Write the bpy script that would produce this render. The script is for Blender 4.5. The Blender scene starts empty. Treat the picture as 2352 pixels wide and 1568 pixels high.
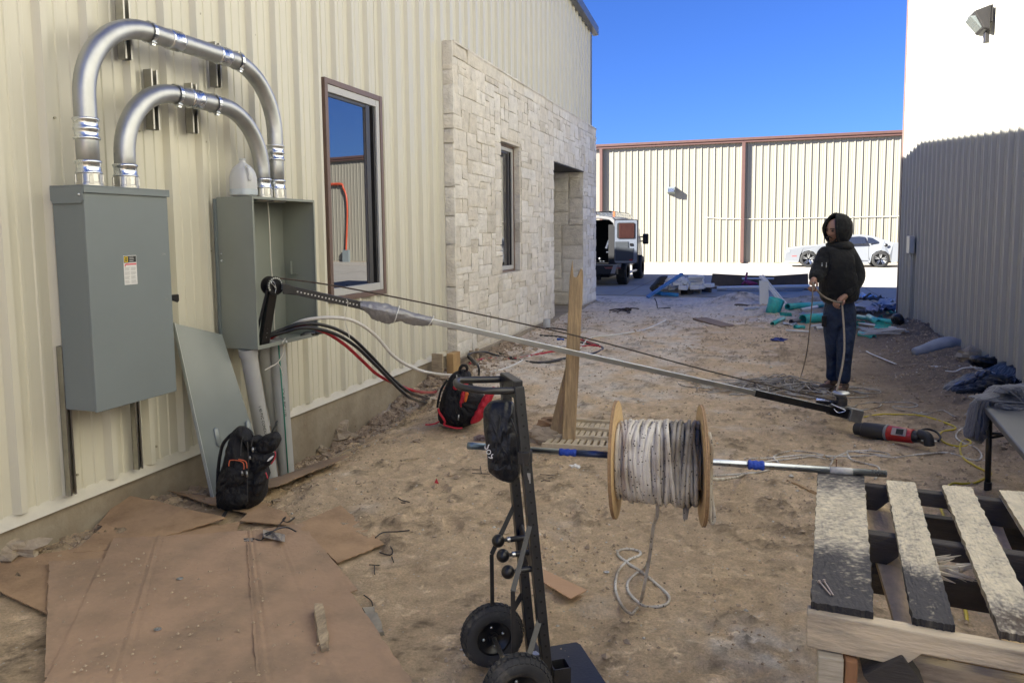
import bpy, math, random
import numpy as np
from mathutils import Vector, Matrix, noise, Quaternion
R_ = math.radians
rnd = random.Random(7)
sc = bpy.context.scene

# ---------------------------------------------------------------- camera
# pixel helpers work in a 2352-wide frame of the photograph
FO, PPX, PPY = 1700.3, 1176.0, 686.0
PITCH, ROLL, YAW = math.atan(155/1735.), -0.0097, R_(18.5)
CAM = Vector((0, 0, 1.55))
fwd = Vector((-math.sin(YAW)*math.cos(PITCH), math.cos(YAW)*math.cos(PITCH), -math.sin(PITCH)))
_r = Vector((math.cos(YAW), math.sin(YAW), 0)); _u = _r.cross(fwd)
rgt = math.cos(ROLL)*_r + math.sin(ROLL)*_u
upv = -math.sin(ROLL)*_r + math.cos(ROLL)*_u
cam_d = bpy.data.cameras.new('camera'); cam = bpy.data.objects.new('camera', cam_d)
sc.collection.objects.link(cam); sc.camera = cam
m = Matrix((rgt, upv, -fwd)).transposed().to_4x4(); m.translation = CAM; cam.matrix_world = m
cam_d.sensor_width = 36; cam_d.lens = FO/2352*36
cam_d.shift_y = -98/2352; cam_d.clip_start = .05; cam_d.clip_end = 3000
# ---------------------------------------------------------------- light
SUN = Vector((1.555, .90, -1)).normalized()
ELEV = math.asin(-SUN.z); AZ = math.atan2(-SUN.x, -SUN.y)      # where the sun stands, from +Y towards +X
w = bpy.data.worlds.new('World'); sc.world = w; w.use_nodes = True
nt = w.node_tree; bg = nt.nodes['Background']
sky = nt.nodes.new('ShaderNodeTexSky'); sky.sky_type = 'NISHITA'; sky.sun_disc = False
sky.sun_elevation = ELEV; sky.sun_rotation = AZ; sky.altitude = 200; sky.air_density = 1.0; sky.dust_density = .6; sky.ozone_density = 1.6
mx = nt.nodes.new('ShaderNodeMix'); mx.data_type = 'RGBA'; mx.blend_type = 'MULTIPLY'; mx.inputs[0].default_value = 1
nt.links.new(sky.outputs[0], mx.inputs[6]); mx.inputs[7].default_value = (.19, .335, .75, 1)      # clear winter air: a deeper blue
nt.links.new(mx.outputs[2], bg.inputs[0]); bg.inputs[1].default_value = .05
sl = bpy.data.lights.new('sun', 'SUN'); sl.energy = 4.8; sl.angle = R_(.5); sl.color = (1, .95, .87)
so = bpy.data.objects.new('sun', sl); sc.collection.objects.link(so)
so.rotation_euler = (-SUN).to_track_quat('Z', 'Y').to_euler(); so.location = (-20, -10, 20)
sc.view_settings.view_transform = 'Standard'; sc.view_settings.look = 'None'
sc.view_settings.gamma = 1; sc.view_settings.exposure = 2.5
sc.view_settings.use_white_balance = True
sc.view_settings.white_balance_temperature = 6500
sc.view_settings.white_balance_tint = 8
sc.render.engine = 'CYCLES'; sc.cycles.use_denoising = True; sc.cycles.max_bounces = 8
sc.cycles.diffuse_bounces = 5; sc.cycles.sample_clamp_indirect = 6; sc.cycles.caustics_reflective = False

# ---------------------------------------------------------------- helpers
def ray(px, py): return fwd + rgt*((px-PPX)/FO) - upv*((py-PPY)/FO)
def onx(px, py, x): v = ray(px, py); return CAM + v*((x-CAM.x)/v.x)
def ony(px, py, y): v = ray(px, py); return CAM + v*((y-CAM.y)/v.y)
def onz(px, py, z): v = ray(px, py); return CAM + v*((z-CAM.z)/v.z)
def ond(px, py, d): return CAM + ray(px, py)*d          # at depth d along the lens axis
def crop(ox, oy, s): return lambda x, y: ((ox+x/s)/1.0204, (oy+y/s)/1.0204)
def fbm(x, y, z=0, o=4): return noise.fractal(Vector((x, y, z)), .9, 2.1, o)

def newmat(name):
    m = bpy.data.materials.new(name); m.use_nodes = True
    return m, m.node_tree, m.node_tree.nodes['Principled BSDF']
def M(name, col, rough=.6, metal=0, var=.12, scale=6, bump=.15, bscale=60, spec=.5, col2=None, thr=.5, soft=.15,
      stretch=None, coat=0, dscale=None, attr=False, trans=0, sheen=0, bdist=.01):
    m, nt, b = newmat(name); N = nt.nodes.new; L = nt.links.new
    tc = N('ShaderNodeTexCoord'); src = tc.outputs['Object']
    if stretch:
        mp = N('ShaderNodeMapping'); mp.inputs['Scale'].default_value = stretch; L(src, mp.inputs[0]); src = mp.outputs[0]
    n1 = N('ShaderNodeTexNoise'); n1.inputs['Scale'].default_value = scale; n1.inputs['Detail'].default_value = 6; n1.inputs['Roughness'].default_value = .62; L(src, n1.inputs[0])
    base = N('ShaderNodeRGB'); base.outputs[0].default_value = (*col, 1); out = base.outputs[0]
    if attr:
        at = N('ShaderNodeVertexColor'); at.layer_name = 'tint'; out = at.outputs[0]
    if col2 is not None:
        n2 = N('ShaderNodeTexNoise'); n2.inputs['Scale'].default_value = dscale or scale*2.3; n2.inputs['Detail'].default_value = 8; n2.inputs['Roughness'].default_value = .68; L(src, n2.inputs[0])
        mr = N('ShaderNodeMapRange'); mr.inputs[1].default_value = thr-soft; mr.inputs[2].default_value = thr+soft; L(n2.outputs[0], mr.inputs[0])
        mx = N('ShaderNodeMix'); mx.data_type = 'RGBA'; L(mr.outputs[0], mx.inputs[0]); L(out, mx.inputs[6]); mx.inputs[7].default_value = (*col2, 1); out = mx.outputs[2]
    mr = N('ShaderNodeMapRange'); mr.inputs[1].default_value = .25; mr.inputs[2].default_value = .75; mr.inputs[3].default_value = 1-var; mr.inputs[4].default_value = 1+var; L(n1.outputs[0], mr.inputs[0])
    mu = N('ShaderNodeMix'); mu.data_type = 'RGBA'; mu.blend_type = 'MULTIPLY'; mu.inputs[0].default_value = 1; L(out, mu.inputs[6]); L(mr.outputs[0], mu.inputs[7])
    L(mu.outputs[2], b.inputs['Base Color'])
    rr = N('ShaderNodeMapRange'); rr.inputs[3].default_value = max(0, rough-.08); rr.inputs[4].default_value = min(1, rough+.1); L(n1.outputs[0], rr.inputs[0]); L(rr.outputs[0], b.inputs['Roughness'])
    b.inputs['Metallic'].default_value = metal; b.inputs['Specular IOR Level'].default_value = spec
    b.inputs['Coat Weight'].default_value = coat; b.inputs['Transmission Weight'].default_value = trans
    b.inputs['Sheen Weight'].default_value = sheen
    if bump:
        n3 = N('ShaderNodeTexNoise'); n3.inputs['Scale'].default_value = bscale; n3.inputs['Detail'].default_value = 5; L(src, n3.inputs[0])
        bp = N('ShaderNodeBump'); bp.inputs['Strength'].default_value = bump; bp.inputs['Distance'].default_value = bdist; L(n3.outputs[0], bp.inputs['Height']); L(bp.outputs[0], b.inputs['Normal'])
    return m

def wloc(o):
    v = Vector((0, 0, 0))
    while o is not None: v += o.location; o = o.parent
    return v
class MB:
    def __init__(s): s.v = []; s.f = []; s.mi = []; s.sm = []; s.c = []; s.col = None; s.m = 0; s.s = False
    def add(s, vs, fs):
        n = len(s.v); s.v += [Vector(q) for q in vs]; s.c += [s.col or (1, 1, 1)]*len(vs)
        for f in fs: s.f.append([n+i for i in f]); s.mi.append(s.m); s.sm.append(s.s)
        return s
    def hexa(s, p): # 8 corners: bottom 4 (ccw), top 4
        return s.add(p, [(3, 2, 1, 0), (4, 5, 6, 7), (0, 1, 5, 4), (1, 2, 6, 5), (2, 3, 7, 6), (3, 0, 4, 7)])
    def box(s, a, b):
        (x0, y0, z0), (x1, y1, z1) = [(min(p), max(p)) for p in ()] or (tuple(min(i, j) for i, j in zip(a, b)), tuple(max(i, j) for i, j in zip(a, b)))
        return s.hexa([(x0, y0, z0), (x1, y0, z0), (x1, y1, z0), (x0, y1, z0), (x0, y0, z1), (x1, y0, z1), (x1, y1, z1), (x0, y1, z1)])
    def obox(s, c, sz, rot=None):
        c = Vector(c); h = [k/2 for k in sz]; P = []
        for dz in (-1, 1):
            for dx, dy in ((-1, -1), (1, -1), (1, 1), (-1, 1)):
                q = Vector((dx*h[0], dy*h[1], dz*h[2]))
                if rot is not None: q = rot @ q
                P.append(c+q)
        return s.hexa(P)
    def bar(s, p0, p1, w, h, up=(0, 0, 1), taper=1):  # rectangular bar from p0 to p1
        p0, p1 = Vector(p0), Vector(p1); d = (p1-p0).normalized(); a = d.cross(Vector(up))
        if a.length < 1e-4: a = d.cross(Vector((1, 0, 0)))
        a.normalize(); b = a.cross(d)
        P = []
        for p, t in ((p0, 1), (p1, taper)):
            P += [p-a*w/2*t-b*h/2*t, p+a*w/2*t-b*h/2*t, p+a*w/2*t+b*h/2*t, p-a*w/2*t+b*h/2*t]
        return s.hexa(P)
    def tube(s, pts, r, n=8, closed=False, caps=True, flat=1):
        pts = [Vector(p) for p in pts]; k = len(pts); rs = r if isinstance(r, (list, tuple)) else [r]*k
        T = []
        for i in range(k):
            a = pts[i-1] if (i or closed) else pts[0]; b = pts[(i+1) % k] if (i < k-1 or closed) else pts[-1]
            t = b-a; T.append(t.normalized() if t.length > 1e-9 else Vector((0, 0, 1)))
        nrm = T[0].cross(Vector((0, 0, 1)));
        if nrm.length < .1: nrm = T[0].cross(Vector((1, 0, 0)))
        nrm.normalize(); V = []; Fs = []
        for i in range(k):
            nrm = nrm-T[i]*nrm.dot(T[i]); nrm.normalize(); bi = T[i].cross(nrm)
            for j in range(n):
                a = 2*math.pi*j/n; V.append(pts[i]+(nrm*math.cos(a)+bi*math.sin(a)*flat)*rs[i])
        for i in range(k if closed else k-1):
            for j in range(n):
                a, b = i*n+j, i*n+(j+1) % n; c, d = ((i+1) % k)*n+(j+1) % n, ((i+1) % k)*n+j
                Fs.append((a, d, c, b))
        if caps and not closed: Fs += [tuple(range(n)), tuple(reversed(range((k-1)*n, k*n)))]
        o = s.s; s.s = n > 5; s.add(V, Fs); s.s = o; return s
    def cyl(s, p0, p1, r, n=16, r1=None): 
        o = s.s; s.tube([p0, p1], [r, r if r1 is None else r1], n, caps=False); s.s = False
        k = len(s.v)-2*n; s.add(s.v[k:k+n], [tuple(range(n))]); s.add(s.v[k+n:k+2*n], [tuple(reversed(range(n)))]); s.s = o; return s
    def pipe(s, p0, p1, r, ri, n=20):   # hollow pipe
        p0, p1 = Vector(p0), Vector(p1); d = (p1-p0).normalized()
        s.lathe([(ri, 0), (r, 0), (r, (p1-p0).length), (ri, (p1-p0).length), (ri, 0)], p0, d, n); return s
    def lathe(s, prof, o, axis=(0, 0, 1), n=24, a0=0, a1=2*math.pi):
        o = Vector(o); q = Vector((0, 0, 1)).rotation_difference(Vector(axis)); V = []; Fs = []; k = len(prof)
        full = abs(a1-a0-2*math.pi) < 1e-6; nn = n if full else n+1
        for j in range(nn):
            a = a0+(a1-a0)*j/n
            for r, h in prof: V.append(o+q@Vector((r*math.cos(a), r*math.sin(a), h)))
        for j in range(n):
            for i in range(k-1):
                a = j*k+i; b = ((j+1) % nn)*k+i; Fs.append((a, b, b+1, a+1))
        ol = s.s; s.s = True; s.add(V, Fs); s.s = ol; return s
    def prism(s, poly, h, o=(0, 0, 0), rot=None, z0=0):  # poly in local xy, extruded along z
        n = len(poly); V = [Vector((x, y, z0)) for x, y in poly]+[Vector((x, y, z0+h)) for x, y in poly]
        if rot is not None: V = [rot@v for v in V]
        V = [v+Vector(o) for v in V]
        return s.add(V, [tuple(reversed(range(n))), tuple(range(n, 2*n))]+[(i, (i+1) % n, n+(i+1) % n, n+i) for i in range(n)])
    def ball(s, c, r, nu=12, nv=8, sc3=(1, 1, 1), rot=None, jit=0, seed=0):
        V = []; Fs = []; c = Vector(c)
        for i in range(nv+1):
            th = math.pi*i/nv
            for j in range(nu):
                a = 2*math.pi*j/nu; d = Vector((math.sin(th)*math.cos(a), math.sin(th)*math.sin(a), math.cos(th)))
                k = 1+jit*noise.noise(d*1.7+Vector((seed*3.1, seed, 0)))
                q = Vector((d.x*sc3[0], d.y*sc3[1], d.z*sc3[2]))*r*k
                V.append(c+(rot@q if rot is not None else q))
        for i in range(nv):
            for j in range(nu):
                a, b = i*nu+j, i*nu+(j+1) % nu; Fs.append((a, a+nu, b+nu, b))
        o = s.s; s.s = s.s or not jit; s.add(V, Fs); s.s = o; return s
    def grid(s, P, closed_u=False):  # P[i][j] points
        nu, nv = len(P), len(P[0]); V = [q for r in P for q in r]; Fs = []
        for i in range(nu if closed_u else nu-1):
            for j in range(nv-1):
                a = i*nv+j; b = ((i+1) % nu)*nv+j; Fs.append((a, b, b+1, a+1))
        return s.add(V, Fs)
    def sheet(s, P, t):   # grid of points made into a slab of thickness t along -z
        nu, nv = len(P), len(P[0])
        s.grid(P); Q = [[Vector(q)-Vector((0, 0, t)) for q in reversed(r)] for r in P]; s.grid(Q)
        rim = [P[0][j] for j in range(nv)]+[P[i][-1] for i in range(1, nu)]+[P[-1][j] for j in range(nv-2, -1, -1)]+[P[i][0] for i in range(nu-2, 0, -1)]
        s.grid([[Vector(q), Vector(q)-Vector((0, 0, t))] for q in rim], True); return s
    def build(s, name, mat, parent=None, bevel=0, world=True, subd=0, weld=False, seg=2):
        me = bpy.data.meshes.new(name); off = wloc(parent) if (parent is not None and world) else Vector((0, 0, 0))
        me.from_pydata([tuple(v-off) for v in s.v], [], s.f)
        mats = mat if isinstance(mat, (list, tuple)) else [mat]
        for q in mats: me.materials.append(q)
        me.polygons.foreach_set('material_index', s.mi); me.polygons.foreach_set('use_smooth', s.sm)
        if any(c != (1, 1, 1) for c in s.c):
            at = me.color_attributes.new('tint', 'FLOAT_COLOR', 'POINT')
            at.data.foreach_set('color', [x for c in s.c for x in (*c, 1)])
        me.update(); o = bpy.data.objects.new(name, me); sc.collection.objects.link(o)
        if parent is not None: o.parent = parent
        if weld:
            wm = o.modifiers.new('weld', 'WELD'); wm.merge_threshold = .0005
        if subd:
            sm = o.modifiers.new('sub', 'SUBSURF'); sm.levels = sm.render_levels = subd
        if bevel:
            bm = o.modifiers.new('bevel', 'BEVEL'); bm.width = bevel; bm.segments = seg; bm.limit_method = 'ANGLE'; bm.angle_limit = R_(40)
        return o
def thing(name, label, cat, loc=(0, 0, 0), rotz=0, group=None):
    o = bpy.data.objects.new(name, None); sc.collection.objects.link(o); o.empty_display_size = .1
    o.location = loc; o.rotation_euler = (0, 0, rotz); o['label'] = label; o['category'] = cat
    if group: o['group'] = group
    return o
def tag(o, label, cat, group=None):
    o['label'] = label; o['category'] = cat
    if group: o['group'] = group
    return o
def struct(o, kind='structure'): o['kind'] = kind; return o
def copy_thing(o, loc, rotz=None, label=None):
    def cp(a, par):
        c = a.copy(); sc.collection.objects.link(c)
        if par is not None: c.parent = par
        for ch in [x for x in kids.get(a.name, [])]: cp(ch, c)
        return c
    kids = {}
    for x in sc.objects:
        if x.parent: kids.setdefault(x.parent.name, []).append(x)
    c = cp(o, None); c.location = loc
    if rotz is not None: c.rotation_euler = (0, 0, rotz)
    if label: c['label'] = label
    return c
def arc(c, r, a0, a1, n, u, v):
    u, v = Vector(u), Vector(v); return [Vector(c)+u*r*math.cos(a0+(a1-a0)*i/n)+v*r*math.sin(a0+(a1-a0)*i/n) for i in range(n+1)]
def smooth_path(P, n=8, closed=False):
    P = [Vector(p) for p in P]; k = len(P); out = []
    rng = range(k if closed else k-1)
    for i in rng:
        g = (lambda j: P[j % k]) if closed else (lambda j: P[max(0, min(k-1, j))])
        p0, p1, p2, p3 = g(i-1), g(i), g(i+1), g(i+2)
        for s in range(n):
            t = s/n; out.append(.5*((2*p1)+(p2-p0)*t+(2*p0-5*p1+4*p2-p3)*t*t+(3*p1-p0-3*p2+p3)*t**3))
    if not closed: out.append(P[-1])
    return out

# ---------------------------------------------------------------- ground
def sstep(a, b, x): t = max(0, min(1, (x-a)/(b-a))); return t*t*(3-2*t)
def gbase(x, y):
    z = .07*sstep(8, 14, y)
    # dug out strip beside the foundation, then a crumbling bank
    wl = 1-sstep(-3.4, -2.55, x)
    z += wl*(-.24*sstep(3.3, 4.3, y)*(1-sstep(5.2, 7.6, y)))
    z += (1-sstep(-3.3, -2.9, x))*.03*sstep(8, 9, y)*(1-sstep(12, 15, y))
    # bank of spoil along the right hand building and a heap by its corner
    z += sstep(1.25, 2.15, x)*(.16*sstep(4.5, 8.5, y)*(1-sstep(11.5, 13.5, y))+.02)
    z += .10*math.exp(-((x+.1)/.9)**2-((y-14.6)/.8)**2)
    z += .22*math.exp(-((x+.35)/.55)**2-((y-15.6)/.55)**2)+.16*math.exp(-((x-1.0)/.5)**2-((y-15.9)/.5)**2)
    lot = sstep(16.2, 17.2, y); z = z*(1-lot)+.07*lot
    return z
PRINTS = [(rnd.uniform(-2.4, 1.9), rnd.uniform(2.4, 9), rnd.uniform(0, 6.3)) for _ in range(80)]
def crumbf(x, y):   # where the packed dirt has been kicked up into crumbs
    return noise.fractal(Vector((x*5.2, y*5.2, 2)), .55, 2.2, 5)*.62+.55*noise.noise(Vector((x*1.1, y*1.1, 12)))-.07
def gz(x, y, fine=True):
    z = gbase(x, y)
    if y < 3.4 and x < -1.0 and x > -3.1 and y < 3.35-.0*x and (x+1.0)*-.52 > y-2.75: return z+.004*noise.noise(Vector((x*3, y*3, 0)))
    if y > 17.4 or x > 2.6 or x < -3.7: return z
    amp = 1-sstep(15.5, 17, y)
    rough = .5+.8*max(sstep(-2.3, -3.1, x)*(1-sstep(8, 10, y)), sstep(1.3, 2., x))+.35*max(0, fbm(x*.6+7, y*.6))
    z += amp*(.035*fbm(x*.9, y*.9+3, 0, 3)+.018*rough*fbm(x*4.1, y*4.1, 1, 4))
    if fine:
        a = noise.noise(Vector((x*11, y*11, 4))); b = noise.noise(Vector((x*27, y*27, 9)))
        z += amp*rough*(.024*abs(a)+.015*b+.006*noise.noise(Vector((x*48, y*48, 1))))
        c = crumbf(x, y)
        if c > .02: z += amp*.020*rough*sstep(.02, .38, c)*(.2+2.2*abs(b))
        for (fx, fy, fa) in PRINTS:
            dx, dy = x-fx, y-fy
            if abs(dx) < .2 and abs(dy) < .2:
                u = dx*math.cos(fa)+dy*math.sin(fa); v = -dx*math.sin(fa)+dy*math.cos(fa)
                q = (u/.14)**2+(v/.05)**2
                if q < 1.6: z += -.022*math.exp(-q*q)+.010*math.exp(-(q-1.2)**2*9)
    return z
def G(px, py, lift=0):
    p = onz(px, py, 0)
    for _ in range(6): p = onz(px, py, gz(p.x, p.y, False)+lift)
    return p
def gp(x, y, lift=0): return Vector((x, y, gz(x, y, False)+lift))

xs = list(np.concatenate([[-220, -60, -20, -8, -5], np.arange(-4.6, -3.6, .1), np.arange(-3.6, 2.6, .0145), np.arange(2.6, 3.6, .2), [5, 9, 20, 60, 220]]))
ys = [-60, -20, -6, -2, 0]
y = .9
while y < 17.6: ys.append(y); y += max(.012, .0046*y+.002*max(0, y-5))
ys += [18.5, 20, 24, 30, 40, 70, 150, 500]
nx, ny = len(xs), len(ys)
co = []; tint = []; SPT = onz(1750, 1500, 0)
for yy in ys:
    for xx in xs:
        z = gz(xx, yy)
        co.append((xx, yy, z))
        # soil colours with relief shade painted in: brown clay, pale limestone fines spilled along the wall and towards the lot
        pale = 1.15*sstep(0, .8, .62*(1-sstep(-1.6, .6, xx+.9*noise.noise(Vector((xx*.7, yy*.5, 0)))))*sstep(5.0, 7.0, yy+.6*noise.noise(Vector((xx, yy, 3))))+.5*sstep(11.5, 14.5, yy)*(1-sstep(.2, 1.4, xx))+.55*fbm(xx*2.6, yy*2.6, 5)-.12)
        spot = math.exp(-((xx-SPT.x)/.24)**2-((yy-SPT.y)/.17)**2)
        pale = min(1, pale+max(0, spot*(.9+1.6*noise.noise(Vector((xx*13, yy*13, 0))))))
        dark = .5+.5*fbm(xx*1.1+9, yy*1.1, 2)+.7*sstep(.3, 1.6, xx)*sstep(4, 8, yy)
        fr = .5+.5*fbm(xx*7, yy*7, 6, 3)
        a = np.array((.73, .565, .375)); b = np.array((.54, .41, .27)); p = np.array((.76, .70, .62))
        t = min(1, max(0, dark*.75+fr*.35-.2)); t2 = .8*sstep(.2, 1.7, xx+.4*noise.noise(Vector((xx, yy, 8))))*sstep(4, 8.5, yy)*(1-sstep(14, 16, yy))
        c = a*(1-t)+b*t; q = pale*(.45+.55*fr); cl = noise.noise(Vector((xx*6.5, yy*6.5, 2))); br = noise.noise(Vector((xx*27, yy*27, 9))); md = noise.noise(Vector((xx*11, yy*11, 4)))
        crum = sstep(.02, .38, crumbf(xx, yy))*(.35+1.3*abs(br)) if yy < 16.5 else 0     # loose crumbs darkened; shade of the relief painted into the tint
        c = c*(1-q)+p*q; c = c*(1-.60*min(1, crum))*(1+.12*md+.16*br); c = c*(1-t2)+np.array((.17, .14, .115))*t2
        if yy > 16.6: l = sstep(16.6, 17.3, yy); c = c*(1-l)+np.array((.40, .375, .33))*l
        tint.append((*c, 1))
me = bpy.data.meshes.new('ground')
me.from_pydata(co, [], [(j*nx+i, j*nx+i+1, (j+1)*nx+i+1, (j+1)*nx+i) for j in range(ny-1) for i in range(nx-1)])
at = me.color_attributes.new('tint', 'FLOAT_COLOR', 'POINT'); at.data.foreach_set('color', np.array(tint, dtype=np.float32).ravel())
me.polygons.foreach_set('use_smooth', [True]*len(me.polygons))
def soilmat():
    m, nt, b = newmat('soil'); N = nt.nodes.new; L = nt.links.new
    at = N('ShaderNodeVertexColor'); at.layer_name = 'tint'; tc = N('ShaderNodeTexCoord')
    def noi(s_, d=8, r=.65, st=None):
        n = N('ShaderNodeTexNoise'); n.inputs['Scale'].default_value = s_; n.inputs['Detail'].default_value = d; n.inputs['Roughness'].default_value = r
        if st: mp = N('ShaderNodeMapping'); mp.inputs['Scale'].default_value = st; L(tc.outputs['Object'], mp.inputs[0]); L(mp.outputs[0], n.inputs[0])
        else: L(tc.outputs['Object'], n.inputs[0])
        return n.outputs[0]
    def rng_(v, a, b_, c, d): r = N('ShaderNodeMapRange'); r.inputs[1].default_value = a; r.inputs[2].default_value = b_; r.inputs[3].default_value = c; r.inputs[4].default_value = d; L(v, r.inputs[0]); return r.outputs[0]
    def mix(f, a, c, mode='MIX'):
        x = N('ShaderNodeMix'); x.data_type = 'RGBA'; x.blend_type = mode
        if isinstance(f, float): x.inputs[0].default_value = f
        else: L(f, x.inputs[0])
        L(a, x.inputs[6])
        if isinstance(c, tuple): x.inputs[7].default_value = (*c, 1)
        else: L(c, x.inputs[7])
        return x.outputs[2]
    crumb = rng_(noi(7, 14, .85), .44, .76, 0, .6); fine = noi(26, 8, .75)
    cm = N('ShaderNodeMath'); cm.operation = 'MULTIPLY'; L(crumb, cm.inputs[0]); L(rng_(fine, .30, .66, 0, 1), cm.inputs[1])
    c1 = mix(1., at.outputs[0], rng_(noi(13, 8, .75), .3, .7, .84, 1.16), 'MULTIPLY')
    c1 = mix(1., c1, rng_(noi(85, 6, .75), .3, .7, .74, 1.26), 'MULTIPLY')
    dk = mix(1., c1, (.50, .44, .40), 'MULTIPLY'); c2 = mix(cm.outputs[0], c1, dk)
    vo = N('ShaderNodeTexVoronoi'); vo.inputs['Scale'].default_value = 34; L(tc.outputs['Object'], vo.inputs[0])
    a_ = N('ShaderNodeMath'); a_.operation = 'LESS_THAN'; a_.inputs[1].default_value = .16; L(vo.outputs[0], a_.inputs[0])
    g_ = N('ShaderNodeSeparateColor'); L(vo.outputs[1], g_.inputs[0]); h_ = N('ShaderNodeMath'); h_.operation = 'GREATER_THAN'; h_.inputs[1].default_value = .80; L(g_.outputs[0], h_.inputs[0])
    k_ = N('ShaderNodeMath'); k_.operation = 'MULTIPLY'; L(a_.outputs[0], k_.inputs[0]); L(h_.outputs[0], k_.inputs[1])
    c3_ = mix(k_.outputs[0], c2, (.62, .56, .47)); L(c3_, b.inputs['Base Color']); b.inputs['Roughness'].default_value = .95; b.inputs['Specular IOR Level'].default_value = .15
    h1 = N('ShaderNodeMath'); h1.operation = 'MULTIPLY_ADD'; L(fine, h1.inputs[0]); L(rng_(crumb, 0, 1, .25, 1.3), h1.inputs[1]); L(noi(6, 8, .7), h1.inputs[2])
    bp = N('ShaderNodeBump'); bp.inputs['Strength'].default_value = 1; bp.inputs['Distance'].default_value = .03; L(h1.outputs[0], bp.inputs['Height']); L(bp.outputs[0], b.inputs['Normal'])
    return m
mg = soilmat()
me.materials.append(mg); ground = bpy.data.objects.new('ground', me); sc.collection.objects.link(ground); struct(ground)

# ---------------------------------------------------------------- materials
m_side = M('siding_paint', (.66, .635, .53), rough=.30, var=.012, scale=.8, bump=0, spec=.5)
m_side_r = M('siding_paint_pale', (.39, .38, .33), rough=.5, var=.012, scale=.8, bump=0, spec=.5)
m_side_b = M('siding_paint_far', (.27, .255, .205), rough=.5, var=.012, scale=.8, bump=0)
m_screw = M('fastener', (.42, .39, .3), rough=.5, metal=.4)
m_brown = M('bronze_trim', (.16, .105, .085), rough=.4, var=.06)
m_brown2 = M('red_brown_trim', (.105, .055, .045), rough=.45, var=.06)
m_conc = M('foundation_concrete', (.33, .285, .215), rough=.9, var=.22, scale=3, bump=.35, bscale=50, col2=(.23, .185, .13), thr=.56, soft=.12, dscale=2.2)
m_lot = M('lot_concrete', (.33, .31, .275), rough=.85, var=.08, scale=.8, bump=.1, bscale=30, col2=(.29, .27, .235), thr=.6, soft=.1, dscale=1.1)
m_stone = M('limestone', (.6, .57, .5), rough=.9, var=.16, scale=9, bump=.85, bscale=38, attr=True, spec=.25, bdist=.02)
m_mort = M('mortar', (.68, .63, .54), rough=.95, var=.1, scale=20, bump=.5, bscale=80)
m_white = M('white_vinyl', (.72, .72, .70), rough=.4, var=.04)
m_galv = M('galvanised_steel', (.46, .47, .475), rough=.44, metal=1, var=.22, scale=7, bump=.06, bscale=25, stretch=(1, 1, .6))
m_zinc = M('bright_zinc', (.70, .73, .76), rough=.26, metal=1, var=.08, scale=12, bump=.02)
m_strut = M('strut_steel', (.42, .41, .38), rough=.35, metal=1, var=.2, scale=20)
m_box = M('grey_enamel', (.19, .22, .228), rough=.46, var=.05, scale=2.0, bump=.05, bscale=200, spec=.45)
m_boxi = M('grey_enamel_inside', (.24, .262, .235), rough=.5, var=.06, scale=4, bump=.03)
m_black = M('black_steel', (.012, .012, .013), rough=.32, var=.3, scale=20, bump=.08, bscale=90, spec=.5)
m_pvc = M('grey_pvc', (.42, .43, .43), rough=.38, var=.06, scale=6, bump=.03)
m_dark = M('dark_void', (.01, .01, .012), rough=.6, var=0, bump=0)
def glassmat(name, tintc, rough=.01):
    m, nt, b = newmat(name)
    b.inputs['Base Color'].default_value = (*tintc, 1); b.inputs['Roughness'].default_value = rough
    b.inputs['Specular IOR Level'].default_value = 1.0; b.inputs['IOR'].default_value = 1.9
    return m
m_pane = glassmat('window_glass', (.012, .014, .017))

# ---------------------------------------------------------------- concrete lot
lot = MB(); lot.box((-60, 17.0, -.4), (60, 60, .088))
o = struct(lot.build('concrete_lot', m_lot)); 
j = MB()
for X in (-14, -8.5, -3, 2.5, 8, 13.5): j.box((X-.012, 17.1, .085), (X+.012, 34.9, .0905))
for Y in (20.5, 25.5, 30.2): j.box((-40, Y-.012, .0852), (40, Y+.012, .0912))
struct(j.build('lot_joint_lines', M('joint', (.2, .18, .155), rough=.9)))
rl = MB(); rl.box((-30, 31.2, .088), (30, 31.32, .0925)); struct(rl.build('lot_painted_line', M('faded_red_paint', (.45, .33, .27), rough=.8, col2=(.45, .42, .36), thr=.5)))

# ---------------------------------------------------------------- corrugated wall strip
def ribprofile(y0, y1, c0, p=.27, H=.030):
    """(y, height) points of an R panel between y0 and y1, a major rib centred on c0 + k p"""
    P = [(y0, 0)]; k = math.floor((y0-c0)/p)-1
    while c0+k*p < y1+p:
        c = c0+k*p
        for dy, h in ((-.036, 0), (-.017, H), (.017, H), (.036, 0), (.082, 0), (.088, .005), (.104, .005), (.110, 0), (.160, 0), (.166, .005), (.182, .005), (.188, 0)):
            P.append((c+dy, h))
        k += 1
    P = sorted(q for q in P if y0 <= q[0] <= y1); P.append((y1, 0)); return P
def corr(mb, y0, y1, zb, zt, fn, c0, screws=(), p=.27):
    """fn(y, h, z) -> point"""
    pr = ribprofile(y0, y1, c0, p); V = []; Fs = []
    zbf = zb if callable(zb) else (lambda y: zb); ztf = zt if callable(zt) else (lambda y: zt)
    for y, h in pr: V += [fn(y, h, zbf(y)), fn(y, h, ztf(y))]
    for i in range(len(pr)-1): Fs.append((2*i, 2*i+2, 2*i+3, 2*i+1))
    mb.m = 0; mb.add(V, Fs)
    k = math.ceil((y0-c0)/p)
    mb.m = 1
    while c0+k*p < y1:
        for zi, z in enumerate(screws):
            for yy, hh in ((c0+k*p+.055, .001),):
                if y0 < yy < y1 and zbf(yy)+.02 < z < ztf(yy)-.02 and (k+zi*2) % 2 == 0:
                    a, b = fn(yy, hh, z), fn(yy, hh+.007, z); mb.cyl(a, b, .0065, 6)
        k += 1
    mb.m = 0

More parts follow.
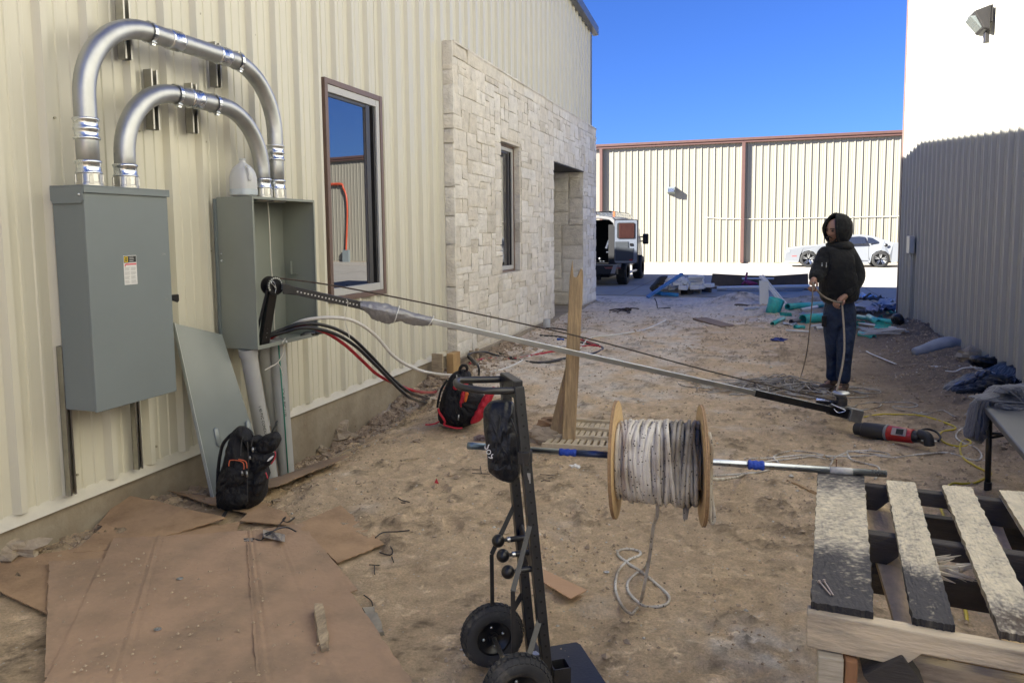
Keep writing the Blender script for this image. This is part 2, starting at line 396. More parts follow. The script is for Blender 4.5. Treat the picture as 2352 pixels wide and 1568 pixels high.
# ---------------------------------------------------------------- left building
WX = -3.4; YE = 15.4; YR = 9.06; ZE = 5.69
def rake(y): return ZE+(YE-y)/12 if y > YR else ZE+(YE-YR)/12-(YR-y)/12
LB = thing('metal_building', 'cream ribbed metal building with a pale stone veneer entrance bay, left of the dirt alley', 'building', (WX, 8, 0))
fnL = lambda y, h, z: Vector((WX+h*1.25, y, z))
s = MB(); SCR = (.30, .75, 1.45, 2.15, 2.95, 3.75, 4.5, 5.3)
corr(s, -6, 5.345, .215, rake, fnL, 4.99, SCR)
corr(s, 5.345, 6.235, .215, 1.045, fnL, 4.99, SCR)
corr(s, 5.345, 6.235, 2.765, rake, fnL, 4.99, SCR)
corr(s, 6.235, 7.76, .215, rake, fnL, 4.99, SCR)
corr(s, 7.76, YE, 3.5, rake, fnL, 4.99, SCR)
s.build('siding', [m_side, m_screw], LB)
t = MB(); t.hexa([(WX-.02, -6, .165), (WX+.04, -6, .165), (WX+.04, 7.74, .165), (WX-.02, 7.74, .165), (WX-.02, -6, .215), (WX+.002, -6, .22), (WX+.002, 7.74, .22), (WX-.02, 7.74, .215)])
t.build('base_trim', M('base_flashing', (.60, .57, .48), rough=.5, var=.1, scale=8), LB)
t = MB(); t.box((WX-.06, -6, -.9), (WX+.012, 7.735, .164)); t.box((-9, 7.72, -.9), (-3.235, 15.335, .115))
t.build('foundation', m_conc, LB, bevel=.008)
t = MB() # far wall, back and roof so that the block casts its real shadow
t.box((-26, YE-.02, .1), (WX-.01, YE, ZE-.05))
t.build('end_wall', m_side, LB)
t = MB(); ov = .10
for ya, yb in ((-6, YR), (YR, YE+.12)):
    za, zb = rake(ya)+.01, rake(yb)+.01
    t.hexa([(-26, ya, za), (WX+ov, ya, za), (WX+ov, yb, zb), (-26, yb, zb), (-26, ya, za+.05), (WX+ov, ya, za+.05), (WX+ov, yb, zb+.05), (-26, yb, zb+.05)])
t.build('roof', m_side, LB)
t = MB()
for ya, yb in ((-6, YR), (YR, YE+.14)):
    za, zb = rake(ya), rake(yb); x0, x1 = WX+ov+.002, WX+ov+.05
    t.hexa([(x0, ya, za-.08), (x1, ya, za-.08), (x1, yb, zb-.08), (x0, yb, zb-.08), (x0, ya, za+.085), (x1, ya, za+.085), (x1, yb, zb+.085), (x0, yb, zb+.085)])
    t.hexa([(WX+.035, ya, za-.085), (x0, ya, za-.085), (x0, yb, zb-.085), (WX+.035, yb, zb-.085), (WX+.035, ya, za-.06), (x0, ya, za-.06), (x0, yb, zb-.06), (WX+.035, yb, zb-.06)])
t.build('rake_trim', M('blue_grey_fascia', (.10, .105, .13), rough=.35), LB)
t = MB(); t.box((WX-.05, YE-.03, 3.6), (WX+.036, YE+.02, ZE-.09)); t.build('corner_trim', M('corner_trim_grey', (.20, .21, .22), rough=.4), LB)

# stone veneer -----------------------------------------------------------------
SX = -3.25; SY0, SY1, SZ0, SZ1 = 7.74, 15.33, .14, 3.67
def stones(mb, O, U, V, N, W, H, holes, cw, ch, seed, gap=.0045, thick=.017, big=1.0):
    r = random.Random(seed); nu, nv = max(1, round(W/cw)), max(1, round(H/ch)); cw, ch = W/nu, H/nv
    occ = [[False]*nv for _ in range(nu)]
    for i in range(nu):
        for j in range(nv):
            a, b = (i+.5)*cw, (j+.5)*ch
            if any(h[0] < a < h[1] and h[2] < b < h[3] for h in holes): occ[i][j] = True
    O, U, V, N = Vector(O), Vector(U), Vector(V), Vector(N)
    for j in range(nv):
        for i in range(nu):
            if occ[i][j]: continue
            h = r.choice((1, 2, 2, 2, 3, 3)) ; wd = r.choice((2, 2, 3, 3, 4, 4, 5, 6)) if h < 3 else r.choice((2, 3, 4, 4, 5))
            ww = 0
            while ww < wd and i+ww < nu and not occ[i+ww][j]: ww += 1
            if i+ww < nu and not occ[i+ww][j] and (i+ww+1 >= nu or occ[i+ww+1][j]): ww += 1
            hh = 1
            while hh < h and j+hh < nv and all(not occ[i+q][j+hh] for q in range(ww)): hh += 1
            for a in range(ww):
                for b in range(hh): occ[i+a][j+b] = True
            u0, u1, v0, v1 = i*cw+gap, (i+ww)*cw-gap, j*ch+gap, (j+hh)*ch-gap
            jj = lambda: r.uniform(-.008, .008)
            sk = [jj() for _ in range(4)]
            base = r.choice([(.76, .715, .63)]*6+[(.79, .755, .68)]*5+[(.73, .68, .585)]*3+[(.64, .595, .51)])
            if r.random() < .005: base = (.60, .46, .27)
            k = r.uniform(.94, 1.04); mb.col = tuple(c*k for c in base)
            n1 = max(3, int((u1-u0)/.035)); n2 = max(3, int((v1-v0)/.035)); th = thick*r.uniform(.7, 1.25); sd = r.uniform(0, 99)
            P = []
            tx, ty = r.uniform(-.01, .01), r.uniform(-.01, .01)
            for a in range(-1, n1+2):
                row = []
                for b in range(-1, n2+2):
                    fa, fb = min(1, max(0, a/n1)), min(1, max(0, b/n2))
                    uu = u0+(u1-u0)*fa; vv = v0+(v1-v0)*fb
                    uu += sk[0]*fb*(1-fa)+sk[1]*fb*fa; vv += sk[2]*fa*(1-fb)+sk[3]*fa*fb
                    rim = a < 0 or b < 0 or a > n1 or b > n2
                    e = min(fa, 1-fa)*(u1-u0); e2 = min(fb, 1-fb)*(v1-v0); ed = min(e, e2)
                    d = 0 if rim else th*(.72+.28*min(1, ed/.03))+.006*fbm(uu*9, vv*9, sd, 3)+tx*(fa-.5)+ty*(fb-.5)
                    if rim: uu += 0; d = -.012
                    else:
                        uu += .004*noise.noise(Vector((uu*30, vv*30, sd))); vv += .004*noise.noise(Vector((vv*30, uu*30, sd)))
                    row.append(O+U*uu+V*vv+N*d)
                P.append(row)
            mb.grid(P)
st = MB(); CH = .078; CW = .080
WZ0, WZ1, WY0, WY1 = 1.0, 2.76, 9.31, 10.19; DY0, DY1, DZ0, DZ1 = 11.95, 14.15, .10, 2.70
topz = SZ1-.17
stones(st, (SX-.02, SY0, SZ0), (0, 1, 0), (0, 0, 1), (1, 0, 0), SY1-SY0, topz-SZ0,
       [(WY0-SY0, WY1-SY0, WZ0-SZ0, WZ1-SZ0), (DY0-SY0, DY1-SY0, -1, DZ1-SZ0), (11.08-SY0, 11.28-SY0, 1.24-SZ0, 1.66-SZ0)], CW, CH, 11)
stones(st, (SX-.02, SY0, topz), (0, 1, 0), (0, 0, 1), (1, 0, 0), SY1-SY0, .17, [], .11, .17, 5)
stones(st, (WX+.005, SY0-.0, SZ0), (1, 0, 0), (0, 0, 1), (0, -1, 0), .15, SZ1-SZ0, [], .15, .16, 23, thick=.03)
stones(st, (-4.95, DY1-.0, DZ0+.02), (1, 0, 0), (0, 0, 1), (0, -1, 0), 1.68, DZ1-DZ0, [], .14, .13, 31, thick=.03)
stones(st, (-3.39, WY1, WZ0), (1, 0, 0), (0, 0, 1), (0, -1, 0), .12, WZ1-WZ0, [], .12, .14, 37, thick=.01)
st.col = (.6, .57, .5)
stones(st, (WX+.01, SY0+.02, SZ1-.01), (0, 1, 0), (1, 0, 0), (0, 0, 1), SY1-SY0-.02, .15, [], .11, .15, 41, thick=.012)
V = LB
b = st.build('stone_veneer', m_stone, LB)
t = MB(); MX = SX-.021
def mbox(y0, y1, z0, z1): t.box((WX+.003, y0, z0), (MX, y1, z1))
mbox(SY0+.012, WY0, SZ0-.1, SZ1-.01); mbox(WY1+.012, DY0, SZ0-.1, SZ1-.01); mbox(DY1+.012, SY1, SZ0-.1, SZ1-.01)
mbox(WY0, WY1+.012, SZ0-.1, WZ0); mbox(WY0, WY1+.012, WZ1, SZ1-.01); mbox(DY0, DY1+.012, DZ1, SZ1-.01)
t.box((-5.2, DY1+.012, DZ0), (WX+.003, SY1-.1, DZ1+.4)); t.box((-5.2, DY0-.3, DZ0), (WX+.003, DY0, DZ1+.4)); t.box((-5.4, DY0-.3, DZ0), (-5.2, SY1-.1, DZ1+.4))
t.build('mortar_backing', m_mort, LB, )
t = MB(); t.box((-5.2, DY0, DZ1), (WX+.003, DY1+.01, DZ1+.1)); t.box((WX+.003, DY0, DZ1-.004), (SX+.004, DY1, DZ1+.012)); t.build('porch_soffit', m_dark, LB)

m_wframe = M('window_vinyl', (.50, .50, .49), rough=.4, var=.04)
def window(name, y0, y1, z0, z1, x, trim, fr, inner, stops=(), label=None, seam=None):
    W = MB(); 
    tw, pr = trim
    for a, b in (((x-.02, y0, z0), (x+pr, y0+tw, z1)), ((x-.02, y1-tw, z0), (x+pr, y1, z1)), ((x-.02, y0+tw, z1-tw), (x+pr-.002, y1-tw, z1)), ((x-.02, y0+tw, z0), (x+pr-.002, y1-tw, z0+tw))): W.box(a, b)
    f = W.build('window', m_brown, LB, bevel=.003)
    W = MB(); a0, a1, c0, c1 = y0+tw+.002, y1-tw-.002, z0+tw+.002, z1-tw-.002; q = fr
    for a, b in (((x-.04, a0, c0), (x-.012, a0+q*.12, c1)), ((x-.04, a1-q, c0), (x+.012, a1, c1)), ((x-.04, a0+q*.12, c1-q), (x+.010, a1-q, c1)), ((x-.04, a0+q*.12, c0), (x+.010, a1-q, c0+q*1.1))): W.box(a, b)
    W.build('frame', m_wframe, f, bevel=.003)
    W = MB(); 
    d0 = a1-q-inner
    W.box((x-.07, d0, c0+q), (x-.006, d0+inner*.42, c1-q)); W.box((x-.07, d0+inner*.8, c0+q), (x-.004, a1-q, c1-q))
    W.box((x-.07, a0+q*.12, c1-q-.03), (x-.010, d0, c1-q)); W.box((x-.06, d0+inner*.42, c0+q), (x-.05, d0+inner*.8, c1-q))
    W.build('sash', M('dark_sash', (.03, .03, .032), rough=.35), f)
    W = MB(); n = 14; P = []
    for i in range(n+1):
        yy = a0+q*.12+(d0-a0-q*.4)*i/n
        P.append([Vector((x-.022+.0012*math.sin(math.pi*i/n), yy, c0+q+(c1-c0-2*q)*k/10)) for k in range(11)])
    W.s = True; W.grid(P); W.build('pane', m_pane, f)
window('w', 5.31, 6.27, .985, 2.815, -3.37, (.045, .02), .06, .16)
window('w2', WY0+.01, WY1-.01, WZ0, WZ1, -3.375, (.03, .02), .05, .12)

m_lap = M('lap_shadow_line', (.07, .065, .055), rough=.8)
# ---------------------------------------------------------------- right building
RX = 2.2; RY = 13.6
RBm = thing('metal_building', 'tall pale cream ribbed metal building on the right, its upper wall in full sun', 'building', (RX, 6, 0))
fnR = lambda y, h, z: Vector((RX-h*1.1, y, z))
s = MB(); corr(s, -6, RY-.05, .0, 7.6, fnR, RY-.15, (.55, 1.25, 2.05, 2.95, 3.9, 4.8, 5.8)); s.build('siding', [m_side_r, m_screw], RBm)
for k in range(1, 24):   # lapped panel joints with their shadow line painted as a dark strip, and a fastener row beside each
    y_ = RY-.15-.27*3*k+.045
    if y_ > -5: t = MB(); t.box((RX-.0065, y_-.004, .02), (RX-.0005, y_+.004, 7.58)); t.build('lap_joint', m_lap, RBm)
t = MB(); t.box((RX-.035, RY-.06, .12), (RX+.03, RY+.02, 7.7)); t.build('corner_trim', m_brown, RBm, bevel=.004)
t = MB(); t.box((RX+.03, RY-.02, .1), (24, RY, 7.6)); t.build('end_wall', m_side_r, RBm)
t = MB(); t.hexa([(RX-.06, -6, 7.6), (24, -6, 8.6), (24, RY+.1, 8.6), (RX-.06, RY+.1, 7.6), (RX-.06, -6, 7.68), (24, -6, 8.68), (24, RY+.1, 8.68), (RX-.06, RY+.1, 7.68)]); t.build('roof', m_side_r, RBm)
t = MB(); t.box((RX+.012, -6, -.6), (RX+.2, RY-.03, .10)); t.build('foundation', m_conc, RBm)
m_lampg = M('lamp_grey', (.028, .026, .025), rough=.4)
# wall pack light on it
lx = onx(2253, 55, RX-.1)
L = thing('wall_light', 'dark bronze wall pack light high on the sunlit right wall', 'light', (RX, lx.y, lx.z))
t = MB(); t.box((RX-.05, lx.y-.14, lx.z-.02), (RX-.03, lx.y+.14, lx.z+.15)); t.box((RX-.07, lx.y-.06, lx.z-.20), (RX-.03, lx.y+.02, lx.z-.02)); t.build('back_plate', m_lampg, L, bevel=.004)
t = MB(); q = MB()
P0 = [(-.05, .15), (-.16, .12), (-.20, .07), (-.20, .045), (-.05, -.10)]
t.hexa([(RX-.05, lx.y-.15, lx.z-.10), (RX-.11, lx.y-.15, lx.z-.08), (RX-.11, lx.y+.15, lx.z-.08), (RX-.05, lx.y+.15, lx.z-.10), (RX-.05, lx.y-.15, lx.z+.15), (RX-.20, lx.y-.15, lx.z+.10), (RX-.20, lx.y+.15, lx.z+.10), (RX-.05, lx.y+.15, lx.z+.15)])
t.build('housing', m_lampg, L, bevel=.012)
q.hexa([(RX-.10, lx.y-.12, lx.z-.075), (RX-.125, lx.y-.12, lx.z-.065), (RX-.125, lx.y+.12, lx.z-.065), (RX-.10, lx.y+.12, lx.z-.075), (RX-.17, lx.y-.12, lx.z+.06), (RX-.225, lx.y-.12, lx.z+.06), (RX-.225, lx.y+.12, lx.z+.06), (RX-.17, lx.y+.12, lx.z+.06)])
q.build('lens', M('prismatic_lens', (.16, .18, .175), rough=.15, var=.1, scale=60, bump=.4, bscale=180), L, bevel=.01)
# little meter box with a conduit
bx = onx(2094, 562, RX-.06)
L = thing('utility_box', 'small grey utility box with a thin conduit to the ground on the shaded right wall', 'electrical box', (RX, bx.y, .1))
t = MB(); t.box((RX-.11, bx.y-.10, bx.z-.13), (RX-.034, bx.y+.10, bx.z+.13)); t.build('enclosure', m_galv, L, bevel=.008)
t = MB(); t.tube([(RX-.07, bx.y, bx.z-.13), (RX-.055, bx.y, bx.z-.25), (RX-.055, bx.y, .05)], .014, 8); t.build('conduit', m_pvc, L)

# ---------------------------------------------------------------- building across the lot
BY = 34.5
BB = thing('metal_building', 'long cream metal building with red-brown gutter and downspouts across the concrete lot', 'building', (0, BY, .09))
fnB = lambda y, h, z: Vector((y, BY-h, z))
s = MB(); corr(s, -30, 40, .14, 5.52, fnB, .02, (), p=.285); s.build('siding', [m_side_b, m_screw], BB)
t = MB(); t.box((-30, BY-.05, .085), (40, BY+.3, .14)); t.build('base_trim', m_conc, BB)
t = MB(); t.box((-30, BY-.16, 5.36), (40, BY+.02, 5.46)); t.box((-30, BY-.20, 5.46), (40, BY-.02, 5.58)); t.build('gutter', m_brown2, BB, bevel=.02)
t = MB(); t.hexa([(-30, BY-.01, 5.5), (40, BY-.01, 5.5), (40, BY+14, 6.4), (-30, BY+14, 6.4), (-30, BY-.01, 5.56), (40, BY-.01, 5.56), (40, BY+14, 6.5), (-30, BY+14, 6.5)]); t.build('roof', m_side, BB)
for px in (1707, 1382):
    X = ony(px, 450, BY).x; t = MB(); t.box((X-.07, BY-.17, .2), (X+.07, BY-.035, 5.37)); t.box((X-.07, BY-.26, .12), (X+.07, BY-.035, .2)); t.build('downspout', m_brown2, BB, bevel=.01)
X, Z = ony(1543, 438, BY).x, ony(1543, 438, BY).z
L = thing('wall_light', 'small grey wall pack light on the wall of the far building', 'light', (X, BY, Z))
t = MB(); t.hexa([(X-.17, BY-.30, Z-.08), (X+.17, BY-.30, Z-.08), (X+.17, BY-.03, Z-.16), (X-.17, BY-.03, Z-.16), (X-.17, BY-.33, Z+.14), (X+.17, BY-.33, Z+.14), (X+.17, BY-.03, Z+.17), (X-.17, BY-.03, Z+.17)]); t.build('housing', m_box, L, bevel=.01)
t = MB(); t.box((X-.13, BY-.325, Z-.07), (X+.13, BY-.31, Z+.08)); t.build('lens', m_zinc, L)
# thin conduit line sagging along the far wall
P = [ony(px, py, BY-.05) for px, py in ((1620, 499), (1660, 502), (1760, 503), (1850, 501), (1960, 499), (2100, 496))]
t = MB(); t.tube(smooth_path(P, 4), .014, 6); tag(t.build('rope', M('pale_rope', (.66, .62, .5)), None), 'thin pale line strung along the far building wall behind the car', 'rope')
# red flexible conduit riser, seen mirrored in the near window
def mirr(px, py):  # point of the far wall that the window shows at this pixel
    v = ray(px, py); t0 = (-3.39-CAM.x)/v.x; h = CAM+v*t0; r_ = Vector((-v.x, v.y, v.z)); k = (BY-.12-h.y)/r_.y; return h+r_*k
P = [mirr(a/2.178/1.0204+700/1.0204, b/2.178/1.0204) for a, b in ((150, 945), (185, 940), (215, 962), (238, 1000), (246, 1070), (242, 1150), (236, 1230), (232, 1285))]
P[0].x += 2
L = thing('conduit_riser', 'red conduit riser arching down to a grey box, mirrored in the near window', 'conduit', (P[-1].x, BY, .1))
t = MB(); t.tube(smooth_path(P, 5), .075, 8); t.build('conduit', M('red_conduit', (.45, .06, .02), rough=.4), L)
bq = mirr(700/1.0204+236/2.178/1.0204, 1305/2.178/1.0204); t = MB(); t.box((bq.x-.3, BY-.3, bq.z-.35), (bq.x+.3, BY-.05, bq.z+.3)); t.build('enclosure', m_box, L)

# ---------------------------------------------------------------- conduits and boxes on the left wall
def text(body, size, mat, parent, loc, ex, ey, name='lettering', align='CENTER', extr=.0004):
    """lettering: ex = reading direction, ey = up direction of the letters"""
    cu = bpy.data.curves.new(name, 'FONT'); cu.body = body; cu.size = size; cu.align_x = align; cu.align_y = 'CENTER'; cu.extrude = extr
    o = bpy.data.objects.new(name, cu); sc.collection.objects.link(o); cu.materials.append(mat)
    ex, ey = Vector(ex).normalized(), Vector(ey).normalized(); n = ex.cross(ey)
    mt = Matrix((ex, n.cross(ex), n)).transposed().to_4x4(); mt.translation = Vector(loc)-(wloc(parent) if parent else Vector())
    o.matrix_local = mt
    bpy.context.view_layer.update(); dg = bpy.context.evaluated_depsgraph_get()
    me = bpy.data.meshes.new_from_object(o.evaluated_get(dg)); bpy.data.objects.remove(o)
    o = bpy.data.objects.new(name, me); sc.collection.objects.link(o); 
    if not me.materials: me.materials.append(mat)
    if parent: o.parent = parent
    o.matrix_local = mt
    return o
m_ink = M('black_ink', (.015, .015, .015), var=0, bump=0)
m_whiteink = M('white_ink', (.75, .75, .75), var=0, bump=0)
def boxshell(mb, x0, x1, y0, y1, z0, z1, t=.004, lip=.0):  # open towards +x
    mb.box((x0, y0, z0), (x0+t, y1, z1)); mb.box((x0+t, y0, z0), (x1, y0+t, z1)); mb.box((x0+t, y1-t, z0), (x1, y1, z1))
    mb.box((x0+t, y0+t, z1-t), (x1, y1-t, z1)); mb.box((x0+t, y0+t, z0), (x1, y1-t, z0+t))
    if lip:
        mb.box((x1, y0-.001, z0-.001), (x1+.003, y0+lip, z1+.001)); mb.box((x1, y1-lip, z0-.001), (x1+.003, y1+.001, z1+.001))
        mb.box((x1, y0+lip, z1-lip), (x1+.003, y1-lip, z1+.001)); mb.box((x1, y0+lip, z0-.001), (x1+.003, y1-lip, z0+lip*1.6))
B1 = dict(x0=-3.335, x1=-3.125, y0=2.787, y1=3.325, z0=.672, z1=1.80)
D1 = thing('disconnect_switch', 'closed grey electrical disconnect cabinet with warning label and black side handle', 'electrical box', (-3.335, 3.05, B1['z0']))
t = MB(); t.box((B1['x0'], B1['y0']+.004, B1['z0']+.004), (B1['x1']-.016, B1['y1']-.004, B1['z1']-.006)); t.build('enclosure', m_box, D1, bevel=.004)
t = MB(); t.box((B1['x1']-.015, B1['y0'], B1['z0']), (B1['x1'], B1['y1'], B1['z1']-.022)); t.build('door', m_box, D1, bevel=.005, seg=3)
t = MB(); t.box((B1['x0'], B1['y0']-.008, B1['z1']-.005), (B1['x1']+.012, B1['y1']+.006, B1['z1']+.002)) # rain hood
t.box((B1['x1']+.004, B1['y0']-.008, B1['z1']-.036), (B1['x1']+.012, B1['y1']+.006, B1['z1']-.005))
t.prism([(B1['x0'], B1['z1']-.005), (B1['x0'], B1['z1']-.07), (B1['x0']+.015, B1['z1']-.088), (B1['x1']-.012, B1['z1']-.088), (B1['x1']+.003, B1['z1']-.07), (B1['x1']+.003, B1['z1']-.005)], .005, rot=Matrix(((1, 0, 0), (0, 0, -1), (0, 1, 0))), o=(0, B1['y0']-.003, 0))
t.build('rain_hood', m_box, D1, bevel=.002)
t = MB()
for yy, zz in ((B1['y0']-.009, B1['z1']-.045),): t.ball((B1['x1']-.02, yy, zz), .007, 8, 6)
t.build('bolt', m_zinc, D1)
lab = onx(299.5, 620, B1['x1']); ly, lz = lab.y, lab.z; X = B1['x1']+.0008
t = MB(); t.box((B1['x1']+.0002, ly-.042, lz-.076), (X, ly+.042, lz+.076)); lb = t.build('warning_label', M('label_white', (.72, .72, .70), var=.03, rough=.4), D1)
t = MB(); t.box((X, ly-.010, lz+.040), (X+.0003, ly+.040, lz+.073)); t.build('black_panel', m_ink, lb)
t = MB(); t.box((X, ly-.040, lz+.038), (X+.0003, ly-.0105, lz+.073)); t.box((X, ly-.0405, lz+.072), (X+.0004, ly-.0102, lz+.0735)); t.build('emblem_ground', m_ink, lb)
t = MB(); t.box((X+.0003, ly-.037, lz+.042), (X+.0008, ly-.0145, lz+.070)); t.build('yellow_emblem', M('emblem_yellow', (.75, .55, .03), var=0, bump=0), lb, bevel=.0002)
t = MB(); t.box((X+.0008, ly-.0325, lz+.047), (X+.0011, ly-.0185, lz+.0655)); t.build('emblem_square', m_ink, lb)
text('D', .013, M('emblem_yellow_letter', (.75, .55, .03), var=0, bump=0), lb, (X+.0013, ly-.0255, lz+.0562), (0, 1, 0), (0, 0, 1))
t = MB(); t.box((X, ly-.030, lz+.026), (X+.0003, ly+.040, lz+.035)); t.box((X, ly-.036, lz+.018), (X+.0003, ly-.030, lz+.032)); t.build('red_band', M('label_red', (.60, .12, .14), var=.1, bump=0), lb)
t = MB()
for r in range(3): t.box((X+.0003, ly-.004, lz+.064-r*.009), (X+.0005, ly+rnd.uniform(.02, .034), lz+.066-r*.009))
t.build('white_lines', m_whiteink, lb)
t = MB()
for c0 in (-.038, .002):
    for r in range(19):
        if r % 5 == 4: continue
        zz = lz+.012-r*.0045; t.box((X, ly+c0, zz), (X+.0003, ly+c0+rnd.uniform(.025, .036), zz+.0016))
t.build('text_lines', M('label_grey', (.32, .32, .33), var=0, bump=0), lb)
text('ON', .016, M('stamped_grey', (.33, .35, .34), var=0), D1, (X, 3.278, 1.45), (0, 1, 0), (0, 0, 1))
text('OFF', .014, M('stamped_grey2', (.33, .35, .34), var=0), D1, (X, 3.280, 1.20), (0, 1, 0), (0, 0, 1))
hp = onx(393, 686, -3.17)
t = MB(); t.bar((-3.17, B1['y1'], hp.z+.02), (-3.165, B1['y1']+.02, hp.z+.012), .012, .04); h = t.build('handle', m_black, D1, bevel=.003)
t = MB(); t.prism([(0, -.018), (.02, -.014), (.062, -.030), (.074, -.022), (.074, .014), (.066, .018), (.02, .018), (0, .018)], .012, rot=Matrix(((0, 0, 1), (1, 0, 0), (0, 1, 0))), o=(-3.175, B1['y1']+.02, hp.z+.005)); t.build('grip', m_black, h, bevel=.003)
# mounting struts showing under the cabinet
t = MB()
def strut(mb, y, z0, z1, x0=-3.368, w=.036, d=.036):
    mb.box((x0, y-w/2, z0), (x0+.003, y+w/2, z1)); mb.box((x0, y-w/2, z0), (x0+d, y-w/2+.003, z1)); mb.box((x0, y+w/2-.003, z0), (x0+d, y+w/2, z1))
    mb.box((x0+d-.003, y-w/2+.003, z0), (x0+d, y-w/2+.011, z1)); mb.box((x0+d-.003, y+w/2-.011, z0), (x0+d, y+w/2-.003, z1))
for yy in (onx(158, 1040, -3.34).y+.008, onx(317, 1000, -3.34).y): 
    t = MB(); strut(t, yy, .225, 1.0); t.build('mounting_strut', m_strut, D1)

B2 = dict(x0=-3.335, x1=-3.062, y0=3.967, y1=4.662, z0=.812, z1=1.795)
D2 = thing('pull_box', 'open grey electrical pull box with no cover, cables rising through its floor', 'electrical box', (-3.335, 4.3, B2['z0']))
t = MB(); boxshell(t, B2['x0'], B2['x1'], B2['y0'], B2['y1'], B2['z0'], B2['z1'], .004, .016); t.build('enclosure', m_boxi, D2, bevel=.0015)
t = MB(); t.box((B2['x0']-.018, B2['y0']-.012, B2['z0']+.02), (B2['x0']-.001, B2['y1']+.01, B2['z1']-.01)); t.build('back_flange', m_box, D2)
t = MB(); t.box((B2['x0']+.004, 4.305, B2['z0']+.004), (B2['x0']+.008, 4.312, B2['z1']-.004)); t.build('seam', m_boxi, D2)
t = MB(); br = onx(655*1.0, 616, -3.2); t.box((-3.25, B2['y1']-.05, br.z-.05), (-3.245, B2['y1']-.028, br.z+.045)); t.box((-3.25, B2['y1']-.03, br.z-.05), (-3.21, B2['y1']-.004, br.z-.045)); t.build('bracket', m_boxi, D2)
for yy in (4.225, 4.41): t = MB(); t.lathe([(.03, -.0), (.062, -.0), (.064, -.012), (.058, -.02), (.03, -.02)], (-3.2, yy, B2['z1']-.004), n=18); t.build('locknut', m_strut, D2)
t = MB()
for q in ((-3.31, B2['y0']-.004, 1.43), (-3.31, B2['y0']-.004, 1.385), (B2['x1']+.004, B2['y0']+.3, .822)):
    t = MB(); t.ball(q, .008, 8, 6); t.build('bolt', m_zinc, D2)
m_cordw = M('pale_pull_string', (.62, .60, .54), var=.1)
t = MB(); t.tube(smooth_path([(-3.2, 4.315, B2['z1']-.02), (-3.19, 4.31, 1.6), (-3.2, 4.325, 1.35), (-3.19, 4.33, 1.1), (-3.2, 4.335, .95), (-3.2, 4.34, .86)], 5), .004, 6, flat=1)
tag(t.build('pull_string', m_cordw), 'pale flat pull string hanging down inside the open pull box', 'string')
t = MB(); t.ball((-3.15, 4.27, B2['z0']+.0145), .06, 14, 8, (1.1, 1.9, .18), jit=.6, seed=3)
tag(t.build('plastic_scrap', M('clear_plastic', (.55, .56, .55), rough=.2, trans=.4)), 'crumpled clear plastic lying on the floor of the open pull box', 'plastic scrap')
t = MB(); a, b = onx(690*.9+.1*640, 765, -3.07), onx(733, 767, -3.0)
a = Vector((-3.10, 4.50, B2['z0']+.024)); b = Vector((-3.03, 4.70, B2['z0']+.02))
t.tube([a, a+(b-a)*.15, a+(b-a)*.5, a+(b-a)*.55], [.008, .018, .017, .012], 10); t.tube([a+(b-a)*.5, b], .011, 10)
tag(t.build('black_tool', m_black), 'slim black hand tool lying at the right end of the open pull box', 'tool')

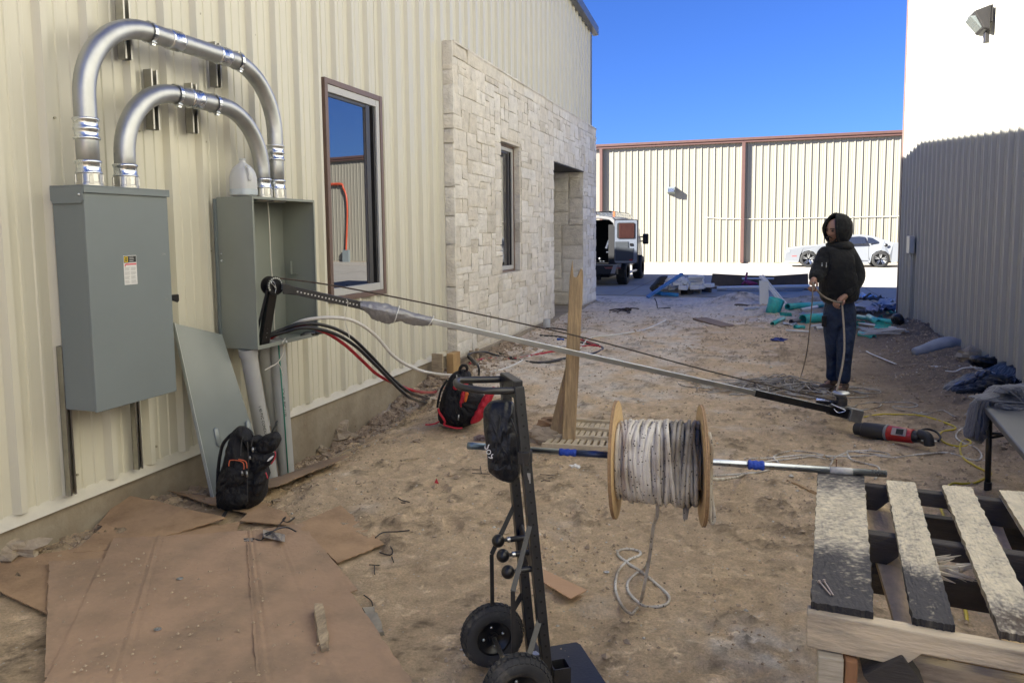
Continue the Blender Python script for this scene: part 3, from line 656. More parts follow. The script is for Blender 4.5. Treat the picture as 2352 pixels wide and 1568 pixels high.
# two galvanised conduit loops
RPI = .0525
def conduit(label, ya, yb, zt, rad, zb, couplings, straps, hubz, xx=-3.195):
    root = thing('conduit_loop', label, 'conduit', (xx, (ya+yb)/2, zb), group=None)
    path = [(xx, ya, zb+.02), (xx, ya, zt-rad-.2)]+arc((xx, ya+rad, zt-rad), rad, math.pi, math.pi/2, 20, (0, 1, 0), (0, 0, 1))+arc((xx, yb-rad, zt-rad), rad, math.pi/2, 0, 20, (0, 1, 0), (0, 0, 1))+[(xx, yb, zt-rad-.2), (xx, yb, zb+.02)]
    t = MB(); t.tube(path, RPI, 24); t.build('pipe', m_galv, root)
    for kind, pos in couplings:   # compression couplings
        if kind == 'L': o, ax = (xx, ya, pos), (0, 0, 1)
        elif kind == 'R': o, ax = (xx, yb, pos), (0, 0, 1)
        else: o, ax = (xx, pos, zt), (0, 1, 0)
        r = RPI; t = MB(); full = kind != 'T'
        prof = [(r, 0), (r+.007, .001), (r+.010, .008), (r+.006, .014), (r+.003, .016), (r+.003, .045), (r+.008, .050), (r+.008, .058), (r+.003, .062), (r+.003, .09), (r+.006, .094), (r+.010, .10), (r+.007, .107), (r, .108)] if kind != 'T' else \
               [(r, 0), (r+.004, .001), (r+.006, .012), (r+.003, .017), (r+.006, .03), (r+.002, .036), (r+.006, .048), (r+.002, .054), (r+.006, .066), (r+.003, .075), (r+.006, .083), (r+.004, .096), (r, .097)]
        t.lathe(prof, o, ax, 28); t.build('coupling', m_zinc, root)
    for yy in (ya, yb):
        t = MB(); r = RPI
        t.lathe([(r+.003, .13), (r+.009, .126), (r+.010, .118), (r+.004, .112), (r+.004, .075), (r+.010, .07), (r+.010, .064), (r, .062)], (xx, yy, hubz), n=28); t.build('connector', m_zinc, root)
        t = MB()
        t.lathe([(r, .064), (r+.007, .063), (r+.007, .02), (r+.010, .018), (r+.010, 0)], (xx, yy, hubz), n=28)
        for k in range(8):
            a = k*math.pi/4+.2; t.obox((xx+math.cos(a)*(r+.008), yy+math.sin(a)*(r+.008), hubz+.035), (.008, .02, .05), Matrix.Rotation(a, 3, 'Z'))
        t.build('hub', M('cast_hub', (.5, .49, .46), rough=.35, metal=1), root, bevel=.001)
    for yy, zz0, zz1 in straps:
        t = MB(); strut(t, yy, zz0, zz1, w=.05, d=.055); sb = t.build('strut_channel', m_strut, root)
        t = MB(); th = max(0, 0)
        P = arc((xx, yy+.028, zt), RPI+.004, math.radians(-70), math.radians(250), 20, (0, 0, -1), (1, 0, 0))
        c = Vector((xx, yy+.028, zt)); V = []
        if yy < ya+rad: # on the bend: follow it
            a = math.acos(max(-1, min(1, (ya+rad-yy)/rad))); 
        t.grid([[p+Vector((0, -.012, 0)), p+Vector((0, .012, 0))] for p in P]); t.grid([[p+(p-c)*.06+Vector((0, -.012, 0)), p+(p-c)*.06+Vector((0, .012, 0))] for p in P])
        t.box((xx+.01, yy+.016, zt-RPI-.02), (xx+.03, yy+.04, zt-RPI-.003)); t.cyl((xx+.03, yy+.012, zt-RPI-.004), (xx+.03, yy+.046, zt-RPI-.004), .006, 8)
        t.build('strap', m_zinc, sb)
    return root
conduit('larger outer galvanised conduit loop arching from the closed cabinet to the open box', 2.888, 4.415, 2.66, .42, B1['z1'], [('L', 2.03), ('R', 2.06), ('T', 3.46), ('T', 3.86)], [(3.30, 2.52, 2.86), (4.02, 2.50, 2.78)], B1['z1'])
conduit('smaller inner galvanised conduit loop nested under the larger one', 3.118, 4.262, 2.355, .38, B1['z1'], [('T', 3.60)], [(3.475, 2.16, 2.50), (3.79, 2.18, 2.48)], B1['z1'], xx=-3.197)

# cover of the open box leaning on the wall
tl, tr, bl = onx(398, 742, -3.315), onx(510, 768, -3.25), onx(490, 1155, -3.02)
brr = bl+(tr-tl)*1.25; brr.z = bl.z-.02
C1 = thing('metal_cover', 'loose grey sheet metal cover leaning on the wall behind the black backpack', 'metal cover', tuple(bl))
t = MB(); n1 = (tr-tl).cross(tl-bl).normalized()*-.012
if n1.x < 0: n1 = -n1
P = []
for i in range(9):
    row = []
    for jx in range(13):
        a, b = i/8, jx/12; q = bl*(1-a)*(1-b)+brr*a*(1-b)+tl*(1-a)*b+tr*a*b
        row.append(q+n1*(.6*math.sin(math.pi*b)*math.sin(math.pi*a)))
    P.append(row)
t.s = True; t.grid(P); t.s = False; t.grid([[q-n1*.9 for q in reversed(r)] for r in P])
for A, B in ((0, 0), (8, 8)): t.grid([[P[A][j], P[A][j]-n1*.9] for j in range(13)] if A == 0 else [[P[A][j]-n1*.9, P[A][j]] for j in range(13)])
t.grid([[P[i][12], P[i][12]-n1*.9] for i in range(9)]); t.grid([[P[i][0]-n1*.9, P[i][0]] for i in range(9)])
m_cov = M('grey_cover_paint', (.20, .225, .218), rough=.22, var=.05, scale=3, bump=.05, bscale=12, spec=.6)
t.build('sheet', m_cov, C1)
t = MB()
e1, e2 = (tr-tl).normalized(), (tl-bl).normalized()
t.bar(bl-e1*.002+n1*.4, tl-e1*.002+n1*.4, .006, .022, up=tuple(n1)); t.build('folded_edge', M('edge_paint', (.36, .39, .37), rough=.35), C1)
for a in (.28, .84):
    t = MB(); c = bl+(brr-bl)*a+(tl-bl)*.34+n1*.5; t.tube([c-e2*.06, c-e2*.05, c+e2*.05, c+e2*.06], [.004, .017, .017, .004], 12, flat=.5); t.build('embossed_tab', m_cov, C1)

# grey plastic conduits below the open box
PV = thing('plastic_conduits', 'row of grey plastic conduits rising from the dirt into the open pull box', 'conduit', (-3.2, 4.2, -.1))
def pv(px0, py0, px1, py1, x, r, bottom=-.3):
    a, b = onx(px0, py0, x), onx(px1, py1, x); d = (b-a).normalized(); a = a-d*.12*0; a.z = max(a.z, .6)
    top = a-d*((B2['z0']-a.z)/abs(d.z)); bot = b+d*((b.z-bottom)/abs(d.z)); return top, bot
for (q, r, x) in (((574, 830, 602, 990), .052, -3.17), ((613, 830, 636, 960), .052, -3.27), ((640, 830, 655, 1030), .052, -3.18)):
    a, b = pv(*q, x, r); t = MB(); t.cyl(a, b, r, 24); pp = t.build('conduit', m_pvc, PV)
    if r > .05 and q[0] == 574: t = MB(); t.cyl(a, a+(b-a).normalized()*.05, r+.008, 24); t.build('collar', m_pvc, pp, bevel=.003)
    d = (b-a).normalized()
    lx = text({574: 'KRALOY  4  SCH 40 PVC CONDUIT', 613: '4 SCHEDULE 80 PVC CONDUIT 90C  UL', 640: '4 SCH 40  PVC 1120'}[q[0]], .026, m_ink, pp, a+d*.42+Vector((r*.80, -r*.66+(.045 if q[0] == 613 else 0), 0)), d, Vector((.64, .77, 0)).normalized())
    lx.rotation_mode = 'QUATERNION'; ex = d; nn = Vector((.80, -.60 if q[0] != 613 else .35, 0)).normalized(); ey = nn.cross(ex); mt = Matrix((ex, ey, nn)).transposed()
    lx.rotation_quaternion = mt.to_quaternion(); lx.location = (a+d*.42+nn*(r+.0008))-wloc(pp)
a, b = pv(640, 830, 655, 1030, -3.18, .05); d = Vector((.7, -.72, 0)).normalized(); off = d*.056
t = MB(); t.tube([a+off-Vector((0, 0, 0)), a+(b-a)*.5+off+Vector((0, .004, 0)), a+(b-a)*.9+off], .0045, 8); tag(t.build('ground_wire', M('green_wire', (.02, .22, .15), rough=.4)), 'thin green wire running down the rightmost grey plastic conduit', 'wire')
t = MB(); P = [onx(*p, -3.1) for p in ((652, 793), (650, 812), (638, 832), (622, 842), (608, 850))]; t.tube(smooth_path(P, 5), .004, 6)
P = [onx(*p, -3.1) for p in ((638, 832), (645, 845), (650, 862))]; t.tube(smooth_path(P, 4), .003, 6)
P = [Vector((-3.13, 4.3, B2['z0']+.012)), Vector((-3.08, 4.29, B2['z0']+.03)), onx(648, 787, -3.055), onx(652, 793, -3.1)]; t.tube(smooth_path(P, 5), .004, 6)
tag(t.build('tie_string', m_cordw), 'pale string knotted round the plastic conduits under the open box', 'string')

# water jug
jc = onx(566, 447, -3.17); JX, JY, JZ = -3.19, jc.y, B2['z1']+.004
J = thing('water_jug', 'translucent white plastic gallon jug a quarter full on top of the open box', 'jug', (JX, JY, JZ))
def sq(r, z, e=3.4, n=28, sx=1, sy=1): return [Vector((JX+sx*r*math.copysign(abs(math.cos(a))**(2/e), math.cos(a)), JY+sy*r*math.copysign(abs(math.sin(a))**(2/e), math.sin(a)), JZ+z)) for a in [2*math.pi*i/n for i in range(n)]]
rings = [sq(.058, .002), sq(.070, .008), sq(.074, .02), sq(.074, .10), sq(.074, .13, 3), sq(.070, .155, 2.8), sq(.060, .178, 2.6), sq(.045, .198, 2.3), sq(.028, .212, 2), sq(.019, .220, 2), sq(.019, .236, 2), sq(.021, .237, 2), sq(.021, .243, 2), sq(.016, .244, 2)]
m_jug = M('milky_plastic', (.74, .76, .77), rough=.35, var=.02, bump=.02, trans=.25)
t = MB(); t.s = True; P = [[rings[i][j] for i in range(len(rings))] for j in range(28)]; t.grid(P, True); t.add(rings[0], [tuple(range(28))]); t.build('bottle', m_jug, J)
t = MB(); t.tube(smooth_path([(JX+.055, JY-.035, JZ+.19), (JX+.076, JY-.04, JZ+.175), (JX+.083, JY-.04, JZ+.14), (JX+.078, JY-.035, JZ+.10)], 5), .011, 10); t.build('handle', m_jug, J)
t = MB(); t.s = True; R2 = [sq(.0752, .012), sq(.0752, .048)]; t.grid([[R2[i][j] for i in range(2)] for j in range(28)], True); t.build('water', M('water_behind_plastic', (.50, .56, .60), rough=.3, bump=0), J)

# ---------------------------------------------------------------- cables out of the open box
def cable(P, r, mat, label, n=6, name='cable', cat='cable', rn=10):
    t = MB(); t.tube(smooth_path(P, n), r, rn); return tag(t.build(name, mat), label, cat)
m_cwhite = M('white_insulation', (.66, .64, .60), rough=.35, var=.1, scale=20)
m_cred = M('red_insulation', (.42, .02, .03), rough=.3, var=.15)
m_cblk = M('black_insulation', (.018, .018, .02), rough=.3, var=.2)
def mixp(px, py, x): return onx(px, py, x)
zf = B2['z0']
cr = .0118
F = .035
fl = lambda px, py, l=.0: G(px, py, .012+l)
cable([(-3.17, 4.235, zf), (-3.17, 4.24, zf+.05), mixp(665, 750, -3.10), mixp(700, 735, -2.98), mixp(760, 729, -2.86), mixp(812, 737, -2.78), mixp(860, 768, -2.72), mixp(905, 818, -2.66), mixp(950, 845, -2.6), mixp(1000, 858, -2.56), fl(1050, 860), fl(1130, 853), fl(1180, 838), fl(1240, 806), fl(1290, 795), fl(1330, 800), fl(1355, 776), fl(1410, 769), fl(1480, 757), fl(1530, 735)], .0125, m_cwhite, 'long white cable arching out of the open box and across the dirt', 7)
cable([(-3.165, 4.19, zf), (-3.165, 4.19, zf+.05), mixp(650, 756, -3.08), mixp(690, 744, -2.98), mixp(745, 747, -2.88), mixp(800, 770, -2.80), mixp(850, 815, -2.74), mixp(900, 868, -2.70), mixp(945, 903, -2.66), fl(985, 915), fl(1010, 925)], .0125, m_cblk, 'upper black cable of the pair arching from the open box to the red backpack')
cable([(-3.15, 4.2, zf), (-3.15, 4.2, zf+.05), mixp(655, 762, -3.06), mixp(700, 752, -2.95), mixp(760, 763, -2.84), mixp(810, 790, -2.77), mixp(850, 826, -2.72), mixp(900, 876, -2.66), mixp(940, 912, -2.62), fl(980, 925), fl(1012, 930)], .0125, m_cblk, 'lower black cable of the pair arching from the open box to the red backpack')
cable([(-3.18, 4.29, zf), (-3.18, 4.29, zf+.04), mixp(690, 752, -3.0), mixp(740, 760, -2.92), mixp(790, 790, -2.84), mixp(830, 826, -2.8), mixp(870, 862, -2.76), mixp(920, 886, -2.72), mixp(960, 899, -2.68), fl(1000, 900), fl(1030, 885), fl(1060, 850), fl(1085, 832), fl(1120, 823), fl(1180, 824), fl(1240, 812), fl(1310, 800), fl(1360, 793), fl(1378, 796), fl(1350, 786), fl(1310, 770)], .0125, m_cred, 'red cable arching from the open box and snaking over pale dirt')
cable([fl(1100, 862), fl(1098, 840, .12), fl(1078, 815, .1), fl(1085, 806, .06), fl(1130, 806, .02), fl(1180, 822), fl(1240, 832), fl(1300, 822), fl(1360, 812), fl(1385, 798), fl(1340, 788), fl(1290, 774), fl(1240, 770)], .0125, m_cblk, 'black cable looping on the dirt near the corner of the stone wall')
cable([fl(1092, 838), fl(1075, 815, .16), fl(1110, 808, .08), fl(1150, 818), fl(1200, 828), fl(1250, 833), fl(1330, 818)], .0115, m_cblk, 'second black cable running beside the loop at the stone wall corner')
cable([fl(1255, 753), fl(1300, 758), fl(1345, 782), fl(1375, 792)], .0115, m_cblk, 'short black cable end on the pale dirt by the porch slab')
t = MB(); q = fl(1288, 779); t.cyl(q-Vector((.05, 0, 0)), q+Vector((.05, -.02, 0)), .017, 10); tag(t.build('blue_tape', M('blue_tape', (.03, .10, .38))), 'band of blue tape wrapped on a black cable on the ground', 'tape')

# ---------------------------------------------------------------- cable puller: arm, boom, winch, drill
PU = thing('cable_puller', 'cable puller with black perforated arm and long galvanised boom sloping from open box to ground', 'cable puller', (-1.3, 5.1, 0))
m_holeb = M('hole_back', (.33, .35, .33), bump=0); m_holel = M('hole_light', (.60, .59, .55), bump=0)
m_gal2 = M('boom_steel', (.52, .54, .55), rough=.32, metal=1, var=.1, scale=9)
pv0 = onx(625, 656, -3.0); P1 = onz(1940, 948, .15); d = (P1-pv0).normalized()
JN = pv0+(onx(838, 722, -2.42)-pv0)*1.0
def along(px):    # point of the boom axis that stands at this column
    best = None
    for i in range(4001):
        q = pv0+(P1-pv0)*(i/4000*1.1); v = q-CAM; c = v.dot(rgt)/v.dot(fwd)*FO+PPX
        if best is None or abs(c-px) < best[0]: best = (abs(c-px), q)
    return best[1]
A0, A1, A2, A3 = along(650), along(828), along(992), along(1732)
side = d.cross(Vector((0, 0, 1))).normalized()
t = MB(); 
rotp = Matrix((Vector((.31, .95, 0)), Vector((0, 0, 1)), Vector((.95, -.31, 0)))).transposed()
for off in (-.034, .034):
    n = 26; poly = [(.062*math.cos(2*math.pi*i/n), .062*math.sin(2*math.pi*i/n)) for i in range(n)]
    t.prism(poly, .006, o=pv0+Vector((.95, -.31, 0))*off, rot=rotp, z0=-.003)
t.cyl(pv0-Vector((.95, -.31, 0))*.045, pv0+Vector((.95, -.31, 0))*.045, .02, 14); t.build('pivot_plate', m_black, PU, bevel=.001)
for k in range(15):
    t = MB(); a = math.radians(-25+k*16.5); c = pv0+rotp@Vector((.051*math.cos(a), .051*math.sin(a), .0376)); t.cyl(c, c+rotp@Vector((0, 0, .0012)), .0065, 10); t.build('adjustment_hole', m_holeb, PU)
t = MB(); c = pv0+rotp@Vector((-.012, .012, .042)); t.tube(smooth_path([c+rotp@Vector(p) for p in ((0, -.06, .006), (.004, -.02, .008), (-.01, .012, .01), (-.02, .02, .008), (-.028, .01, .008), (-.01, -.01, .008), (.004, -.03, .012))], 5), .0022, 6); t.build('hitch_pin', m_zinc, PU)
foot = onx(604, 782, -3.10); foot.z = B2['z0']+.01
def perf(mb, a, b, w, h, upv_, holes, hm):
    mb.bar(a, b, w, h, up=upv_)
t = MB(); t.bar(pv0+Vector((.0, 0, -.02)), foot, .040, .062, up=(.31, .95, 0)); t.build('arm', m_black, PU, bevel=.003)
t = MB(); t.bar(pv0+Vector((-.01, -.04, -.03)), foot+Vector((.02, -.075, .12)), .010, .014); t.build('brace', m_black, PU)
for k in range(9):
    t = MB(); q = pv0+(foot-pv0)*(.25+.075*k)+Vector((.95, -.31, 0))*.0205; t.cyl(q, q+Vector((.95, -.31, 0))*.001, .0045, 8); t.build('hole', m_galv, PU)
t = MB(); u = Vector((0, 0, 1)); w0 = A0+(A1-A0)*.10
t.hexa([A0-side*.034-u*.035, A0+side*.034-u*.035, A0+side*.034+u*.035, A0-side*.034+u*.035, w0+d*.04-side*.022-u*.025, w0+d*.04+side*.022-u*.025, w0+d*.04+side*.022+u*.025, w0+d*.04-side*.022+u*.025])
t.bar(w0, A1+d*.1, .042, .050); t.build('arm', m_black, PU, bevel=.003)
for k in range(19):
    t = MB(); q = w0+(A1-w0)*(.05+.05*k); c = q+side*.0215
    if (c-CAM).length > (q-side*.0215-CAM).length: c = q-side*.0215; sd = -side
    else: sd = side
    t.cyl(c, c+sd*.0012, .0055, 8); t.build('hole', m_holel, PU)
t = MB(); t.bar(A1+d*.02, A3+d*.05, .038, .038); t.build('boom', m_gal2, PU, bevel=.003)
t = MB(); t.bar(A3, P1, .052, .050); t.bar(P1-d*.14, P1+d*.02, .052, .075); t.build('square_tube', m_black, PU, bevel=.004)
t = MB(); t.bar(A3-u*-.0265, P1+u*.0265-d*.02, .036, .002); t.build('worn_top', m_zinc, PU)
# torn silver tape wrapped over the joint
t = MB(); t.s = True; P = []; n = 26
for i in range(44):
    f = i/43; c = A1+(A2-A1)*f; row = []
    env = .030+.018*math.sin(math.pi*min(1, f*1.4))*(1 if f < .75 else .8)
    for j in range(n):
        a = 2*math.pi*j/n; r = env*(1+.16*noise.noise(Vector((f*14, math.cos(a)*2.2, math.sin(a)*2.2)))+.10*noise.noise(Vector((f*40, math.cos(a)*5, math.sin(a)*5))))
        dn = max(0, -math.sin(a))**3
        drop = (.055*math.sin(math.pi*min(1, max(0, (f-.05)/.5)))+.03*math.sin(math.pi*min(1, max(0, (f-.5)/.5))))*dn*(.75+.6*noise.noise(Vector((f*17, 1, 0))))
        row.append(c+side*r*math.cos(a)*(1-.5*dn)+u*(r*math.sin(a)-drop))
    row.append(row[0]); P.append(row)
t.grid(P); t.build('silver_tape', M('silver_tape', (.30, .30, .31), rough=.36, metal=.35, var=.15, scale=20, bump=.7, bscale=45), PU)
for f, r in ((.50, .053), (.985, .036)):
    t = MB(); c = A1+(A2-A1)*f; t.tube([c+side*r*math.cos(a)+u*(r*math.sin(a)-(.012 if math.sin(a) < 0 and f < .9 else 0))+d*.02*math.sin(a) for a in [2*math.pi*k/16 for k in range(16)]], .004, 6, closed=True); t.build('zip_tie', m_white, PU)
# winch head
W0 = P1+d*.03
t = MB(); t.bar(W0-d*.01+u*.0, W0+d*.10, .09, .10); t.build('gearbox', M('cast_aluminium', (.33, .33, .32), rough=.4, metal=.8, var=.25, scale=14, bump=.3), PU, bevel=.006)
cb = W0+Vector((-.06, .12, .0))
t = MB(); ca = cb+Vector((.02, 0, .03)); t.lathe([(.0, -.03), (.05, -.03), (.05, -.02), (.040, .0), (.036, .04), (.040, .085), (.062, .095), (.066, .105), (.058, .112), (0, .114)], ca, (0, 0, 1), 24); t.build('capstan', m_galv, PU)
t = MB()
for k in range(6): t.lathe([(.040, .005+k*.011), (.050, .010+k*.011), (.040, .016+k*.011)], ca, (0, 0, 1), 20)
t.build('rope_turns', M('dark_rope', (.10, .09, .075)), PU)
t = MB(); c = P1-d*.05+Vector((-.05, .16, .01)); t.bar(c-Vector((.1, -.02, 0)), c+Vector((.07, 0, 0)), .07, .07); t.build('rope_guide', m_black, PU, bevel=.004)
t = MB(); t.bar(c-Vector((.1, -.02, -.037)), c+Vector((.07, 0, .037)), .07, .004); t.build('guide_rail', m_zinc, PU)
t = MB(); c = P1-d*.08+u*.04-fwd*.04; t.tube(smooth_path([c+Vector(p) for p in ((-.05, 0, .02), (0, -.02, .0), (.05, -.03, -.02), (.0, -.03, -.04), (-.03, -.02, -.015))], 5), .003, 6); t.build('hitch_pin', m_zinc, PU)
# drill motor
m_dred = M('red_plastic', (.40, .02, .022), rough=.35, var=.06)
m_dblk = M('black_rubber', (.022, .022, .024), rough=.5, var=.2)
DR = thing('power_drill', 'large red and black corded drill motor lying on the dirt coupled to the puller', 'drill', tuple(G(2090, 1010)))
a = ond(1968, 984, (W0-CAM).dot(fwd)-.08); dd = (onz(2130, 1006, .085)-a).normalized(); L = (onz(2130, 1006, .085)-a).length
s2 = dd.cross(u).normalized()
def seg(t, f0, f1, r0, r1, n=12): t.tube([a+dd*L*f0, a+dd*L*(f0+.01), a+dd*L*(f1-.01), a+dd*L*f1], [r0*.9, r0, r1, r1*.9], n, flat=.92)
t = MB(); seg(t, -.02, .14, .052, .056); seg(t, .10, .44, .062, .066); t.build('gear_case', m_dblk, DR, bevel=.002)
t = MB(); seg(t, .435, .475, .068, .066); t.build('collar_ring', M('grey_ring', (.2, .2, .2), rough=.4), DR)
t = MB(); seg(t, .47, .82, .062, .056); t.build('motor_housing', m_dred, DR)
t = MB(); seg(t, .81, .90, .048, .040); t.tube(smooth_path([a+dd*L*.88+u*.02, a+dd*L*1.0+u*.01, a+dd*L*1.03-u*.05], 4), [.035]*9, 10); t.build('handle', m_dblk, DR)
c = a+dd*L*.66; nn = -fwd*.9+u*.3; nn = (nn-dd*nn.dot(dd)).normalized()
t = MB(); t.obox(c+nn*.058, (.10, .055, .008), Matrix((dd, nn.cross(dd), nn)).transposed()); rp = t.build('rating_plate', M('plate_grey', (.35, .30, .28)), DR)
t = MB(); t.obox(c+nn*.063+dd*.008, (.05, .04, .004), Matrix((dd, nn.cross(dd), nn)).transposed()); t.build('dark_badge', m_ink, rp)
t = MB(); q = onz(2118, 1012, .01); t.bar(onz(2065, 985, .03), onz(2140, 1015, .008), .10, .006); t.build('foot_plate', m_galv, DR)
t = MB(); t.tube(smooth_path([a+dd*L*.86+u*.03, onz(2125, 985, .07), onz(2148, 990, .05), onz(2160, 1003, .03), onz(2155, 1012, .02)], 5), .008, 8); t.build('cord_grip', m_dblk, DR)
# taut dark line above the boom
t = MB(); P = [pv0+Vector((.0, 0, .055)), along(830)+u*.10, along(1300)+u*.125, along(1650)+u*.085, ca+Vector((0, 0, .03))]
t.tube(smooth_path(P, 8), .0052, 8); tag(t.build('winch_rope', M('tarry_rope', (.07, .052, .04), rough=.8, var=.4, scale=60)), 'taut dark brown rope running above the boom to the puller', 'rope')
t = MB(); q = along(796)-u*.01; q -= (q-CAM).normalized()*.04; t.tube(smooth_path([q+Vector((0, 0, .03)), q+Vector((.01, 0, 0)), q+Vector((-.015, 0, -.1)), q+Vector((.01, 0, -.2)), q+Vector((.015, 0, -.24))], 4), .0025, 5); tag(t.build('tie_string', m_cordw), 'thin pale string dangling from the black perforated arm', 'string')

# ---------------------------------------------------------------- timber prop stakes
m_wood = M('weathered_wood', (.46, .335, .19), rough=.8, var=.35, scale=5, bump=.5, bscale=26, col2=(.30, .215, .13), thr=.55, stretch=(9, 9, .8))
def stake(A, B, w, tk, label, name, split=False, side_=Vector((1, 0, 0))):
    A, B = Vector(A), Vector(B); e = (B-A).normalized(); L = (B-A).length; s_ = (side_-e*side_.dot(e)).normalized(); n_ = e.cross(s_)
    t = MB(); prof = [(-w/2, 0), (w/2, 0), (w/2*1.04, L*.4), (w/2, L-.06)]
    prof += [(w*.44, L-.012), (w*.30, L-.005), (w*.14, L-.045), (w*.02, L-.07), (-w*.22, L-.065), (-w*.30, L-.02), (-w*.36, L+.055), (-w*.42, L+.01), (-w/2, L-.08)] if split else [(w/2, L), (-w/2, L+.01)]
    t.prism(prof, tk, o=A-n_*tk/2, rot=Matrix((s_, e, n_)).transposed())
    return tag(t.build(name, m_wood, bevel=.004), label, 'board')
s0, s1 = ony(1303, 1030, 5.17), ony(1325, 615, 5.17)
stake(s0-Vector((0, 0, .12)), s1, .094, .045, 'upright weathered board with a split notched top holding up the boom', 'wooden_stake', True, Vector((.95, .31, 0)))
stake(ony(1266, 1032, 5.24)-Vector((.01, 0, .05)), ony(1316, 838, 5.24), .098, .035, 'shorter board leaning against the foot of the notched upright board', 'wooden_stake', False, Vector((.95, .31, 0)))

# ---------------------------------------------------------------- rope reel on its steel axle
YO = .012
pa, pb = onz(1075, 1023, .757), onz(2036, 1088, .7665)
ax = (pb-pa).normalized(); m_emt = M('axle_steel', (.40, .44, .50), rough=.28, metal=1, var=.25, scale=14, bump=.05)
AXL = thing('axle_pipe', 'thin blue taped steel pipe used as the reel axle, from hand truck to pallet', 'pipe', tuple(pa))
t = MB(); t.pipe(pa, pb, .0112, .0092, 18); t.build('pipe', m_emt, AXL)
def axpt(px):
    lo, hi = 0, 1
    for _ in range(40):
        m_ = (lo+hi)/2; q = pa+(pb-pa)*m_; v = q-CAM; c = v.dot(rgt)/v.dot(fwd)*FO+PPX
        if c < px: lo = m_
        else: hi = m_
    return pa+(pb-pa)*lo
m_tape = M('blue_painter_tape', (.02, .07, .42), rough=.6, var=.2, scale=30, bump=.6, bscale=120)
for c0, c1, r in ((1285, 1325, .0128), (1718, 1756, .0155)):
    t = MB(); a, b = axpt(c0), axpt(c1); P = [a+(b-a)*k/8 for k in range(9)]; t.tube(P, [r*(1+.12*math.sin(k*2.1)) for k in range(9)], 12); t.build('blue_tape', m_tape, AXL)
t = MB(); a, b = axpt(1325), axpt(1398); t.tube([a, b], .0117, 14); t.build('blue_paint', M('blue_stain', (.05, .075, .15), rough=.35, metal=.5), AXL)
t = MB(); a, b = axpt(1075), axpt(1116); t.tube([a, a+(b-a)*.3, a+(b-a)*.3+ax*.001, b], [.0135, .0135, .0125, .0125], 14); t.build('coupling', M('coupling_blue_grey', (.16, .22, .28), rough=.35, metal=.8), AXL)
t = MB(); a, b = axpt(1906), axpt(1958); t.tube([a, b], .0118, 14); t.build('sticker', M('pipe_sticker', (.50, .49, .47), var=.3, scale=40), AXL)
RF, RBk = axpt(1416), axpt(1612)
RFl = .205; rc = (RF+RBk)/2
RL = thing('rope_reel', 'plywood rope reel wound with dirty white braided rope, hanging on the steel axle', 'rope reel', tuple(rc))
m_ply = M('plywood', (.62, .45, .25), rough=.6, var=.12, scale=6, bump=.15, bscale=40, stretch=(1, 1, 6), col2=(.50, .32, .15), thr=.6)
m_edge = M('ply_edge', (.36, .23, .12), rough=.8, var=.3, scale=90, bump=.4, bscale=160)
# the reel hangs low on its axle: its bore rests on the pipe
drop = Vector((0, 0, -.012))
tilt = (ax+Vector((.0, .10, 0))).normalized()
for c, tl_ in ((RF, Vector((.06, .03, .015))), (RBk, Vector((.015, .13, 0)))):
    q = (ax+tl_).normalized(); cc = c+drop
    t = MB(); n = 56
    t.m = 0; t.lathe([(.016, -.006), (RFl-.002, -.006)], cc, q, n); t.lathe([(RFl-.002, .006), (.016, .006)], cc, q, n)
    t.m = 1; t.lathe([(RFl-.002, -.006), (RFl, -.005), (RFl, -.002), (RFl-.001, -.0015), (RFl-.001, .0015), (RFl, .002), (RFl, .005), (RFl-.002, .006)], cc, q, n); t.lathe([(.016, .006), (.016, -.006)], cc, q, n)
    fl_ = t.build('flange', [m_ply, m_edge], RL)
    t = MB(); rq = Vector((0, 0, 1)).rotation_difference(q)
    for dx in (.05,): t.obox(cc+rq@Vector((.0, .055, 0)), (.012, .045, .0135), rq.to_matrix())
    t.build('slot', m_dark, fl_)
t = MB(); t.cyl(RF+drop, RBk+drop, .085, 24); t.build('core', m_ply, RL)
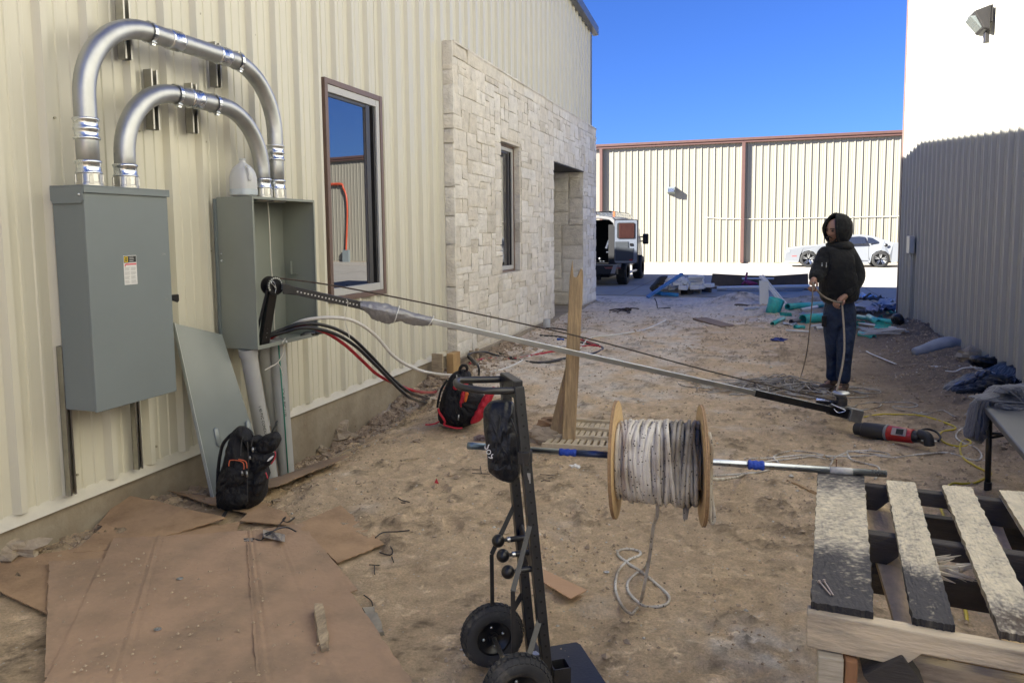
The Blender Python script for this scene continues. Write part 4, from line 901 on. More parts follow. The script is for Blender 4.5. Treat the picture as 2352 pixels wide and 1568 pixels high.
def ropemat(name, c, fleck=(.03, .025, .02), dirt=(.30, .24, .17), dth=.52):
    m, nt, b = newmat(name); N = nt.nodes.new; L = nt.links.new
    tc = N('ShaderNodeTexCoord'); vo = N('ShaderNodeTexVoronoi'); vo.inputs['Scale'].default_value = 95; L(tc.outputs['Object'], vo.inputs[0])
    lt = N('ShaderNodeMath'); lt.operation = 'LESS_THAN'; lt.inputs[1].default_value = .27; L(vo.outputs[0], lt.inputs[0])
    cr_ = N('ShaderNodeMath'); cr_.operation = 'GREATER_THAN'; cr_.inputs[1].default_value = .62; L(vo.outputs[1], cr_.inputs[0])
    an = N('ShaderNodeMath'); an.operation = 'MULTIPLY'; L(lt.outputs[0], an.inputs[0]); L(cr_.outputs[0], an.inputs[1])
    no = N('ShaderNodeTexNoise'); no.inputs['Scale'].default_value = 7; no.inputs['Detail'].default_value = 7; L(tc.outputs['Object'], no.inputs[0])
    mr = N('ShaderNodeMapRange'); mr.inputs[1].default_value = dth-.12; mr.inputs[2].default_value = dth+.16; L(no.outputs[0], mr.inputs[0])
    m1 = N('ShaderNodeMix'); m1.data_type = 'RGBA'; m1.inputs[6].default_value = (*c, 1); m1.inputs[7].default_value = (*dirt, 1); L(mr.outputs[0], m1.inputs[0])
    m2 = N('ShaderNodeMix'); m2.data_type = 'RGBA'; L(an.outputs[0], m2.inputs[0]); L(m1.outputs[2], m2.inputs[6]); m2.inputs[7].default_value = (*fleck, 1); L(m2.outputs[2], b.inputs['Base Color'])
    b.inputs['Roughness'].default_value = .85; v2 = N('ShaderNodeTexVoronoi'); v2.inputs['Scale'].default_value = 240; L(tc.outputs['Object'], v2.inputs[0])
    bp = N('ShaderNodeBump'); bp.inputs['Strength'].default_value = .6; bp.inputs['Distance'].default_value = .002; L(v2.outputs[0], bp.inputs['Height']); L(bp.outputs[0], b.inputs['Normal']); return m
m_rope = ropemat('braided_rope', (.66, .63, .57)); m_roped = ropemat('braided_rope_greasy', (.50, .475, .42), dirt=(.15, .125, .095), dth=.46)
q0 = Vector((0, 0, 1)).rotation_difference(ax); uu, vv = Vector((0, 0, 1)), ax.cross(Vector((0, 0, 1))).normalized()
LEN = (RBk-RF).length-.016; rr = .0072; rng2 = random.Random(4)
t1, t2 = MB(), MB()
def winds(t, f0, f1, turns, rad, wob, seed, skew=0):
    P = []; N_ = int(turns*22); 
    for i in range(N_+1):
        th = 2*math.pi*turns*i/N_; f = f0+(f1-f0)*i/N_
        s_ = f*LEN+.008+wob*noise.noise(Vector((th*.35, seed, 0)))*.02+skew*math.sin(th)*.5
        s_ = min(LEN+.002, max(.012, s_))
        r = rad+.006*noise.noise(Vector((th*.2, seed, 5)))
        P.append(RF+drop+ax*s_+uu*r*math.cos(th)*1.0+vv*r*math.sin(th))
    t.tube(P, rr, 7)
for layer, (rad, n_) in enumerate(((.104, 24), (.116, 23))): winds(t1, 0, .62, n_*.62, rad, .2, layer); winds(t2, .62, 1, n_*.38, rad, .2, layer+9)
winds(t1, .03, .45, 5, .133, 1.8, 33, .05); winds(t1, .25, .62, 5, .137, 1.8, 34, -.045); winds(t2, .55, .95, 5, .136, 1.8, 35, .04); winds(t1, .0, .60, 12, .128, .9, 3, .006); winds(t1, .18, .5, 5, .139, 1.2, 4, -.030); winds(t1, .08, .42, 4, .136, 1.2, 14, .034); winds(t2, .56, .98, 9, .130, .9, 5, .012); winds(t1, .5, .72, 3, .142, 1, 6, .02); winds(t2, .70, .97, 4, .143, 1.2, 7, -.012)
t1.build('rope_winding', m_rope, RL); t2.build('greasy_winding', m_roped, RL)
# slack loops at the right flange
pts = [RF+drop+ax*(LEN*.86)-uu*.13, RF+drop+ax*(LEN*.84)-uu*.19-fwd*.03, RF+drop+ax*(LEN*.90)-uu*.135]
t = MB(); t.tube(smooth_path(pts, 6), rr, 7); t.build('slack_loop', m_roped, RL)
e = RBk-ax*.004
t = MB(); t.tube(smooth_path([e+uu*.12-fwd*.1, e+uu*.07-fwd*.12+ax*.004, e-uu*.02-fwd*.12, e-uu*.13-fwd*.1+ax*.006, e-uu*.185-fwd*.09+ax*.012, e-uu*.175-fwd*.08+ax*.026, e-uu*.08-fwd*.09+ax*.012, e+uu*.0-fwd*.10+ax*.010], 6), .0068, 7); t.build('slack_loop', m_rope, RL)
# rope hanging to the ground and its figure-of-eight
c4 = crop(1360, 900, 2.70)
hang0 = RF+drop+ax*(LEN*.52)-uu*.14
g = lambda x, y: G(*c4(x, y), .008)
P = [hang0+uu*.02, hang0-uu*.05, ond(*c4(463, 900), 2.72), ond(*c4(440, 1080), 2.78), ond(*c4(410, 1250), 2.84), g(380, 1380), g(345, 1435), g(318, 1450), g(270, 1410), g(225, 1310), g(228, 1220), g(255, 1160), g(310, 1110), g(370, 1085), g(378, 1060), g(320, 1042), g(250, 1050), g(240, 1080), g(300, 1130), g(400, 1195), g(490, 1270), g(560, 1340), g(545, 1390), g(460, 1408), g(390, 1395), g(310, 1320), g(300, 1255), g(350, 1200), g(410, 1160), ond(*c4(430, 1120), 2.80)]
t = MB(); t.tube(smooth_path(P, 6), .0066, 8); tag(t.build('rope_tail', m_rope), 'white rope hanging from the reel into a figure-of-eight on the dirt', 'rope')
c3 = crop(1660, 860, 3.178); g = lambda x, y, l=0: G(*c3(x, y), .008+l)
gr = lambda *pts: [g(x, y) for x, y in pts]
t = MB(); t.tube(smooth_path([e-uu*.03+fwd*.05, ond(*c3(60, 712), 2.9)]+gr((150, 700), (300, 682), (480, 676), (700, 655), (860, 662), (1040, 664), (1240, 660), (1400, 672), (1560, 652), (1760, 636), (1870, 660), (1960, 690), (2020, 690), (2035, 650), (1990, 600), (1900, 565), (1845, 520), (1870, 470), (1935, 440)), 6), .0066, 8)
tag(t.build('white_rope', m_rope), 'long white rope running from the reel across the dirt towards the table', 'rope')
t = MB(); t.tube(smooth_path([e-uu*.06+fwd*.03, ond(*c3(100, 835), 2.9)]+gr((260, 800), (420, 710), (560, 690), (700, 672), (780, 665), (900, 690), (960, 665), (1060, 630), (1200, 622), (1320, 640), (1345, 660), (1250, 650), (1050, 625), (1040, 650), (1070, 690), (1180, 720), (1260, 740), (1275, 780), (1240, 835)), 6), .0066, 8)
tag(t.build('white_rope', m_rope), 'second white rope with open loops lying behind the steel axle', 'rope')
t = MB(); t.tube(smooth_path(gr((30, 810), (300, 790), (430, 770), (520, 720), (500, 690), (490, 665), (560, 635), (660, 625), (780, 640), (870, 660), (925, 690), (900, 745)), 6), .0066, 8)
tag(t.build('white_rope', m_rope), 'third white rope curving in a wide arc just behind the taped axle', 'rope')
m_ropeg = ropemat('grey_rope', (.46, .44, .40), dth=.5)
t = MB(); t.tube(smooth_path([ca+Vector((.05, 0, 0))]+gr((1100, 290), (1200, 262), (1280, 270), (1270, 295), (1150, 320), (1090, 325), (1110, 280), (1300, 262), (1500, 265), (1560, 285), (1500, 300), (1380, 292), (1400, 315), (1520, 335), (1620, 350), (1740, 322), (1830, 365), (1900, 375), (1920, 345), (1945, 352)), 6), .006, 7)
tag(t.build('grey_rope', m_ropeg), 'grey rope trailing in flat loops to the right of the winch', 'rope')

# ---------------------------------------------------------------- heap of grey rope beside the boom
hc = G(1800, 905); r5 = random.Random(12)
HP = []
for k in range(11):
    cx, cy = r5.gauss(0, .22), r5.gauss(0, .07); ra, rb = r5.uniform(.08, .28), r5.uniform(.05, .13); ph = r5.uniform(0, 6.3); tl = r5.uniform(.2, .55)
    nturn = r5.choice((1, 1, 2))
    for i in range(nturn*9):
        a = ph+i*2*math.pi/9; x, y = cx+ra*math.cos(a)*r5.uniform(.8, 1.15), cy+rb*math.sin(a+tl)*r5.uniform(.8, 1.15)
        hgt = .13*math.exp(-(x/.33)**2-(y/.16)**2)*r5.uniform(.1, 1.0)
        HP.append(gp(hc.x+x*1.25, hc.y+.12+y*1.6+.0*x, .008+hgt))
t = MB(); t.tube(smooth_path(HP, 5), .0062, 6)
HP = []
for k in range(24):
    cx, cy = r5.gauss(-.06, .30), r5.gauss(0, .08); ra, rb = r5.uniform(.07, .22), r5.uniform(.04, .10); ph = r5.uniform(0, 6.3)
    for i in range(8):
        a = ph+i*2*math.pi/8; x, y = cx+ra*math.cos(a), cy+rb*math.sin(a)
        hgt = .15*math.exp(-(x/.33)**2-(y/.16)**2)*r5.uniform(.3, 1.0)
        HP.append(gp(hc.x+x*1.25, hc.y+.12+y*1.6, .008+hgt))
t.tube(smooth_path(HP, 5), .0062, 6)
tag(t.build('rope_heap', m_ropeg), 'tangled heap of grey rope on the dirt in front of the standing person', 'rope')

# ---------------------------------------------------------------- yellow extension cord
m_yel = M('yellow_cord', (.55, .42, .02), rough=.4, var=.15)
P = [g(1160, 372), g(1280, 352), g(1400, 352), g(1560, 358), g(1680, 385), g(1780, 420), g(1838, 445), g(1830, 465), g(1760, 475), g(1725, 500), g(1740, 545), g(1800, 578), g(1900, 590), g(1955, 565), g(1930, 540), g(1885, 560), g(1875, 620), g(1905, 680), g(1980, 730), g(2060, 772), g(2105, 790), g(2080, 815), g(1990, 860), g(1900, 868), g(1800, 875)]
c5 = crop(1860, 1080, 3.015); g5 = lambda x, y: G(*c5(x, y), .008)
P += [g5(1040, 300), g5(1060, 400), g5(1000, 430), g5(930, 500), g5(900, 620), g5(980, 750), g5(1090, 830), g5(1160, 870), g5(1180, 950), g5(1215, 1060), g5(1225, 1140)]
t = MB(); t.tube(smooth_path(P, 6), .0072, 8); tag(t.build('extension_cord', m_yel), 'yellow extension cord winding from the drill past the table leg under the pallet', 'cord')

# ---------------------------------------------------------------- hand truck
m_truck = M('truck_steel', (.026, .026, .028), rough=.34, var=.3, scale=20, bump=.08, bscale=90, spec=.5)
HT = thing('hand_truck', 'black steel hand truck with perforated uprights and two knobbly tyres', 'hand truck', (-.75, 2.3, 0))
wf, wn = Vector((-.885, 2.385, .113)), Vector((-.700, 2.108, .113)); axl = (wn-wf).normalized(); fc = Vector((-axl.y, axl.x, 0)); fc = fc if fc.x > 0 else -fc
m_tyre = M('dusty_rubber', (.035, .035, .036), rough=.75, var=.3, scale=14, bump=.2, col2=(.16, .145, .12), thr=.62, soft=.1, dscale=9)
m_holed = M('hole_dark', (.002, .002, .002), bump=0, var=0)
def wheel(c):
    R, w_ = .113, .036; t = MB()
    t.lathe([(.062, -w_*.8), (.075, -w_), (.098, -w_*.95), (.108, -w_*.62), (R-.002, -w_*.3), (R-.002, w_*.3), (.108, w_*.62), (.098, w_*.95), (.075, w_), (.062, w_*.8)], c, axl, 40)
    q = Vector((0, 0, 1)).rotation_difference(axl); q = q.to_matrix()
    for i in range(36):
        a = 2*math.pi*i/36
        for s_, da in ((-.62, 0), (0, .5), (.62, 0)):
            aa = a+da*2*math.pi/36; e1 = q@Vector((math.cos(aa), math.sin(aa), 0)); tt = q@Vector((-math.sin(aa), math.cos(aa), 0))
            rd = R-.001 if s_ == 0 else R-.0085; n_ = (e1+axl*s_*.8).normalized()
            t.obox(c+e1*rd+axl*w_*s_, (.008, .0115, .019), Matrix((n_, tt, n_.cross(tt))).transposed())
    ty = t.build('wheel', m_tyre, HT)
    t = MB(); t.lathe([(0, -.012), (.05, -.012), (.055, -.024), (.064, -.026), (.066, 0), (.064, .026), (.055, .024), (.05, .012), (0, .012)], c, axl, 30); t.cyl(c-axl*.03, c+axl*.03, .017, 14); t.build('rim', m_black, ty)
    for k in range(4):
        t = MB(); a = math.pi/4+k*math.pi/2; e1 = q@Vector((math.cos(a), math.sin(a), 0))
        t.ball(c+e1*.036+axl*.013, .0055, 8, 6); t.build('bolt', m_zinc, ty)
wheel(wf); wheel(wn)
nb, ntp = Vector((-.649, 2.290, .012)), Vector((-.775, 2.375, 1.025)); fb, ftp = Vector((-.757, 2.452, .012)), Vector((-.872, 2.510, 1.025))
fside = (nb-fb).normalized()
for a, b in ((nb, ntp), (fb, ftp)):
    e = (b-a).normalized(); t = MB(); t.bar(a, b, .034, .034, up=tuple(fside)); up_ = t.build('upright', m_truck, HT, bevel=.003)
    L = (b-a).length; nrm = -fside if (-fside).dot(CAM-a) > 0 else fside; nrm = (nrm-e*nrm.dot(e)).normalized(); n2 = e.cross(nrm); n2 = n2 if n2.dot(CAM-a) > 0 else -n2
    k = .04
    while k < L-.03:
        q = a+e*k
        t = MB(); t.cyl(q+nrm*.0168, q+nrm*.0176, .0042, 8); t.build('hole', m_holed, up_)
        k += .037
t = MB(); t.bar(ntp+Vector((0, 0, .002)), ftp+Vector((0, 0, .002)), .034, .036); t.bar(ntp-Vector((0, 0, .03)), ftp-Vector((0, 0, .03)), .024, .03); t.build('top_bar', m_truck, HT, bevel=.003)
t = MB(); q = nb+(ntp-nb)*.765; t.obox(q, (.04, .042, .045), None); t.build('collar', m_truck, HT, bevel=.003)
t = MB(); q = nb+(ntp-nb)*.70; nrm = -fside; t.obox(q+fside*.0175, (.012, .002, .035)); t.build('slot', m_pale if 'm_pale' in globals() else m_galv, HT)
# loop handle reaching back to the left
hb = -fc; q1, q2 = ntp+Vector((0, 0, -.012)), ftp+Vector((0, 0, -.004)); out = .150
P = [q1, q1+hb*.04, q1+hb*(out-.05)+Vector((0, 0, .004)), q1+hb*(out-.01)-fside*.02+Vector((0, 0, .006)), q1+hb*(out+.04)-fside*.07+Vector((0, 0, .01)), q2+hb*(out+.03)+fside*.03+Vector((0, 0, .008)), q2+hb*(out-.02)+fside*.004+Vector((0, 0, .004)), q2+hb*.04, q2]
t = MB(); t.tube(smooth_path(P, 6), .0125, 12); t.build('handle', m_truck, HT)
# bent flat braces
for a, b, wc in ((nb, ntp, wn), (fb, ftp, wf)):
    q = lambda f: a+(b-a)*f
    bend = a+hb*.205+Vector((0, 0, .40)); bend = Vector((wc.x, wc.y, 0))+Vector((0, 0, .41))-axl*(0)+((a-wc)-fc*(a-wc).dot(fc))*.35; bend.z = .415
    t = MB(); t.bar(q(.56), bend, .004, .016, up=tuple(fc)); t.bar(bend, Vector((wc.x, wc.y, .12))+(bend-wc-Vector((0, 0, bend.z-wc.z))), .004, .014, up=tuple(fc)); t.build('brace', m_truck, HT)
    t = MB(); t.bar(q(.245), Vector((wc.x, wc.y, .125))+fc*.03+(bend-wc-Vector((0, 0, bend.z-wc.z))), .005, .018, up=tuple(fc)); t.build('brace', m_truck, HT)
t = MB(); t.tube([wf, wn], .008, 10); t.bar(wn*.5+wf*.5+Vector((0, 0, .01)), (nb+fb)/2+Vector((0, 0, .07)), .03, .008); t.build('axle', m_strut, HT)
for k, f in enumerate((.455, .425, .392)):
    c = (fb+(ftp-fb)*f)*(.62-.28*k)+(nb+(ntp-nb)*f)*(.38+.28*k)
    t = MB(); t.cyl(c, c+hb*.055, .010, 12); t.cyl(c+hb*.06, c+hb*.09, .006, 10); kn = t.build('hitch_shank', m_truck, HT)
    t = MB(); t.cyl(c+hb*.055, c+hb*.066, .0105, 8); t.build('nut', m_zinc, kn)
    t = MB(); t.ball(c+hb*.098, .023, 18, 12); t.build('ball', m_black, kn)
c = (fb+(ftp-fb)*.455)*.5+(nb+(ntp-nb)*.36)*.5
t = MB(); a_, b_ = fb+(ftp-fb)*.47, nb+(ntp-nb)*.36; t.bar(a_-fside*-.02, b_-fside*.02, .010, .05); t.build('crossbar', m_truck, HT, bevel=.003)
t = MB(); t.bar(nb+(ntp-nb)*.06, fb+(ftp-fb)*.06, .02, .03); t.build('crossbar', m_truck, HT)
# toe plate
t = MB(); c = (nb+fb)/2; t.hexa([c+fside*.15+fc*.0+Vector((0, 0, -.008)), c+fside*.15+fc*.2+Vector((0, 0, -.008)), c-fside*.15+fc*.2+Vector((0, 0, -.008)), c-fside*.15+Vector((0, 0, -.008)), c+fside*.15, c+fside*.15+fc*.2, c-fside*.15+fc*.2, c-fside*.15]); t.build('toe_plate', m_truck, HT, bevel=.002)
t = MB(); q = nb+fc*.04+Vector((0, 0, .045)); s_ = .028
for o_ in ((-s_, 0), (s_, 0)): t.obox(q+fc*o_[0], (.004, .056, .075), Matrix.Rotation(math.atan2(fc.y, fc.x), 3, 'Z'))
for o_ in (-s_, s_): t.obox(q+fside*o_, (.056, .004, .075), Matrix.Rotation(math.atan2(fc.y, fc.x), 3, 'Z'))
t.build('socket', m_truck, HT)
# black pouch hanging from it
m_nylon = M('black_nylon', (.012, .014, .02), rough=.45, var=.2, scale=10, bump=.5, bscale=60, spec=.45)
BG = thing('tool_pouch', 'black nylon drawstring pouch hanging from the hand truck under its handle', 'bag', tuple((ntp+ftp)/2-Vector((0, 0, .4))))
cA = crop(1040, 880, 5.6)
dep = (ftp-CAM).dot(fwd)-.02
outl = [(630, 330), (560, 390), (520, 470), (525, 700), (550, 900), (570, 1050), (585, 1240), (650, 1310), (760, 1370), (860, 1405), (930, 1380), (1000, 1310), (1010, 1200), (1000, 900), (960, 600), (930, 400), (900, 340), (780, 315)]
def outline_solid(mb, pts, depth, thick, nz=7, puff=.5, wr=.006, seed=0, cen=None):
    """a soft bulging body whose rim follows pts"""
    sh = depth/2.5; n = len(pts); cx, cy = cen or (sum(p[0] for p in pts)/n, sum(p[1] for p in pts)/n); rows = []
    sp = smooth_path([Vector((p[0], p[1], 0)) for p in pts], 5, True); m_ = len(sp)
    levels = [0, .08, .16, .24, .32, .4, .48, .56, .64, .72, .8, .87, .93, .97, 1.0]
    for sgn in (1, -1):
        P = []
        for L_ in levels:
            row = []
            for p in sp:
                x, y = cx+(p.x-cx)*L_, cy+(p.y-cy)*L_; hgt = thick*.5*math.sqrt(max(0, 1-L_**2.6))
                q = ond(x, y, depth); fx, fy = sh*x, sh*y
                wv = noise.noise(Vector((fx*.05, fy*.05, seed)))+.6*noise.noise(Vector((fx*.17+fy*.05, fy*.05, seed+4)))+.45*(1-2*abs(noise.noise(Vector((fx*.22-fy*.06, fy*.07, seed+8)))))
                q -= fwd*sgn*(hgt+wr*wv*(1 if L_ < 1 else 0))
                row.append(q)
            P.append(row)
        if sgn < 0: P = P[::-1]
        mb.s = True; k = len(P)
        V = [q for r in P for q in r]; Fs = []
        for i in range(k-1):
            for j in range(m_):
                a, b = i*m_+j, i*m_+(j+1) % m_; Fs.append((a, b, b+m_, a+m_))
        mb.add(V, Fs)
t = MB(); outline_solid(t, [cA(*p) for p in outl], dep, .12, wr=.012, seed=2); t.build('pouch', m_nylon, BG, weld=True)
t = MB()
for (x0, y0), (x1, y1), (x2, y2) in (((740, 520), (700, 800), (680, 1150)), ((880, 560), (960, 800), (990, 1100)), ((820, 700), (860, 1000), (900, 1250)), ((660, 1230), (720, 1240), (830, 1180))):
    t.tube(smooth_path([ond(*cA(x0, y0), dep-.060), ond(*cA(x1, y1), dep-.064), ond(*cA(x2, y2), dep-.055)], 5), .0035, 6)
t.build('crease', m_nylon, BG)
q = ond(*cA(598, 985), dep-.058); text('So9', .036, m_whiteink, BG, ond(*cA(600, 1000), dep-.050), -upv*.92+rgt*.35, rgt*.92+upv*.35)

# ---------------------------------------------------------------- pallet used as a stand
def woodtint(mb_, quad, th, fn, nu=16, nv=90, jag=.002, seed=0):
    """board from a 4-corner top outline (a,b near->far order: bl, br, tr, tl), colour per vertex from fn(u,v)"""
    bl, br_, tr_, tl_ = [Vector(q) for q in quad]; P = []
    old = mb_.col; base = len(mb_.v)
    grid = []
    for i in range(nu+1):
        row = []
        for j in range(nv+1):
            a, b = i/nu, j/nv; q = bl*(1-a)*(1-b)+br_*a*(1-b)+tr_*a*b+tl_*(1-a)*b
            if i in (0, nu): q = q+(br_-bl).normalized()*jag*noise.noise(Vector((j*.11, seed, i)))*(1.3)
            if j in (0, nv): q = q+(tl_-bl).normalized()*jag*2*noise.noise(Vector((i*.5, seed, j)))
            q.z += .0012*noise.noise(Vector((i*.9, j*.12, seed)))
            row.append((q, fn(a, b)))
        grid.append(row)
    def emit(rows):
        n = len(mb_.v); k, m_ = len(rows), len(rows[0])
        for r in rows:
            for q, c in r: mb_.v.append(q); mb_.c.append(c)
        for i in range(k-1):
            for j in range(m_-1):
                a = n+i*m_+j; b = n+(i+1)*m_+j; mb_.f.append([a, b, b+1, a+1]); mb_.mi.append(0); mb_.sm.append(False)
    emit(grid)
    dn = Vector((0, 0, -th)); low = [[(q+dn, c) for q, c in reversed(r)] for r in grid]; emit([[low[i][j] for j in (0, nv)] for i in (0, nu)])
    rim = [grid[0][j] for j in range(nv+1)]+[grid[i][nv] for i in range(1, nu+1)]+[grid[nu][j] for j in range(nv-1, -1, -1)]+[grid[i][0] for i in range(nu-1, -1, -1)]
    dk = lambda c: tuple(x*.55 for x in c)
    emit([[(q, dk(c)), (q+dn, dk(c))] for q, c in rim])
mpw = M('pallet_wood', (.5, .45, .35), rough=.85, var=.22, scale=30, bump=.5, bscale=120, attr=True, stretch=(1, .35, 1))
PALE, CHAR, GREY, TAN = np.array((.68, .60, .43)), np.array((.055, .052, .054)), np.array((.34, .31, .265)), np.array((.42, .30, .18))
def boardfn(k, ymask, seed, base=CHAR):
    def fn(a, b):
        n1 = .55*noise.noise(Vector((a*5, b*46, seed)))+.8*noise.noise(Vector((a*11, b*120, seed+3)))+.5*noise.noise(Vector((a*40, b*150, seed+8)))
        g_ = ymask(b)+.25*noise.noise(Vector((a*2, b*6, seed+7)))
        f = .92*sstep(.20, 1.05, g_+n1*.6); gm = sstep(.1, .5, g_+.2*n1)
        c = base*(1-gm)+(GREY*.75)*gm; c = c*(1-f)+PALE*f
        return tuple(c)
    return fn
PT = .755
PAL = thing('pallet', 'scorched wooden pallet with black and yellow flecked boards under the right end of the axle', 'pallet', (.4, 2.1, PT-.1))
bell = lambda c, w_, h=1: (lambda b: h*math.exp(-((b-c)/w_)**2))
specs = [([(.119, 1.648), (.240, 1.640), (.337, 2.593), (.197, 2.585)], bell(.60, .30, .80), CHAR),
         ([(.312, 1.640), (.388, 1.632), (.478, 2.556), (.396, 2.55)], lambda b: .86-.9*(1-sstep(.14, .42, b)), CHAR),
         ([(.466, 1.634), (.545, 1.624), (.634, 2.557), (.552, 2.551)], lambda b: .98-.75*(1-sstep(.05, .25, b)), np.array((.10, .075, .055))),
         ([(.62, 1.62), (.70, 1.61), (.790, 2.56), (.706, 2.549)], lambda b: 1.05, np.array((.2, .15, .11))),
         ([(.79, 1.60), (.87, 1.59), (.955, 2.55), (.87, 2.545)], lambda b: .7, GREY)]
for k, (q, fm, bs) in enumerate(specs):
    t = MB(); woodtint(t, [(x, y, PT) for x, y in q], .015, boardfn(k, fm, k*5.3, bs), seed=k, nu=26, nv=230, jag=.003); t.build('deck_board', mpw, PAL)
m_pw2 = M('raw_pallet_wood', (.46, .37, .25), rough=.8, var=.25, scale=10, bump=.4, bscale=60, stretch=(.5, 3, 3), col2=(.20, .155, .11), thr=.6, dscale=16)
m_pwl = M('pale_pallet_wood', (.56, .50, .38), rough=.8, var=.22, scale=8, bump=.35, bscale=50, stretch=(.5, 3, 3), col2=(.36, .30, .22), thr=.6)
m_pwd = M('dark_pallet_wood', (.055, .048, .042), rough=.85, var=.4, scale=10, bump=.4, bscale=60, stretch=(.5, 3, 3))
m_pwf = M('smudged_stringer', (.60, .50, .35), rough=.8, var=.25, scale=7, bump=.4, bscale=50, stretch=(.5, 3, 3), col2=(.20, .17, .14), thr=.58, soft=.12, dscale=6)
def stringer(y0, mat_, name='stringer', x0=.098, x1=1.15, zt=PT-.016, h=.078, slope=-.10, notch=True):
    R = (x1-x0); prof = [(0, 0), (0, -h)]
    if notch:
        for a, b in ((.19, .40), (.62, .83)):
            prof += [(R*a-.014, -h), (R*a, -h+.012), (R*a+.02, -h+.034), (R*b-.02, -h+.034), (R*b, -h+.012), (R*b+.014, -h)]
    prof += [(R, -h), (R, 0)]
    ex = Vector((1, slope, 0)).normalized(); ey = Vector((0, 0, 1)); en = ex.cross(ey)
    t = MB(); t.prism(prof, .036, o=Vector((x0, y0, zt)), rot=Matrix((ex, ey, en)).transposed()); return t.build(name, mat_, PAL, bevel=.003)
stringer(1.668, m_pwf, x0=.114)
stringer(2.165, m_pwd, x0=.168); stringer(2.575, m_pwd, x0=.205)
t = MB()
for (x0, x1, y0) in ((.13, .19, 1.67),):
    pass
# lower pallet the first one is stacked on
LOW = thing('pallet', 'lower pale wooden pallet stacked under the scorched one and stood on short timbers', 'pallet', (.4, 2.1, PT-.22))
zl = PT-.094
for k, (x0, sk) in enumerate(((.10, .10), (.305, .02), (.50, .14), (.715, .05), (.93, .1))):
    t = MB(); woodtint(t, [(x0, 1.70, zl), (x0+.085, 1.69, zl), (x0+.085+sk, 2.62, zl), (x0+sk, 2.63, zl)], .014, (lambda s_: (lambda a, b: tuple(np.array((.66, .50, .30))*(1+.15*noise.noise(Vector((a*12, b*60, s_)))))))(k*3.), nu=8, nv=50, seed=k+9); 
    if k in (1, 2, 3): t.build('deck_board', mpw, LOW)
for y0, mt in ((1.70, m_pw2), (2.15, m_pwd), (2.6, m_pwd)):
    t = MB(); t.bar((.20+.08*(y0-1.7), y0, zl-.052), (1.15, y0-.1, zl-.052), .034, .075); t.build('stringer', mt, LOW, bevel=.003)
# splintered break on the middle
t = MB(); r6 = random.Random(2)
for k in range(14):
    p = Vector((.40+r6.uniform(-.01, .08), 1.98+r6.uniform(-.02, .03), PT-.03+r6.uniform(-.02, .01))); t.bar(p, p+Vector((r6.uniform(.03, .09), r6.uniform(-.05, .02), r6.uniform(-.02, .03))), .006, .009, taper=.1)
t.build('splinters', m_pwl, PAL)
# timbers standing underneath
def plank(A, B, w_, th, mat_, label, name='timber_post', up=(0, 1, 0)):
    t = MB(); t.bar(A, B, w_, th, up=up); return tag(t.build(name, mat_, bevel=.003), label, 'timber')
y_ = 1.625
plank((.160, y_, -.02), (.158, y_, PT-.098), .050, .03, m_pwl, 'pale grey upright timber at the left corner under the pallet')
plank((.196, y_+.01, -.02), (.198, y_+.01, PT-.098), .024, .05, M('reddish_wood', (.30, .15, .07), rough=.8, var=.3, stretch=(4, 4, .5)), 'narrow reddish upright timber just right of the corner timber', )
t = MB(); t.prism([(0, 0), (.088, 0), (.088, .50), (.02, .525), (0, .56)], .03, o=(.212, y_+.012, -.01), rot=Matrix(((1, 0, 0), (0, 0, -1), (0, 1, 0)))); 
t2 = tag(t.build('timber_post', m_pw2, bevel=.003), 'wide knotty upright timber with nail holes under the pallet', 'timber')
t = MB()
for dx, dz in ((.04, .42), (.072, .40)): t.cyl((.212+dx, y_-.0185, dz), (.212+dx, y_-.0195, dz), .0035, 8)
o = t.build('nail_holes', m_dark, t2, world=True); 
plank((.300, y_+.03, .60), (.255, y_+.03, .66), .09, .10, m_pwd, 'dark block wedged between the posts and the pallet')
t = MB(); t.box((.30, 1.72, .45), (.75, 1.735, .655)); tag(t.build('plywood_panel', m_ply), 'tan plywood panel standing inside the pallet stand', 'plywood')
t = MB(); t.prism([(0, 0), (.125, 0), (.125, .035), (.11, .05), (.03, .052), (.015, .04), (0, .035)], .03, o=(.325, 1.52, .575), rot=Matrix(((1, .08, 0), (0, 0, -1), (0, 1, 0)))); tag(t.build('timber_block', m_pwl, bevel=.004), 'pale wooden block with rounded corners at the bottom right under the pallet', 'timber')
# nails, little scrap on the board
NA = None
for k, (px, py, qx, qy) in enumerate(((1882, 1335, 1908, 1365), (1893, 1333, 1914, 1366))):
    a, b = onz(px, py, PT+.004), onz(qx, qy, PT+.003); t = MB(); t.cyl(a, b, .0016, 8); t.cyl(a-(b-a).normalized()*.001, a+(b-a).normalized()*.001, .004, 10)
    tag(t.build('nail', M('nail_metal', (.6, .5, .45), metal=.7, rough=.35)), ('left' if k == 0 else 'right')+' one of two nails lying on the leftmost scorched pallet board', 'nail', 'nails on the pallet')
a = onz(*c3(953, 752), PT); t = MB(); t.cyl(a, a+Vector((0, 0, .03)), .0016, 8); t.cyl(a+Vector((0, 0, .029)), a+Vector((0, 0, .031)), .0045, 10); tag(t.build('nail', M('rusty_nail', (.25, .13, .07), rough=.6)), 'rusty nail standing upright at the end of the pallet behind the axle', 'nail')

